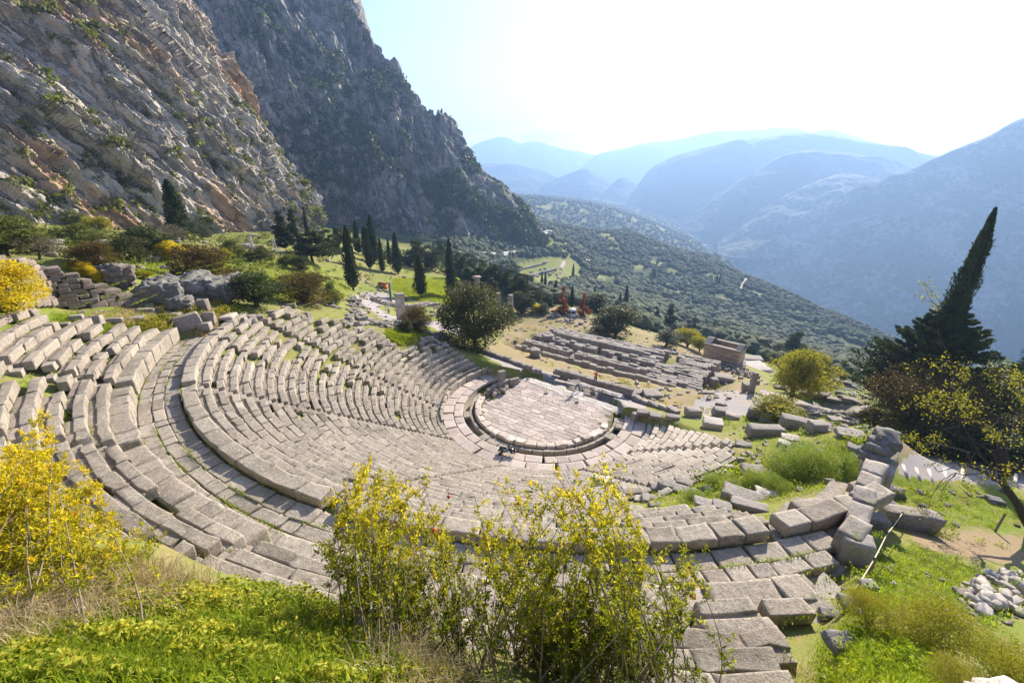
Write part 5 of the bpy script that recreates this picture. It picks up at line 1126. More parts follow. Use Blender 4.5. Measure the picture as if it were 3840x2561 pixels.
# ---------------------------------------------------------------- temple ruins
TA, TB, TC = VZ(1182, 797, -4.5), VZ(1556, 894, -4.5), VZ(1626, 847, -4.5); TL = np.linalg.norm((TB - TA)[:2]); TU = (TB - TA) / TL; TN = np.array([-TU[1], TU[0], 0]); TW = TMP[5]; TL = TMP[4]; TAZ = math.atan2(TU[1], TU[0])
temple = empty('ruined_temple', TA * [1, 1, 0] + [0, 0, -6.3], label='low ruined foundations of a large temple with rows of blocks, pits and standing columns', cat='temple'); TO = np.array(temple.location)
def tzone(a, b):
    """kind, top height of the ruin at (a, b) in 0..1"""
    if a > 1.02: return None
    if b < .06: return ('foundation_wall', -4.15 - (.5 if a > .90 else 0)) if a > .17 or a < .14 else None
    if .80 < a < .97 and b < .52: return None if (int(a * 36) % 2 and int(b * 9) % 2) else ('stylobate', -4.75)
    if b < .20: return None if a < .74 else ('stylobate', -5.0)
    if b < .28: return ('inner_wall', -4.2) if a < .74 and not .31 < a < .345 else ('stylobate', -4.9)
    if a < .74:
        if b < .46: return ('inner_wall', -4.5) if (a * 15) % 1 < .22 else (None if (int(a * 15) % 3) else ('stylobate', -5.1))
        if b < .54: return ('inner_wall', -4.15) if not .42 < a < .47 else None
        if b < .72: return None if (.06 < a < .20 or .36 < a < .62) and (a * 9) % 1 > .12 else ('stylobate', -4.95)
        if b < .79: return ('inner_wall', -4.1) if .08 < a < .66 else ('stylobate', -4.8)
        return ('stylobate', -4.62) if b > .86 or a < .3 else ('stylobate', -4.9)
    if b > .6 and .76 < a < .83: return None
    return ('stylobate', -4.68) if b < .7 else ('stylobate', -4.5)
tm_ = {}; a_ = 0.
bw = .72; ny = int(TW / bw)
for j in range(ny):
    b = (j + .5) / ny; s = -.4 * rnd.random()
    while s < TL:
        l = rnd.uniform(.7, 1.6); z = tzone((s + l / 2) / TL, b); m = TA + TU * (s + l / 2) + TN * (b * TW); s += l
        if z is None or rnd.random() < .035: continue
        zt = z[1] + rnd.gauss(0, .045) + (rnd.random() < .08) * .22
        v, f = stone((m[0], m[1], -6.4), (l - .03, bw - .02, zt + 6.4), TAZ + rnd.gauss(0, .015), (rnd.gauss(0, .008), rnd.gauss(0, .008)), 3, .02, .012, .10)
        tm_.setdefault(z[0], MB()).add(v - TO, f, np.clip(.5 + rnd.gauss(0, .12), 0, 1))
for nm in tm_: tm_[nm].build(nm, M_blk, temple)
v_ = np.array([TA + TU * (TL * a) + TN * (TW * b) for a, b in ((-.01, -.01), (1.0, -.01), (1.0, 1.0), (-.01, 1.0))]); v_[:, 2] = -6.0
nb_ = 26; gA, gB = np.meshgrid(np.linspace(0, 1, nb_), np.linspace(0, 1, nb_)); gv = v_[0] + (v_[1] - v_[0]) * gA[..., None] + (v_[3] - v_[0]) * gB[..., None]; gv = gv.reshape(-1, 3); gv[:, 2] += .12 * fbm(gv * .5, 3)
MB().add(gv - TO, grid_faces(nb_, nb_), .5).build('pit_floor', M_grass, temple)
M_col = mat_stone('column_stone', (.40, .33, .28), (.26, .215, .185), (.22, .20, .17), (.42, .29, .22), 1.4, 0, .8)
def column(vx, vb, vt, w_, cap, P=None):
    P = TA + TU * 0 if P is None else P
    h = fit_h(P, vt); r = w_ * .5 * pxm(P); n = 9; pr = [(.01, 0)]
    for k in range(n): z0, z1 = h * k / n, h * (k + 1) / n; q = r * (1.06 - .14 * k / n); pr += [(q, z0 + .02), (q * .985, z1 - .02), (q * .95, z1)]
    v, f = lathe(P - TO, pr + [(.01, h)], 20, (rnd.gauss(0, .006), rnd.gauss(0, .006))); v = v + .02 * np.c_[fbm(v * 2, 2), fbm(v * 2 + 5, 2), 0 * v[:, 0]]
    o = MB().add(v, f, .5).build('column', M_col, temple)
    if cap: v, f = lathe(P - TO + [0, 0, h - .03], [(r * .9, 0), (r * 1.5, .35), (r * 1.55, .6), (.01, .6)], 18); MB().add(v, f, .6).build('capital', M_col, o)
for vx, vb, vt, w_, cap, zb in ((1172, 726, 677, 12.5, 0, -5.6), (1144, 716, 673, 12, 0, -5.6), (1117, 708, 664, 12, 0, -5.6), (1096, 702, 640, 13, 1, -5.6), (1047, 700, 678, 12, 0, -5.6)): column(vx, vb, vt, w_, cap, VZ(vx, vb, zb))
for x0, x1, yt, yb, l, dz in ((1244, 1268, 775, 806, 'tall rough upright stone standing on the temple wall', .6), (1216, 1240, 800, 826, 'round topped pedestal block in front of the temple', 0)): blk(x0, x1, yt, yb, l, d=.8, bould=.25, dz=dz)
field([(1172, 716), (1290, 742), (1385, 768), (1420, 765), (1380, 735), (1300, 722), (1200, 705)], 110, .5, 1.3, 'stone_block', 'squared stone lying on the terrace beyond the temple', 'stone block', 'stones beyond the temple', 0, 21, stuff=True)
field([(1480, 800), (1540, 800), (1610, 830), (1640, 858), (1600, 850), (1540, 822)], 50, .5, 1.2, 'stone_block', 'rough block in the heap between temple and treasury', 'stone block', 'blocks between temple and treasury', 0, 22, stuff=True)
# low wall behind the orchestra and lines of blocks
ln = [VZ(1282, 858, .0), VZ(1340, 874, 0), VZ(1400, 891, 0), VZ(1440, 902, 0)]; course_wall('stone_wall', ln, [1.0, 1.05, 1.0, .95], 'low wall of big squared blocks behind the orchestra', .75, .42, (.8, 1.5), M_blk, .03, 8)
def line_blocks(pts, n, w_, h, label, group, mat=None, z=None, d=.6):
    for k in range(n):
        t = (k + .5) / n * (len(pts) - 1); i = int(t); q = np.array(pts[i]) + (np.array(pts[min(i + 1, len(pts) - 1)]) - pts[i]) * (t - i); q2 = np.array(pts[min(i + 1, len(pts) - 1)]); P = VG(*q) if z is None else VZ(q[0], q[1], z); Pa = VG(*pts[i]) if z is None else VZ(*pts[i], z); Pb = VG(*q2) if z is None else VZ(q2[0], q2[1], z)
        v, f = stone((P[0], P[1], P[2] - .1), (w_ * rnd.uniform(.8, 1.15), w_ * d, h * rnd.uniform(.8, 1.2) + .1), math.atan2(Pb[1] - Pa[1], Pb[0] - Pa[0]) + rnd.gauss(0, .06), (rnd.gauss(0, .03), rnd.gauss(0, .03)), 4, .03, .06, .18)
        one('stone_block', v, f, mat or M_blk, label, 'stone block', group, .5 + rnd.gauss(0, .12))
line_blocks([(1085, 803), (1165, 830), (1238, 858)], 15, 1.05, .62, 'rough kerb block in the line along the shaded gravel passage', 'kerb line of the gravel passage')
line_blocks([(1436, 908), (1470, 925), (1555, 950)], 8, 1.3, .55, 'long squared block in the line right of the orchestra', 'block line right of the orchestra', d=.5)
line_blocks([(1274, 873), (1350, 889), (1425, 912)], 15, .62, .08, 'flat white stepping slab on the gravel behind the orchestra', 'white stepping slabs', M_marble, .02, .75)
for a in ((1359, 1396, 878, 890, 'flat grey slab under the person in red', .4), (1286, 1306, 861, 873, 'square block at the foot of the low wall', .6), (1308, 1332, 863, 876, 'rounded block at the foot of the low wall', .6), (1478, 1518, 894, 918, 'dark rounded rubble rock at the end of the low wall', .8), (1440, 1480, 893, 908, 'flat topped block at the end of the low wall', .6), (1412, 1438, 960, 981, 'square cut block at the right end of the drain', .8), (1492, 1520, 945, 962, 'large worn block with a round hollow at the right parodos', .8), (1528, 1560, 950, 966, 'long slab at the edge of the right wing', .5), (1462, 1492, 938, 956, 'pale block beside the small standing stone', .7), (1575, 1610, 936, 962, 'reddish block at the corner of the gravel square', .6)): blk(*a[:5], d=a[5])
for x0, x1, yt, yb, l in ((1143, 1158, 848, 886, 'upright squared pedestal stone at the left entrance of the orchestra'), (1450, 1464, 944, 968, 'small upright stone with rounded top at the right entrance'), (1118, 1140, 842, 858, 'rough broken stone leaning behind the pedestal stone')): 
    P = VZ((x0 + x1) / 2, yb - 2, .1); m = pxm(P); w_ = (x1 - x0) * m; h_ = fit_h(P, yt + 3); v, f = stone(P - [0, 0, .05], (w_, w_ * .8, h_), .5, (0, .03), 4, .02, .03, .12); one('stone_block', v, f, M_blk, l, 'stone block')
ln = [VZ(x, y, 0.05) for x, y in ((1121, 906), (1135, 896), (1160, 886), (1186, 880))]; course_wall('stone_wall', ln, [.75, .8, .8, .85], 'curved low wall of large slabs at the left side of the orchestra', .35, .8, (1.3, 2.2), M_blk, .02, 5)
field(None, 26, .28, .7, 'rubble_stone', 'dark rubble stone piled against the curved slab wall', 'stone', 'rubble by the curved slab wall', 0, 31, True, P=np.array([VZ(x, y, .12 + .3 * rnd.random()) for x, y in [(rnd.uniform(1130, 1166), 0) for _ in range(26)] for y in [905 - (x - 1130) * .45 + rnd.uniform(-5, 5)]]))
# ---------------------------------------------------------------- treasury
def treasury():
    z = -9.4; A, B, C_ = VZ(1613, 820, z), VZ(1693, 841, z), VZ(1718, 833, z); U = (B - A); L = np.linalg.norm(U); U /= L; W = np.linalg.norm(C_ - B) * 1.25; h = fit_h(B, 810); e = empty('stone_treasury', B - U * L, math.atan2(U[1], U[0]), label='small roofless treasury building of warm pale ashlar with pitched ends', cat='building')
    th = .55
    def wall(x0, x1, y0, y1, hh, nm='wall'):
        mb = MB(); nc = 12; ch = hh / nc; ax = 0 if x1 - x0 > y1 - y0 else 1; Lw = max(x1 - x0, y1 - y0)
        for c in range(nc):
            s = 0.; first = True
            while s < Lw - .01:
                l = min(1.1 * rnd.uniform(.8, 1.2) * (.5 if first and c % 2 else 1), Lw - s); first = False
                if Lw - s - l < .3: l = Lw - s
                if ax == 0: v, f = stone(((x0 + s + l / 2), (y0 + y1) / 2, c * ch), (l - .012, y1 - y0 + rnd.uniform(-.02, .02), ch - .01), 0, (0, 0), 3, .008, .008, .08)
                else: v, f = stone(((x0 + x1) / 2, y0 + s + l / 2, c * ch), (x1 - x0 + rnd.uniform(-.02, .02), l - .012, ch - .01), 0, (0, 0), 3, .008, .008, .08)
                mb.add(v, f, np.clip(.55 + rnd.gauss(0, .16), 0, 1)); s += l
        mb.build(nm, M_warm, e)
    wall(0, L, 0, th, h); wall(0, L, W - th, W, h); wall(0, th, th, W - th, h); wall(L - th, L, th, W - th, h); wall(L * .3, L * .3 + .4, th, W - th, h * .86, 'cross_wall')
    c = MB()
    for x0, x1, y0, y1 in ((-.2, L + .2, -.2, .75), (-.2, L + .2, W - .75, W + .2)): v, f = stone(((x0 + x1) / 2, (y0 + y1) / 2, h), (x1 - x0, y1 - y0, .28), 0, (0, 0), 4, .02, .01, .1); c.add(v, f)
    c.build('cornice', M_blk, e); r = MB()
    for x0, x1 in ((-.2, L * .17), (L * .86, L + .2)):
        for s in (-1, 1): v, f = stone((0, 0, 0), (x1 - x0, W * .58, .22), 0, (0, 0), 4, .02, .01, .1); v = rotx(v, -s * .42) + [(x0 + x1) / 2, W / 2 + s * W * .27, h + W * .10]; r.add(v, f)
        for s in (0, 1): xx = x0 + .25 if x0 < 1 else x1 - .25; r.add(np.array([[xx - .2, 0, h], [xx - .2, W, h], [xx - .2, W / 2, h + W * .22], [xx + .2, 0, h], [xx + .2, W, h], [xx + .2, W / 2, h + W * .22]]), [[0, 1, 2], [3, 5, 4]])
    r.build('roof', M_blk, e)
    base = MB(); v, f = box((L / 2, W / 2, -1.8), (L + .7, W + .7, 1.78)); base.add(v, f).build('plinth', M_blk, e)
M_warm = mat_stone('warm_ashlar', (.56, .43, .30), (.40, .30, .21), (.34, .28, .21), (.54, .36, .24), 1., 0, .5)
treasury()
blk(1716, 1766, 830, 850, 'bright white paved terrace slab beside the treasury', 'stone_terrace', 'terrace', d=1.1, mat=M_marble, h=.3, n=4); blk(1705, 1750, 824, 838, 'dark block wall corner behind the treasury', 'stone_wall', 'wall', d=.6, h=1.4)
P = VG(1724, 902); v, f = stone(P - [0, 0, .2], (13 * pxm(P), .35, fit_h(P, 852)), .3, (0, .03), 4, .02, .03, .1); one('standing_stone', v, f, M_blk, 'tall upright slab standing at the edge of the gravel square', 'standing stone')
for a in ((1704, 1722, 880, 904, 'squat block at the foot of the tall upright slab', .8), (1725, 1742, 870, 886, 'pale block behind the tall upright slab', .8), (1630, 1648, 868, 892, 'stone stump on the grass by the temple corner', .8), (1640, 1682, 858, 884, 'wide worn platform block between temple and gravel square', .7), (1612, 1642, 896, 906, 'pair of small blocks on the gravel edge', .5)): blk(*a[:5], d=a[5])
rs_ = np.random.RandomState(3); SPOT = [(1614 + 9.5 * i + rs_.normal() * 2 + j * 8, 822 + 5.6 * j + 2.6 * i + rs_.normal() * 1.2) for i in range(11) for j in range(6)]; SPOT = [s for s in SPOT if s[0] < 1738]
PP = VGv([s[0] for s in SPOT], [s[1] for s in SPOT])
for p in PP: v, f = stone(p - [0, 0, .1], (.42 * rs_.uniform(.8, 1.3), .35, .75 * rs_.uniform(.7, 1.5)), rs_.rand() * 3, (rs_.normal() * .06, rs_.normal() * .06), 3, .02, .06, .15, 0, rs_); one('upright_stone', v, f, M_blk, 'small dark upright stone in the rows set out before the treasury', 'upright stone', 'upright stones before the treasury')
field([(1905, 888), (1950, 885), (2000, 918), (1985, 930), (1920, 925), (1890, 905)], 70, .35, .7, 'stone_block', 'small dark block laid out in rows on the grass beyond the path', 'stone block', 'blocks laid out beyond the path', 0, 24, stuff=True)
ln = [VG(x, y) for x, y in ((1918, 880), (1950, 888), (1972, 896))]; course_wall('stone_wall', ln, [1.1, .9, .6], 'ruined block wall among trees beyond the far path', .7, .4, (.7, 1.3), M_blk, .03, 9)
for a in ((1842, 1876, 897, 912, 'long block under the second yellow green tree', .5), (1876, 1902, 900, 914, 'rounded block beside the long block under the tree', .7), (1902, 1930, 910, 924, 'grey rock at the path edge', .7), (1938, 1966, 912, 926, 'flat rock at the path edge further right', .6), (1780, 1806, 884, 896, 'block half hidden behind the yellow green tree', .6)): blk(*a[:5], d=a[5])
line_blocks([(1728, 900), (1760, 912), (1800, 920), (1820, 924)], 12, .5, .14, 'low kerb stone edging the gravel square', 'kerb of the gravel square')
line_blocks([(1825, 945), (1880, 950), (1930, 952), (2000, 955)], 10, .9, .4, 'squared block lining the path to the right', 'blocks lining the right path')
# ---------------------------------------------------------------- blocks of the ruined right wing
for a in ((1638, 1668, 933, 962, 'cube like grey block on the upper edge of the right wing', .8), (1617, 1660, 957, 990, 'large pale cut block with a groove on the right wing', .8), (1666, 1698, 948, 966, 'dark slab behind the pale cut block', .5), (1720, 1750, 938, 968, 'pitted round block beside the light green bush', .8), (1748, 1770, 944, 974, 'small round topped block on a base stone', .8), (1795, 1862, 955, 992, 'massive long slab lying on other blocks', .45), (1860, 1894, 966, 1000, 'squarish block next to the massive long slab', .8), (1716, 1800, 974, 1008, 'long thick slab lying along the grass', .35), (1930, 1990, 984, 1010, 'broken dark rock before the wall end', .7), (1800, 1836, 998, 1014, 'bluish pale rock on the green mound', .7), (1788, 1816, 1010, 1026, 'low whitish rock left of the green mound', .7), (1978, 2010, 965, 980, 'flat block near the brown bush', .5), (1905, 1936, 955, 972, 'small cut block on the rough ground', .7), (1878, 1905, 980, 996, 'dark block between slab and broken rock', .7), (1690, 1725, 1012, 1030, 'loose slab end at the margin of the right wing', .6),
          (1708, 1760, 1064, 1092, 'rounded grey block on the green mound', .7), (1880, 1934, 1040, 1064, 'round millstone like drum on the green mound', .9), (1662, 1758, 1124, 1158, 'wide split slab lying on the grass', .5), (1684, 1758, 1146, 1180, 'thick slab in front of the wide split slab', .4), (1598, 1640, 1144, 1178, 'grey block at the left of the split slabs', .7), (1636, 1680, 1150, 1188, 'leaning block left of the thick slab', .7), (1740, 1790, 1122, 1142, 'whitish flat rock behind the split slabs', .5), (1520, 1560, 1102, 1130, 'block stacked on the broken rows', .7), (1556, 1590, 1096, 1126, 'top block of the little pile on the broken rows', .8), (1490, 1524, 1106, 1132, 'small block at the left of the little pile', .7), (1548, 1592, 1118, 1134, 'lower block of the little pile', .6), (1360, 1408, 1096, 1140, 'bright upright white stone behind the bush tops', .5), (1950, 1978, 1020, 1040, 'square stone below the wall end', .8)):
    blk(*a[:5], d=a[5], mat=M_blkp if 'pale' in a[4] or 'whit' in a[4] else M_blk, bould=.25 if 'round' in a[4] else 0)
field([(1440, 1145), (1600, 1120), (1640, 1090), (1720, 1030), (1740, 1060), (1660, 1110), (1600, 1150), (1480, 1165)], 24, .3, .8, 'stone_block', 'loose stone along the broken edge of the right rows', 'stone block', 'loose stones on the broken rows', 0, 41)
field([(1800, 1170), (1850, 1150), (1880, 1165), (1840, 1185)], 14, .2, .5, 'stone_block', 'dark small stone heaped by the walkway slabs', 'stone block', 'stones heaped by the walkway', 0, 42)
field([(1830, 945), (2000, 955), (2010, 985), (1900, 985), (1830, 970)], 34, .35, .9, 'stone_block', 'weathered stone strewn on the rough ground by the path', 'stone block', 'stones strewn by the path', 0, 43)
field([(2100, 1120), (2351, 1130), (2351, 1220), (2150, 1215), (2060, 1150)], 16, .2, .6, 'field_stone', 'small grey stone lying in the grass of the right slope', 'stone', 'stones on the right slope', 2, 44, True)
# west retaining wall: a line of big blocks climbing beside the rows
WB = empty('stone_wall', (0, 0, 0), label='old retaining wall of big grey blocks climbing along the right edge of the rows', cat='wall')
for x, y, z, L, w_, h in ((1963, 1210, 12.5, 1.35, .75, 1.0), (1974, 1172, 12.35, 1.3, .7, .95), (1987, 1135, 12.2, 1.3, .7, .9), (1998, 1102, 12.05, 1.3, .75, .9), (2010, 1072, 12.0, 1.3, .8, .9), (2022, 1062, 11.6, 1.5, 1.2, 1.1), (2026, 1036, 11.4, 1.7, 1.3, 1.2)):
    P = VZ(x, y, z); v, f = stone((P[0], P[1], z - h), (L, w_, h), rad(45) + rnd.gauss(0, .05), (rnd.gauss(0, .02), rnd.gauss(0, .03)), 5, .03, .02, .12); MB().add(v, f, .5 + rnd.gauss(0, .08)).build('wall_block', M_blk, WB)
for x, y, z, s, l in ((2016, 1034, 11.9, 1.35, 'bottom'), (2022, 1018, 12.2, 1.2, 'middle'), (2032, 1004, 12.4, 1.2, 'upper'), (2042, 992, 12.6, 1.35, 'top')):
    P = VZ(x, y, z); v, f = stone((P[0], P[1], z - .55), (s, s * .72, .5), rnd.random(), (rnd.gauss(0, .05), rnd.gauss(0, .05)), 6, .05, .07, .3, .25); one('boulder', v, f, M_bould, f'{l} rounded slab of the rock stack at the end of the climbing wall', 'boulder')
for x0, x1, yt, yb, l, d in ((1929, 1997, 1228, 1308, 'big squared block standing upright at the foot of the climbing wall', .7), (1990, 2034, 1178, 1218, 'rough block leaning on the outside of the climbing wall', .8), (2027, 2144, 1166, 1222, 'long heavy block lying in the grass behind the rope railing', .32), (2034, 2074, 1114, 1146, 'rounded rock in the grass right of the wall', .8), (2030, 2062, 1150, 1168, 'flat rock beside the rounded rock', .7), (1912, 1978, 1454, 1496, 'flat topped rock at the edge of the dry grass', .8), (1936, 1978, 1368, 1400, 'grey rock below the sloping slab', .8), (1885, 1925, 1395, 1425, 'whitish rock beside the sloping slab', .7), (2196, 2234, 1352, 1372, 'flat stone left of the rubble heap', .6), (2272, 2300, 1140, 1160, 'lone rock in the meadow under the crooked tree', .8), (1975, 2010, 1330, 1362, 'small pile stone beside the railing foot', .8)):
    blk(x0, x1, yt, yb, l, d=d, mat=M_bould if 'rock' in l else M_blk, bould=.3 if 'round' in l else .0, rz=-.25 if d < .4 else None, n=5)
q_, rs_ = inpic([(2200, 1345), (2260, 1318), (2351, 1312), (2400, 1340), (2400, 1425), (2330, 1422), (2250, 1408), (2215, 1380)], 90, 6); PP = VGv(q_[:, 0], q_[:, 1]); cH = np.hypot((q_[:, 0] - 2310) / 100, (q_[:, 1] - 1370) / 50); PP[:, 2] += np.clip(.45 * (1 - cH), 0, .5)
field(None, 90, .22, .55, 'rubble_stone', 'pale rounded stone in the rubble heap on the right slope', 'stone', 'rubble heap on the right slope', 1, 51, True, P=PP)
# rope railing, lone post, step edges
M_wood = mat_plain('grey_wood', (.20, .16, .12), .85, .3, 6); M_rope = mat_plain('pale_rope', (.62, .52, .38), .85, .15, 20); M_iron = mat_plain('dark_iron', (.05, .045, .04), .5, .2, 6)
RR = empty('rope_railing', (0, 0, 0), label='sloping rope railing on three wooden posts beside the climbing wall', cat='railing'); tops = []
for bx, by, ty in ((2058, 1210, 1176), (2020, 1264, 1223), (1990, 1324, 1281)):
    P = VG(bx, by); h = fit_h(P, ty); MB().add(*tube([P - [0, 0, .2], P + [0, 0, h]], [.05, .045], 8)).build('post', M_wood, RR); tops.append(P + [0, 0, h - .06])
tops.append(VG(1958, 1362) + [0, 0, .15]); rp_ = []
for a, b in zip(tops[:-1], tops[1:]): t = np.linspace(0, 1, 8)[:-1, None]; rp_.append(a + (b - a) * t - [0, 0, 1] * (.10 * np.sin(t * math.pi)))
MB().add(*tube(np.concatenate(rp_ + [tops[-1:]]), .018, 6)).build('rope', M_rope, RR)
P = VG(2284, 1220); one('wooden_post', *tube([P - [0, 0, .2], P + [.05, 0, fit_h(P, 1180)]], [.055, .05], 8), M_wood, 'single leaning wooden post in the grass under the crooked tree', 'post')
for k, (x, yt, yb) in enumerate([(2077, 1066, 1096), (2107, 1074, 1103), (2136, 1079, 1110), (2171, 1082, 1111), (2210, 1086, 1112), (2257, 1092, 1116), (2330, 1100, 1122)]):
    A = VG(x - 4, yt); B = VG(x + 5, yb); mid = (A + B) / 2; L = np.linalg.norm((B - A)[:2]); v, f = box((0, 0, -.15), (L, .16, .3)); v[:, 2] -= .10; v = rotz(v, math.atan2(B[1] - A[1], B[0] - A[0])); v[:, 2] += np.interp(v[:, 0], [min(A[0] - mid[0], B[0] - mid[0]), max(A[0] - mid[0], B[0] - mid[0])], [0, 0]); one('step_edge', v + mid, f, M_marble, 'pale edge board of a step on the stepped path at the right', 'step', 'step edges of the stepped path')
# pylons on the upper slope
M_steel = mat_plain('galvanised_steel', (.36, .37, .38), .6, .15, 3)
for k, (x, yb, yt, l) in enumerate([(580, 577, 541, 'first pale lattice mast on the upper meadow'), (633, 580, 547, 'second lattice mast right of the dark little tree'), (682, 574, 545, 'third lattice mast half hidden by conifers'), (780, 546, 526, 'farthest lattice mast under the shaded cliff')]):
    P = VG(x, yb); h = fit_h(P, yt); e = empty('lattice_mast', P, .5, label=l, cat='mast'); b = h * .16
    for sx in (-1, 1):
        for sy in (-1, 1): MB().add(*tube([(sx * b, sy * b, -.3), (sx * b * .2, sy * b * .2, h)], .05, 4)).build('leg', M_steel, e)
    mb = MB(); n = 7
    for i in range(n):
        z0, z1 = h * i / n, h * (i + 1) / n; q0, q1 = b * (1 - .8 * i / n), b * (1 - .8 * (i + 1) / n)
        for s in (-1, 1): mb.add(*tube([(-q0, s * q0, z0), (q1, s * q1, z1)], .028, 3)); mb.add(*tube([(s * q0, -q0, z0), (s * q1, q1, z1)], .028, 3)); mb.add(*tube([(-q0, s * q0, z0), (q0, s * q0, z0)], .028, 3))
    mb.build('bracing', M_steel, e)
# rope posts on the orchestra, black sheet
for x, yb, yt, l in ((1212, 871, 846, 'thin iron post at the left front corner of the orchestra'), (1254, 903, 882, 'thin iron post on a stone foot, left on the orchestra floor'), (1325, 923, 906, 'thin iron post on a stone foot, middle of the orchestra floor'), (1417, 951, 932, 'thin iron post at the right front corner of the orchestra'), (1441, 960, 941, 'thin iron post outside the right end of the orchestra')):
    P = VZ(x, yb, .02); e = empty('rope_post', P, label=l, cat='post'); MB().add(*tube([(0, 0, 0), (.01, 0, 1.05)], [.022, .018], 6)).build('rod', M_iron, e); v, f = stone((0, 0, 0), (.34, .3, .14), .4, (0, 0), 3, .02, .05); MB().add(v, f).build('foot', M_blk, e)
def sheet_cloth():
    P = VZ(1165, 1038, .25); g = np.linspace(-1, 1, 18); X, Y = np.meshgrid(g, g); v = np.c_[X.ravel() * .85, Y.ravel() * .42, 0 * X.ravel()]; v[:, 2] = .12 + .16 * np.abs(fbm(v * 3.2, 3, True)) - .10 * (np.abs(X.ravel()) > .9); v = rotz(v, -.25); v[:, :2] += .05 * np.c_[fbm(v * 3 + 3, 2), fbm(v * 3 + 8, 2)]
    one('black_sheet', v + P, grid_faces(18, 18), mat_plain('black_plastic', (.015, .016, .018), .35, .3, 5), 'crumpled black plastic sheet lying on the lowest rows', 'sheet')
sheet_cloth()
# far terraces, their walls, little temple columns, tracks
for pts, hv, l in (([(1164, 623), (1200, 618), (1252, 606)], 7, 'long upper terrace wall on the green terraces below'), ([(1195, 641), (1235, 632), (1275, 622)], 9, 'lower terrace wall crossing the green terraces')):
    ln = [VG(*p) for p in pts]; course_wall('terrace_wall', ln, [hv * pxm(p) * .7 for p in ln], l, 1.5, 1.2, (3, 7), M_blk, .1, 4)
field([(1190, 640), (1240, 618), (1290, 612), (1290, 640), (1220, 655)], 40, 1.2, 3., 'stone_block', 'low ruin block on the green terraces far below', 'stone block', 'ruin blocks on the green terraces', 0, 61, stuff=True)
tp = VG(1338, 598); TT_ = empty('round_temple', tp, label='three tiny standing columns of a round temple among the olive trees', cat='temple')
for k in range(3): MB().add(*lathe((k * 2.6 - 2.6, .6 * (k - 1) ** 2, 0), [(.01, 0), (.7, 0), (.6, 7.4), (.9, 7.6), (.9, 8), (.01, 8)], 10)).build('column', M_blkp, TT_)
MB().add(*box((0, .3, 8), (6.8, 1.6, 1.1))).build('lintel', M_blkp, TT_); MB().add(*lathe((0, 3, -1), [(.01, 0), (8, 0), (8, .9), (6, .9), (6, 1.3), (.01, 1.3)], 24)).build('base', M_blkp, TT_)
field([(1165, 700), (1420, 745), (1650, 800), (1770, 880), (1600, 965), (1440, 908), (1280, 855), (1160, 780)], 420, .2, .75, 'stone_block', '', '', '', seed=71, stuff=True)
field([(500, 590), (760, 560), (930, 640), (1060, 690), (900, 680), (760, 690), (560, 660)], 160, .2, .8, 'stone_block', '', '', '', seed=72, stuff=True)
field([(860, 640), (1020, 690), (1040, 740), (900, 760), (780, 690)], 140, .2, .7, 'stone_block', '', '', '', seed=73, stuff=True)
field([(180, 720), (560, 700), (560, 740), (400, 765), (250, 755)], 90, .12, .45, 'stone_block', '', '', '', seed=74, stuff=True)
field([(1640, 960), (2010, 940), (2010, 1010), (1900, 1120), (1500, 1160), (1700, 1030)], 160, .12, .5, 'stone_block', '', '', '', seed=75, stuff=True)
field([(1960, 1250), (2200, 1300), (2351, 1300), (2351, 1440), (2150, 1400), (1900, 1440)], 150, .05, .22, 'stone_block', '', '', '', seed=76, stuff=True)
field([(0, 545), (380, 548), (740, 530), (900, 600), (640, 640), (430, 640), (330, 650), (200, 600), (0, 580)], 110, .5, 2.0, 'b', '', '', '', boul=True, seed=77, stuff=True)
tag(STUFF.build('scattered_stones', M_blk), 'countless small broken stones strewn over the far ruins', 'stones', kind='stuff')
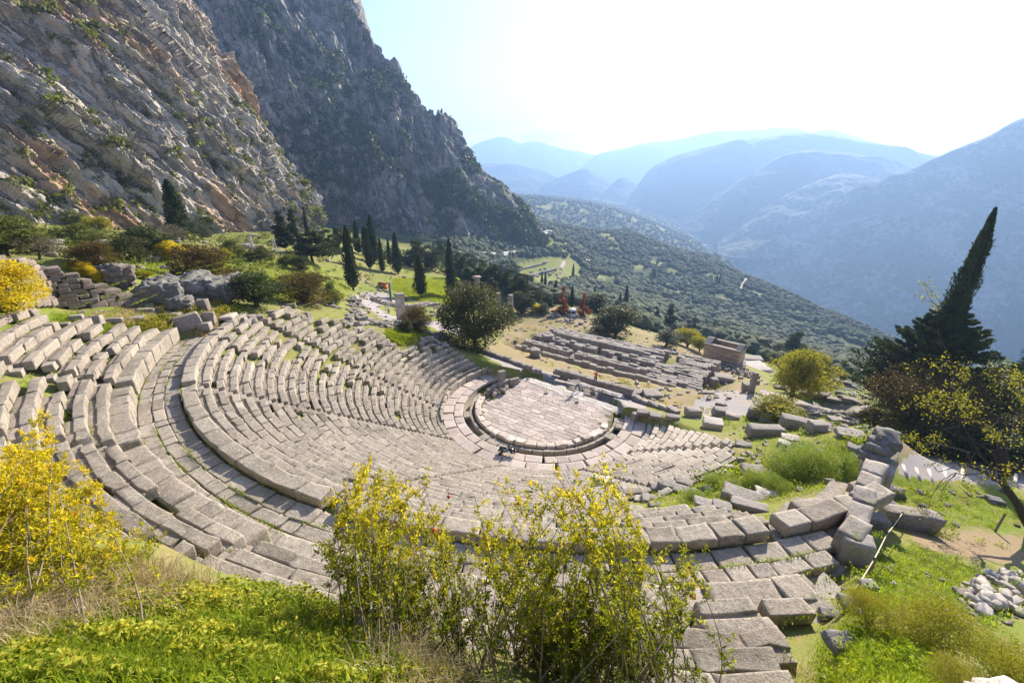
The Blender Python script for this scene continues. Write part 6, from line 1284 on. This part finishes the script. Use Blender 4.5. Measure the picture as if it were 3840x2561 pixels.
# ================================================================== foreground bushes, ground cover, grass
M_pom = mat_leaf('pomegranate_leaf', (.06, .095, .012), (.27, .29, .020), .58, (.70, .55, .03), scale=2.5, gloss=.3)
M_twig = mat_plain('grey_twig', (.17, .135, .10), .85, .3, 8)
M_fruit = mat_plain('pomegranate_skin', (.50, .045, .02), .35, .35, 14, .1)
def bush(label, base, poly, Y0, Y1, nst, ntw, nlf, seed, fruit=(), ybase=.2, ytop=.9, L=.05):
    base = np.asarray(base, float); rs = np.random.RandomState(seed); e = empty('pomegranate_bush', base, 0, label=label, cat='bush')
    q, _ = inpic(poly, nst, seed + 1); lo, hi = min(p[1] for p in poly), max(p[1] for p in poly); tw = MB(); C, D, T_ = [], [], []
    for x, y in q:
        tip = VY(x, y, rs.uniform(Y0, Y1)) - base; b0 = rs.normal(size=3) * [.55 if nst > 150 else .34, .16, 0]; b0[2] = float(gz(base[0] + b0[0], base[1] + b0[1])) - base[2] - .05; t = np.linspace(0, 1, 9)[:, None]
        ctrl = b0 + [tip[0] * .25, tip[1] * .25, tip[2] * .6 + .12]
        path = (1 - t) ** 2 * b0 + 2 * t * (1 - t) * ctrl + t ** 2 * tip + np.sin(t * 9 + rs.rand() * 6) * rs.normal(size=3) * .012
        tw.add(*tube(path, np.linspace(.008, .0018, 9) * rs.uniform(.7, 1.3), 5))
        for k in range(ntw):
            u = .18 + .82 * rs.rand() ** .75; i = min(int(u * 8), 7); p0 = path[i] + (path[i + 1] - path[i]) * (u * 8 - i)
            dr = (path[i + 1] - path[i]); dr /= np.linalg.norm(dr) + 1e-9; dr = dr * .5 + rs.normal(size=3) * .55 + [0, 0, .35]; dr /= np.linalg.norm(dr); l = rs.uniform(.06, .22)
            p1 = p0 + dr * l + rs.normal(size=3) * .015
            if rs.rand() < .6: tw.add(*tube([p0, (p0 + p1) / 2 + rs.normal(size=3) * .01, p1], [.0026, .002, .0012], 3))
            n = nlf; s = rs.rand(n); c = p0 + (p1 - p0) * s[:, None] + rs.normal(size=(n, 3)) * .010
            d = dr * .6 + rs.normal(size=(n, 3)) * .75 + [0, 0, .2]; d /= np.linalg.norm(d, axis=1)[:, None]
            C.append(c + d * L * .4); D.append(d); hz_ = np.clip((hi - PR([c.mean(0) + base])[0][1]) / (hi - lo), 0, 1)
            T_.append(np.clip(ybase + (ytop - ybase) * hz_ + rs.normal() * .12 + rs.normal(size=n) * .12, 0, 1))
    C = np.concatenate(C); D = np.concatenate(D); T_ = np.concatenate(T_); v, f = leaves(C, D, L * rs.uniform(.6, 1.25, len(C)), L * .36 * rs.uniform(.7, 1.2, len(C)), rs)
    MB().add(v, f, np.repeat(T_, 4)).build('crown', M_pom, e); tw.build('stem', M_twig, e)
    for x, y, r in fruit:
        P = VY(x, y, (Y0 + Y1) / 2 - .25) - base; an = np.linspace(0, math.pi, 11); pr = [(max(.002, r * math.sin(a) * (1 + .06 * math.cos(2 * a))), -r * math.cos(a)) for a in an[:-1]] + [(r * .28, r * 1.0), (r * .25, r * 1.18), (r * .36, r * 1.34), (.004, r * 1.15)]
        v, f = lathe((0, 0, 0), pr, 14); v = rotx(v, math.pi + rs.normal() * .5); v = roty(v, rs.normal() * .4); o = MB().add(v + P, f).build('pomegranate', M_fruit, e, smooth=True)
        tw2 = MB(); tw2.add(*tube([P + [0, 0, r], P + [rs.normal() * .03, 0, r + .12]], [.003, .002], 4)); tw2.build('stalk', M_twig, o)
b1 = VG(40, 1420); bush('dense yellow leaved pomegranate bush at the left edge with a few red fruits', b1, [(0, 1030), (60, 1010), (100, 960), (122, 930), (130, 975), (150, 1050), (200, 1085), (250, 1115), (270, 1155), (300, 1195), (362, 1212), (330, 1262), (300, 1300), (250, 1345), (140, 1385), (0, 1400), (-120, 1400), (-120, 1040)], 3.6, 5.0, 250, 15, 20, 1, ((168, 1184, .038), (268, 1351, .04), (285, 1278, .02), (332, 1246, .016)), .50, 1.0, .056)
b2 = VG(955, 1512); bush('tall open pomegranate bush with yellow tips and red fruits, left of the middle', b2, [(850, 1052), (795, 1085), (765, 1155), (722, 1262), (765, 1330), (745, 1430), (820, 1470), (950, 1490), (1010, 1440), (1030, 1330), (1040, 1235), (1010, 1130), (960, 1092), (900, 1062)], 3.3, 4.4, 110, 13, 16, 2, ((997, 1219, .034), (944, 1238, .03), (984, 1519, .03), (1030, 1140, .02)), .14, .86, .054)
b3 = VG(1330, 1590); bush('largest pomegranate bush in the middle with yellow upright tips and green lower leaves', b3, [(1225, 1044), (1290, 1075), (1345, 1052), (1430, 1078), (1470, 1135), (1500, 1205), (1560, 1275), (1612, 1245), (1648, 1335), (1636, 1370), (1590, 1420), (1580, 1495), (1450, 1560), (1180, 1560), (1060, 1510), (975, 1420), (1000, 1310), (1060, 1205), (1046, 1142), (1150, 1095), (1190, 1112)], 3.0, 4.4, 190, 13, 16, 3, ((1590, 1368, .036), (1320, 1476, .036), (1215, 1475, .026), (1300, 1468, .024)), .12, .86, .054)
# blades and ground cover
M_gblade = mat_leaf('grass_blade', (.06, .11, .010), (.21, .30, .02), .5, (.36, .40, .03), scale=.4)
M_dry = mat_leaf('dry_grass_blade', (.28, .20, .09), (.50, .40, .22), .35, (.62, .54, .36), scale=.5)
M_cover = mat_leaf('cover_leaf', (.05, .09, .010), (.19, .26, .02), .5, (.55, .50, .08), scale=3)
def blades(P, L, W, rs, lean=.5, upd=1.):
    n = len(P); a = rs.rand(n) * 6.283; d = np.c_[np.cos(a), np.sin(a), 0 * a]; L = L * rs.uniform(.5, 1.3, n); ln = lean * rs.rand(n); sd = np.c_[-d[:, 1], d[:, 0], 0 * a] * (W * .5)
    p1 = P + np.c_[d[:, :2] * (ln * L * .35)[:, None], L * .6 * upd]; p2 = P + np.c_[d[:, :2] * (ln * L)[:, None], L * (1 - .35 * ln) * upd]
    V = np.stack([P - sd, P + sd, p1 + sd * .8, p1 - sd * .8, p2], 1).reshape(-1, 3); i = np.arange(n)[:, None] * 5
    return V, np.concatenate([i + [0, 1, 2], i + [0, 2, 3], i + [3, 2, 4]])
def tufts(polys, n, per, L, W, mat, name, label, seed, lean=.6, spread=.12, tint=(.5, .2), up=0.):
    mb = MB()
    for k, poly in enumerate(polys):
        q, rs = inpic(poly, n, seed + k); P = VGv(q[:, 0], q[:, 1]); P = np.repeat(P, per, 0) + rs.normal(size=(n * per, 3)) * [spread, spread, 0]; P[:, 2] = gz(P[:, 0], P[:, 1]) - .02 + up
        v, f = blades(P, L, W, rs, lean); mb.add(v, f, np.repeat(np.clip(np.repeat(rs.normal(size=n) * tint[1], per) + tint[0] + rs.normal(size=n * per) * .1, 0, 1), 5))
    return tag(mb.build(name, mat), label, 'grass', kind='stuff')
tufts([[(0, 1380), (200, 1390), (330, 1345), (430, 1365), (300, 1420), (60, 1450), (0, 1460)], [(900, 1510), (1000, 1480), (1060, 1568), (900, 1568)], [(1580, 1520), (1900, 1525), (1930, 1568), (1560, 1568)], [(-20, 1330), (60, 1390), (60, 1480), (-20, 1520)], [(280, 1300), (430, 1335), (440, 1375), (300, 1372)]], 330, 4, .24, .007, M_dry, 'dry_grass', 'dry straw coloured grass on the bank', 71, 1.6, .16)
tufts([[(0, 1450), (300, 1440), (420, 1568), (0, 1568)], [(380, 1430), (760, 1360), (1000, 1568), (380, 1568)]], 900, 5, .15, .008, M_gblade, 'grass', 'green grass at the bottom left', 75, 1.2, .10, (.65, .25))
def cover(poly, n, L, hmax, seed, tint, mat, name, label):
    q, rs = inpic(poly, n, seed); P = VGv(q[:, 0], q[:, 1]); cl = fbm(P * 2.2, 3); P[:, 2] += hmax * np.clip(.45 + .8 * cl, 0.02, 1) * rs.rand(n) ** .6
    D = rs.normal(size=(n, 3)) + [0, 0, .4]; v, f = leaves(P, D, L * rs.uniform(.6, 1.3, n), L * .62, rs); tag(MB().add(v, f, np.repeat(np.clip(tint + .35 * cl + .18 * rs.normal(size=n), 0, 1), 4)).build(name, mat), label, 'ground cover', kind='stuff')
cover([(180, 1420), (420, 1350), (560, 1336), (720, 1345), (800, 1420), (990, 1485), (1100, 1568), (0, 1568), (0, 1490)], 15000, .05, .24, 81, .55, M_cover, 'ground_cover', 'round leaved green creeper covering the near bank')
cover([(-40, 1370), (200, 1385), (420, 1350), (560, 1340), (500, 1420), (200, 1500), (-40, 1520)], 9000, .045, .2, 82, .85, M_cover, 'ground_cover', 'yellowing creeper leaves at the edge of the near bank')
GP = [[(886, 768), (892, 755), (940, 750), (985, 754), (985, 768), (950, 786), (922, 794), (896, 782)]]
tufts([[(905, 640), (1060, 640), (1075, 700), (1000, 700), (960, 690), (900, 665)]], 5000, 6, .4, .06, M_gblade, 'grass', 'bright lit grass on the meadow by the cypresses', 88, .6, .3, (.85, .15))
tufts(GP, 2600, 6, .34, .03, M_gblade, 'grass', 'lush bright grass patch beside the left wing', 91, .5, .10, (.75, .15))
tufts([[(905, 640), (1060, 640), (1075, 700), (1000, 700), (960, 690), (900, 665)], [(500, 600), (700, 585), (760, 640), (820, 640), (800, 690), (640, 690), (540, 650)], [(100, 560), (420, 560), (500, 620), (330, 640), (200, 600)]], 2600, 6, .36, .05, M_gblade, 'grass', 'green meadow grass on the slopes beyond the theatre', 93, .6, .3, (.62, .2))
tufts([[(330, 705), (480, 690), (560, 735), (480, 775), (380, 760), (240, 745), (180, 730)]], 2200, 6, .34, .025, M_dry, 'dry_grass', 'dry grass between stones above the left wing', 97, .8, .15)
tufts([[(120, 722), (330, 712), (420, 745), (340, 755), (240, 770), (150, 760)], [(330, 700), (560, 700), (560, 735), (420, 740)]], 1300, 6, .26, .02, M_gblade, 'grass', 'green weeds above the left wing', 98, .8, .15)
tufts([[(2010, 1090), (2080, 1100), (2351, 1130), (2351, 1205), (2150, 1215), (2060, 1190), (2010, 1200)], [(1990, 1290), (2100, 1250), (2250, 1310), (2190, 1400), (2050, 1400), (1960, 1440), (1940, 1380)], [(1900, 1440), (2100, 1460), (2200, 1540), (2200, 1568), (1880, 1568)]], 2000, 7, .15, .014, M_gblade, 'grass', 'sparse green grass on the right slope', 101, .9, .12, (.62, .2))
tufts([[(1640, 980), (1720, 955), (1800, 965), (2000, 950), (2000, 1010), (1950, 1110), (1700, 1172), (1500, 1165), (1450, 1140), (1620, 1095), (1730, 1015)]], 2600, 7, .22, .02, M_gblade, 'grass', 'fresh grass on the mound in the broken right rows', 105, .8, .15, (.65, .2))
# grass growing in the joints of the seat rows
def joints():
    mb = MB(); rs = np.random.RandomState(5); P = []
    for _ in range(2600):
        r = math.sqrt(rs.uniform(13 ** 2, 38.5 ** 2)); th = rs.uniform(-200, -70); k = round((r - 11.5) / .7) if r < 30 else round((r - 33.45) / .7)
        f = float(ruin(r, th))
        if rs.rand() > .05 + f * 1.0: continue
        if r < 29.8: r = 11.5 + .7 * k - .04; z = .45 * k - .1
        elif r < 32.6: r = rs.choice([30.56, 31.32, 31.95, 32.5]); z = 11.72
        else: r = 33.45 + .7 * k - .04; z = 12.85 + .45 * k - .1
        x, y = CX + r * math.cos(rad(th)), CY + r * math.sin(rad(th)); a = rad(th); n = rs.randint(6, 26); s = rs.normal(size=n) * rs.uniform(.1, .5); P.append(np.c_[x - s * math.sin(a) + rs.normal(size=n) * .06, y + s * math.cos(a) + rs.normal(size=n) * .06, np.full(n, z)])
    for _ in range(420):                      # lines of moss and grass along the upper walkway
        th = rs.uniform(-175, -76); r = rs.choice([30.56, 31.30, 31.93, 32.55]); n = 16; a = rad(th) + rs.normal(size=n) * .012; rr_ = r + rs.normal(size=n) * .05; q = np.c_[CX + rr_ * np.cos(a), CY + rr_ * np.sin(a), np.full(n, 11.78)]
        if fbm(np.array([[th * .12, r * 2, 0]]), 2)[0] > -.05 and wallside(q[0, 0], q[0, 1]) < -1: P.append(q)
    P = np.concatenate(P); v, f = blades(P, .15, .022, rs, 1.); mb.add(v, f, np.repeat(np.clip(.6 + .2 * rs.normal(size=len(P)), 0, 1), 5))
    tag(mb.build('grass', M_gblade), 'grass tufts growing in the joints of the stone rows', 'grass', kind='stuff')
joints()
v, f = stone(VY(2352, 1640, 1.5) - [0, 0, .5], (.40, .4, .5), .4, (0, 0), 6, .03, .06, .3, .4); one('boulder', v, f, M_blkp, 'whitish rock close by in the lower right corner', 'boulder')

# low undergrowth on the slopes (uncountable)
def undergrowth(poly, n, s0, s1, mat, seed, label):
    q, rs = inpic(poly, n, seed); P = VGv(q[:, 0], q[:, 1]); cl = fbm(P * .12 + seed, 3) > -.15; P = P[cl]; m = len(P); s = rs.uniform(s0, s1, m); k = 44
    V = P[:, None] + rs.normal(size=(m, k, 3)) * (s * .42)[:, None, None] * [1, 1, .55] + np.array([0, 0, 1.]) * (s * .38)[:, None, None]
    v, f = leaves(V.reshape(-1, 3), rs.normal(size=(m * k, 3)) + [0, 0, .6], np.repeat(s * .30, k), np.repeat(s * .18, k), rs); tag(MB().add(v, f, np.repeat(np.clip(np.repeat(rs.rand(m) * .6, k) + .35 * rs.rand(m * k), 0, 1), 4)).build('undergrowth', mat), label, 'undergrowth', kind='stuff')
undergrowth([(0, 545), (130, 535), (380, 548), (700, 535), (780, 560), (760, 600), (640, 620), (430, 640), (330, 650), (200, 600), (0, 580)], 330, .6, 2.0, M_shrub, 1, 'mixed low bushes on the slope below the cliff')
undergrowth([(820, 560), (1040, 585), (1200, 575), (1180, 610), (1060, 640), (960, 620), (850, 600)], 260, 1.5, 4., M_pine, 2, 'dark undergrowth below the shaded cliff')
undergrowth([(640, 600), (900, 600), (1060, 660), (1000, 700), (840, 690), (640, 670)], 110, .4, 1.3, M_shrub, 3, 'low weeds and bushes on the terraces')
undergrowth([(180, 720), (420, 690), (560, 700), (560, 740), (400, 765), (230, 750)], 120, .25, .8, M_yolv, 4, 'yellowing weeds between stones above the rows')
undergrowth([(1160, 690), (1420, 740), (1650, 800), (1780, 880), (1600, 960), (1440, 905), (1160, 800)], 150, .3, .9, M_yolv, 5, 'weeds among the ruins')
undergrowth([(1640, 960), (2010, 940), (2010, 1010), (1960, 1110), (1500, 1160), (1700, 1030)], 150, .25, .8, PROTO['green'][0][1].materials[0], 6, 'green weeds among blocks right of the rows')
undergrowth([(2010, 1100), (2351, 1130), (2351, 1240), (2100, 1300), (1960, 1440), (2100, 1400), (2351, 1440), (2200, 1568), (1900, 1568), (1960, 1300)], 170, .12, .4, PROTO['green'][0][1].materials[0], 7, 'leafy weeds on the right slope')
# ================================================================== people
M_skin = mat_plain('skin', (.55, .34, .25), .6, .08, 4, .05); M_redc = mat_plain('red_cloth', (.50, .05, .06), .85, .15, 6); M_blackc = mat_plain('black_cloth', (.02, .02, .025), .85, .2, 6); M_whitec = mat_plain('white_cloth', (.72, .70, .66), .85, .1, 6); M_blue = mat_plain('blue_denim', (.05, .09, .18), .85, .2, 8)
M_blond = mat_plain('blond_hair', (.42, .26, .10), .6, .3, 20); M_dkhair = mat_plain('dark_hair', (.03, .022, .018), .6, .3, 20); M_shoe = mat_plain('shoe', (.25, .24, .23), .7, .2, 8)
def skin(name, chains, mat, parent, sub=1):
    """chains: lists of (point, radius), each starting at a point already placed; one continuous skinned surface"""
    V, Ed, Rr, key = [], [], [], {}
    for ch in chains:
        prev = None
        for p, r in ch:
            k = tuple(np.round(p, 4))
            if k not in key: key[k] = len(V); V.append(p); Rr.append(r)
            if prev is not None and prev != key[k]: Ed.append((prev, key[k]))
            prev = key[k]
    me = bpy.data.meshes.new(name); me.from_pydata([tuple(map(float, p)) for p in V], Ed, []); o = bpy.data.objects.new(name, me); COL.objects.link(o)
    md = o.modifiers.new('skin', 'SKIN'); md.use_smooth_shade = True
    if not me.skin_vertices: me.skin_vertices.new() if hasattr(me.skin_vertices, 'new') else None
    for i, r in enumerate(Rr): me.skin_vertices[0].data[i].radius = (r, r); me.skin_vertices[0].data[i].use_root = (i == 0)
    s = o.modifiers.new('sub', 'SUBSURF'); s.levels = s.render_levels = sub
    dg = bpy.context.evaluated_depsgraph_get(); m2 = bpy.data.meshes.new_from_object(o.evaluated_get(dg)); bpy.data.objects.remove(o)
    m2.materials.clear(); m2.materials.append(mat); o = bpy.data.objects.new(name, m2); COL.objects.link(o); o.parent = parent; return o
def person(P, rz, label, J, top, legs, hair, longhair=False, jacket=True):
    """J: joints in metres, x = the person's left, y = forward, z up"""
    e = empty('person', P, rz, label=label, cat='person'); g = {k: np.array(v, float) for k, v in J.items()}
    def hand(w, el):
        d = (w - el) / np.linalg.norm(w - el); s = np.cross(d, [0, 0, 1.]); s = s / (np.linalg.norm(s) + 1e-6); n = np.cross(s, d); pm_ = w + d * .09; out = [[(w, .026), (w + d * .05, .034), (pm_, .032)]]
        for i, l in enumerate((.066, .076, .072, .056)): k = pm_ + s * (.026 - .0175 * i); out.append([(pm_, .032), (k + d * .02, .0095), (k + d * (.02 + l * .5) - n * .008, .009), (k + d * (.02 + l * .9) - n * .026, .0075)])
        out.append([(w + d * .05, .034), (w + d * .06 + s * .038, .012), (w + d * .095 + s * .05 - n * .012, .009)]); return out
    hd = g['head']; fwd = g.get('face', np.array([0, 1., 0])); fwd = fwd / np.linalg.norm(fwd)
    ch = [[(g['pelvis'], .135), (g['waist'], .115), (g['chest'], .145), (g['neck'], .058), (hd - [0, 0, .07], .072), (hd, .095), (hd + [0, 0, .08], .07)], [(hd, .095), (hd + fwd * .085 - [0, 0, .01], .02), (hd + fwd * .115 - [0, 0, .025], .012)]]
    for s in 'LR':
        ch.append([(g['chest'], .145), (g['sh' + s], .058), (g['el' + s], .042), (g['wr' + s], .027)]); ch += hand(g['wr' + s], g['el' + s])
        ch.append([(g['pelvis'], .135), (g['hip' + s], .095), (g['kn' + s], .062), (g['an' + s], .042), (g['an' + s] + [0, .10, -.05], .036), (g['an' + s] + [0, .17, -.06], .026)])
    skin('body', ch, M_skin, e)
    skin('jacket' if jacket else 'shirt', [[(g['waist'] - [0, 0, .12], .160), (g['waist'], .140), (g['chest'], .170), (g['neck'] - [0, 0, .05], .078)]] + [[(g['chest'], .170), (g['sh' + s], .078), (g['el' + s], .058), (g['wr' + s] * .93 + g['el' + s] * .07, .042)] for s in 'LR'], top, e)
    skin('trousers', [[(g['waist'] - [0, 0, .07], .135), (g['pelvis'], .150)]] + [[(g['pelvis'], .150), (g['hip' + s], .108), (g['kn' + s], .076), (g['an' + s] + [0, 0, .04], .058)] for s in 'LR'], legs, e)
    for s in 'LR': skin('shoe', [[(g['an' + s] + [0, -.03, -.045], .044), (g['an' + s] + [0, .09, -.05], .046), (g['an' + s] + [0, .19, -.058], .034)]], M_shoe, e)
    skin('hair', [[(hd + [0, 0, .10] - fwd * .02, .075), (hd + [0, 0, .05] - fwd * .055, .088), (hd - [0, 0, .05] - fwd * .075, .070)] + ([(hd - [0, 0, .20] - fwd * .09, .06), (hd - [0, 0, .34] - fwd * .10, .035)] if longhair else [])], hair, e)
    ex = np.cross(fwd, [0, 0, 1.])
    for s in (-1, 1): v, f = lathe(hd + fwd * .088 + ex * .034 * s + [0, 0, .018], [(.002, -.010), (.010, -.004), (.010, .004), (.002, .010)], 8); MB().add(v, f).build('eye', M_dark, e)
    v, f = box(hd + fwd * .092 - [0, 0, .062], (.045, .012, .008)); MB().add(v, f).build('mouth', M_redc, e); return e
zP = .16; P1_ = VZ(1367, 880, zP)
pr_ = person(P1_, rad(150), 'person in a red top and black trousers with raised hands, standing at the low wall', dict(pelvis=(0, 0, .93), waist=(0, -.01, 1.10), chest=(0, -.02, 1.34), neck=(0, 0, 1.50), head=(0, .03, 1.62), face=(0, 1, -.1), shL=(.19, 0, 1.42), shR=(-.19, 0, 1.42), elL=(.25, .22, 1.30), elR=(-.25, .22, 1.30), wrL=(.09, .40, 1.50), wrR=(-.09, .40, 1.50), hipL=(.10, 0, .88), hipR=(-.10, 0, .88), knL=(.11, .03, .48), knR=(-.10, .02, .48), anL=(.12, -.02, .085), anR=(-.12, -.02, .085)), M_redc, M_blackc, M_blond, True, False)
v, f = stone((0, .52, 1.52), (.15, .012, .075), 0, (0, 0), 3, 0, 0, .2); o_ = MB().add(v, f).build('phone', M_dark); o_.location = P1_; o_.rotation_euler = (0, 0, rad(150)); tag(o_, 'dark phone held up by the person in red', 'phone')
P2_ = VZ(1325.5, 897.5, .03)
person(P2_, rad(168), 'person in a white jacket and blue jeans striding with one arm stretched out sideways', dict(pelvis=(0, 0, .90), waist=(.01, 0, 1.08), chest=(.02, 0, 1.32), neck=(.03, .01, 1.49), head=(.04, .04, 1.61), face=(-.3, 1, 0), shL=(.21, 0, 1.42), shR=(-.17, 0, 1.41), elL=(.47, .06, 1.44), elR=(-.28, .04, 1.15), wrL=(.74, .10, 1.47), wrR=(-.24, .24, 1.05), hipL=(.10, 0, .85), hipR=(-.10, 0, .85), knL=(.22, .10, .47), knR=(-.22, .08, .47), anL=(.30, -.02, .085), anR=(-.34, .02, .085)), M_whitec, M_blue, M_dkhair)
person(VG(893, 721), rad(200), 'small distant person in pale clothes walking on the grey path', dict(pelvis=(0, 0, .92), waist=(0, 0, 1.08), chest=(0, 0, 1.32), neck=(0, .01, 1.49), head=(0, .03, 1.61), shL=(.19, 0, 1.41), shR=(-.19, 0, 1.41), elL=(.26, -.05, 1.14), elR=(-.26, .08, 1.14), wrL=(.27, .05, .90), wrR=(-.25, .22, .94), hipL=(.1, 0, .87), hipR=(-.1, 0, .87), knL=(.1, .14, .48), knR=(-.1, .0, .48), anL=(.1, .18, .085), anR=(-.1, -.22, .12)), M_whitec, M_blue, M_dkhair)
print('verts', sum(len(m.vertices) for m in bpy.data.meshes), 'objects', len(bpy.data.objects))
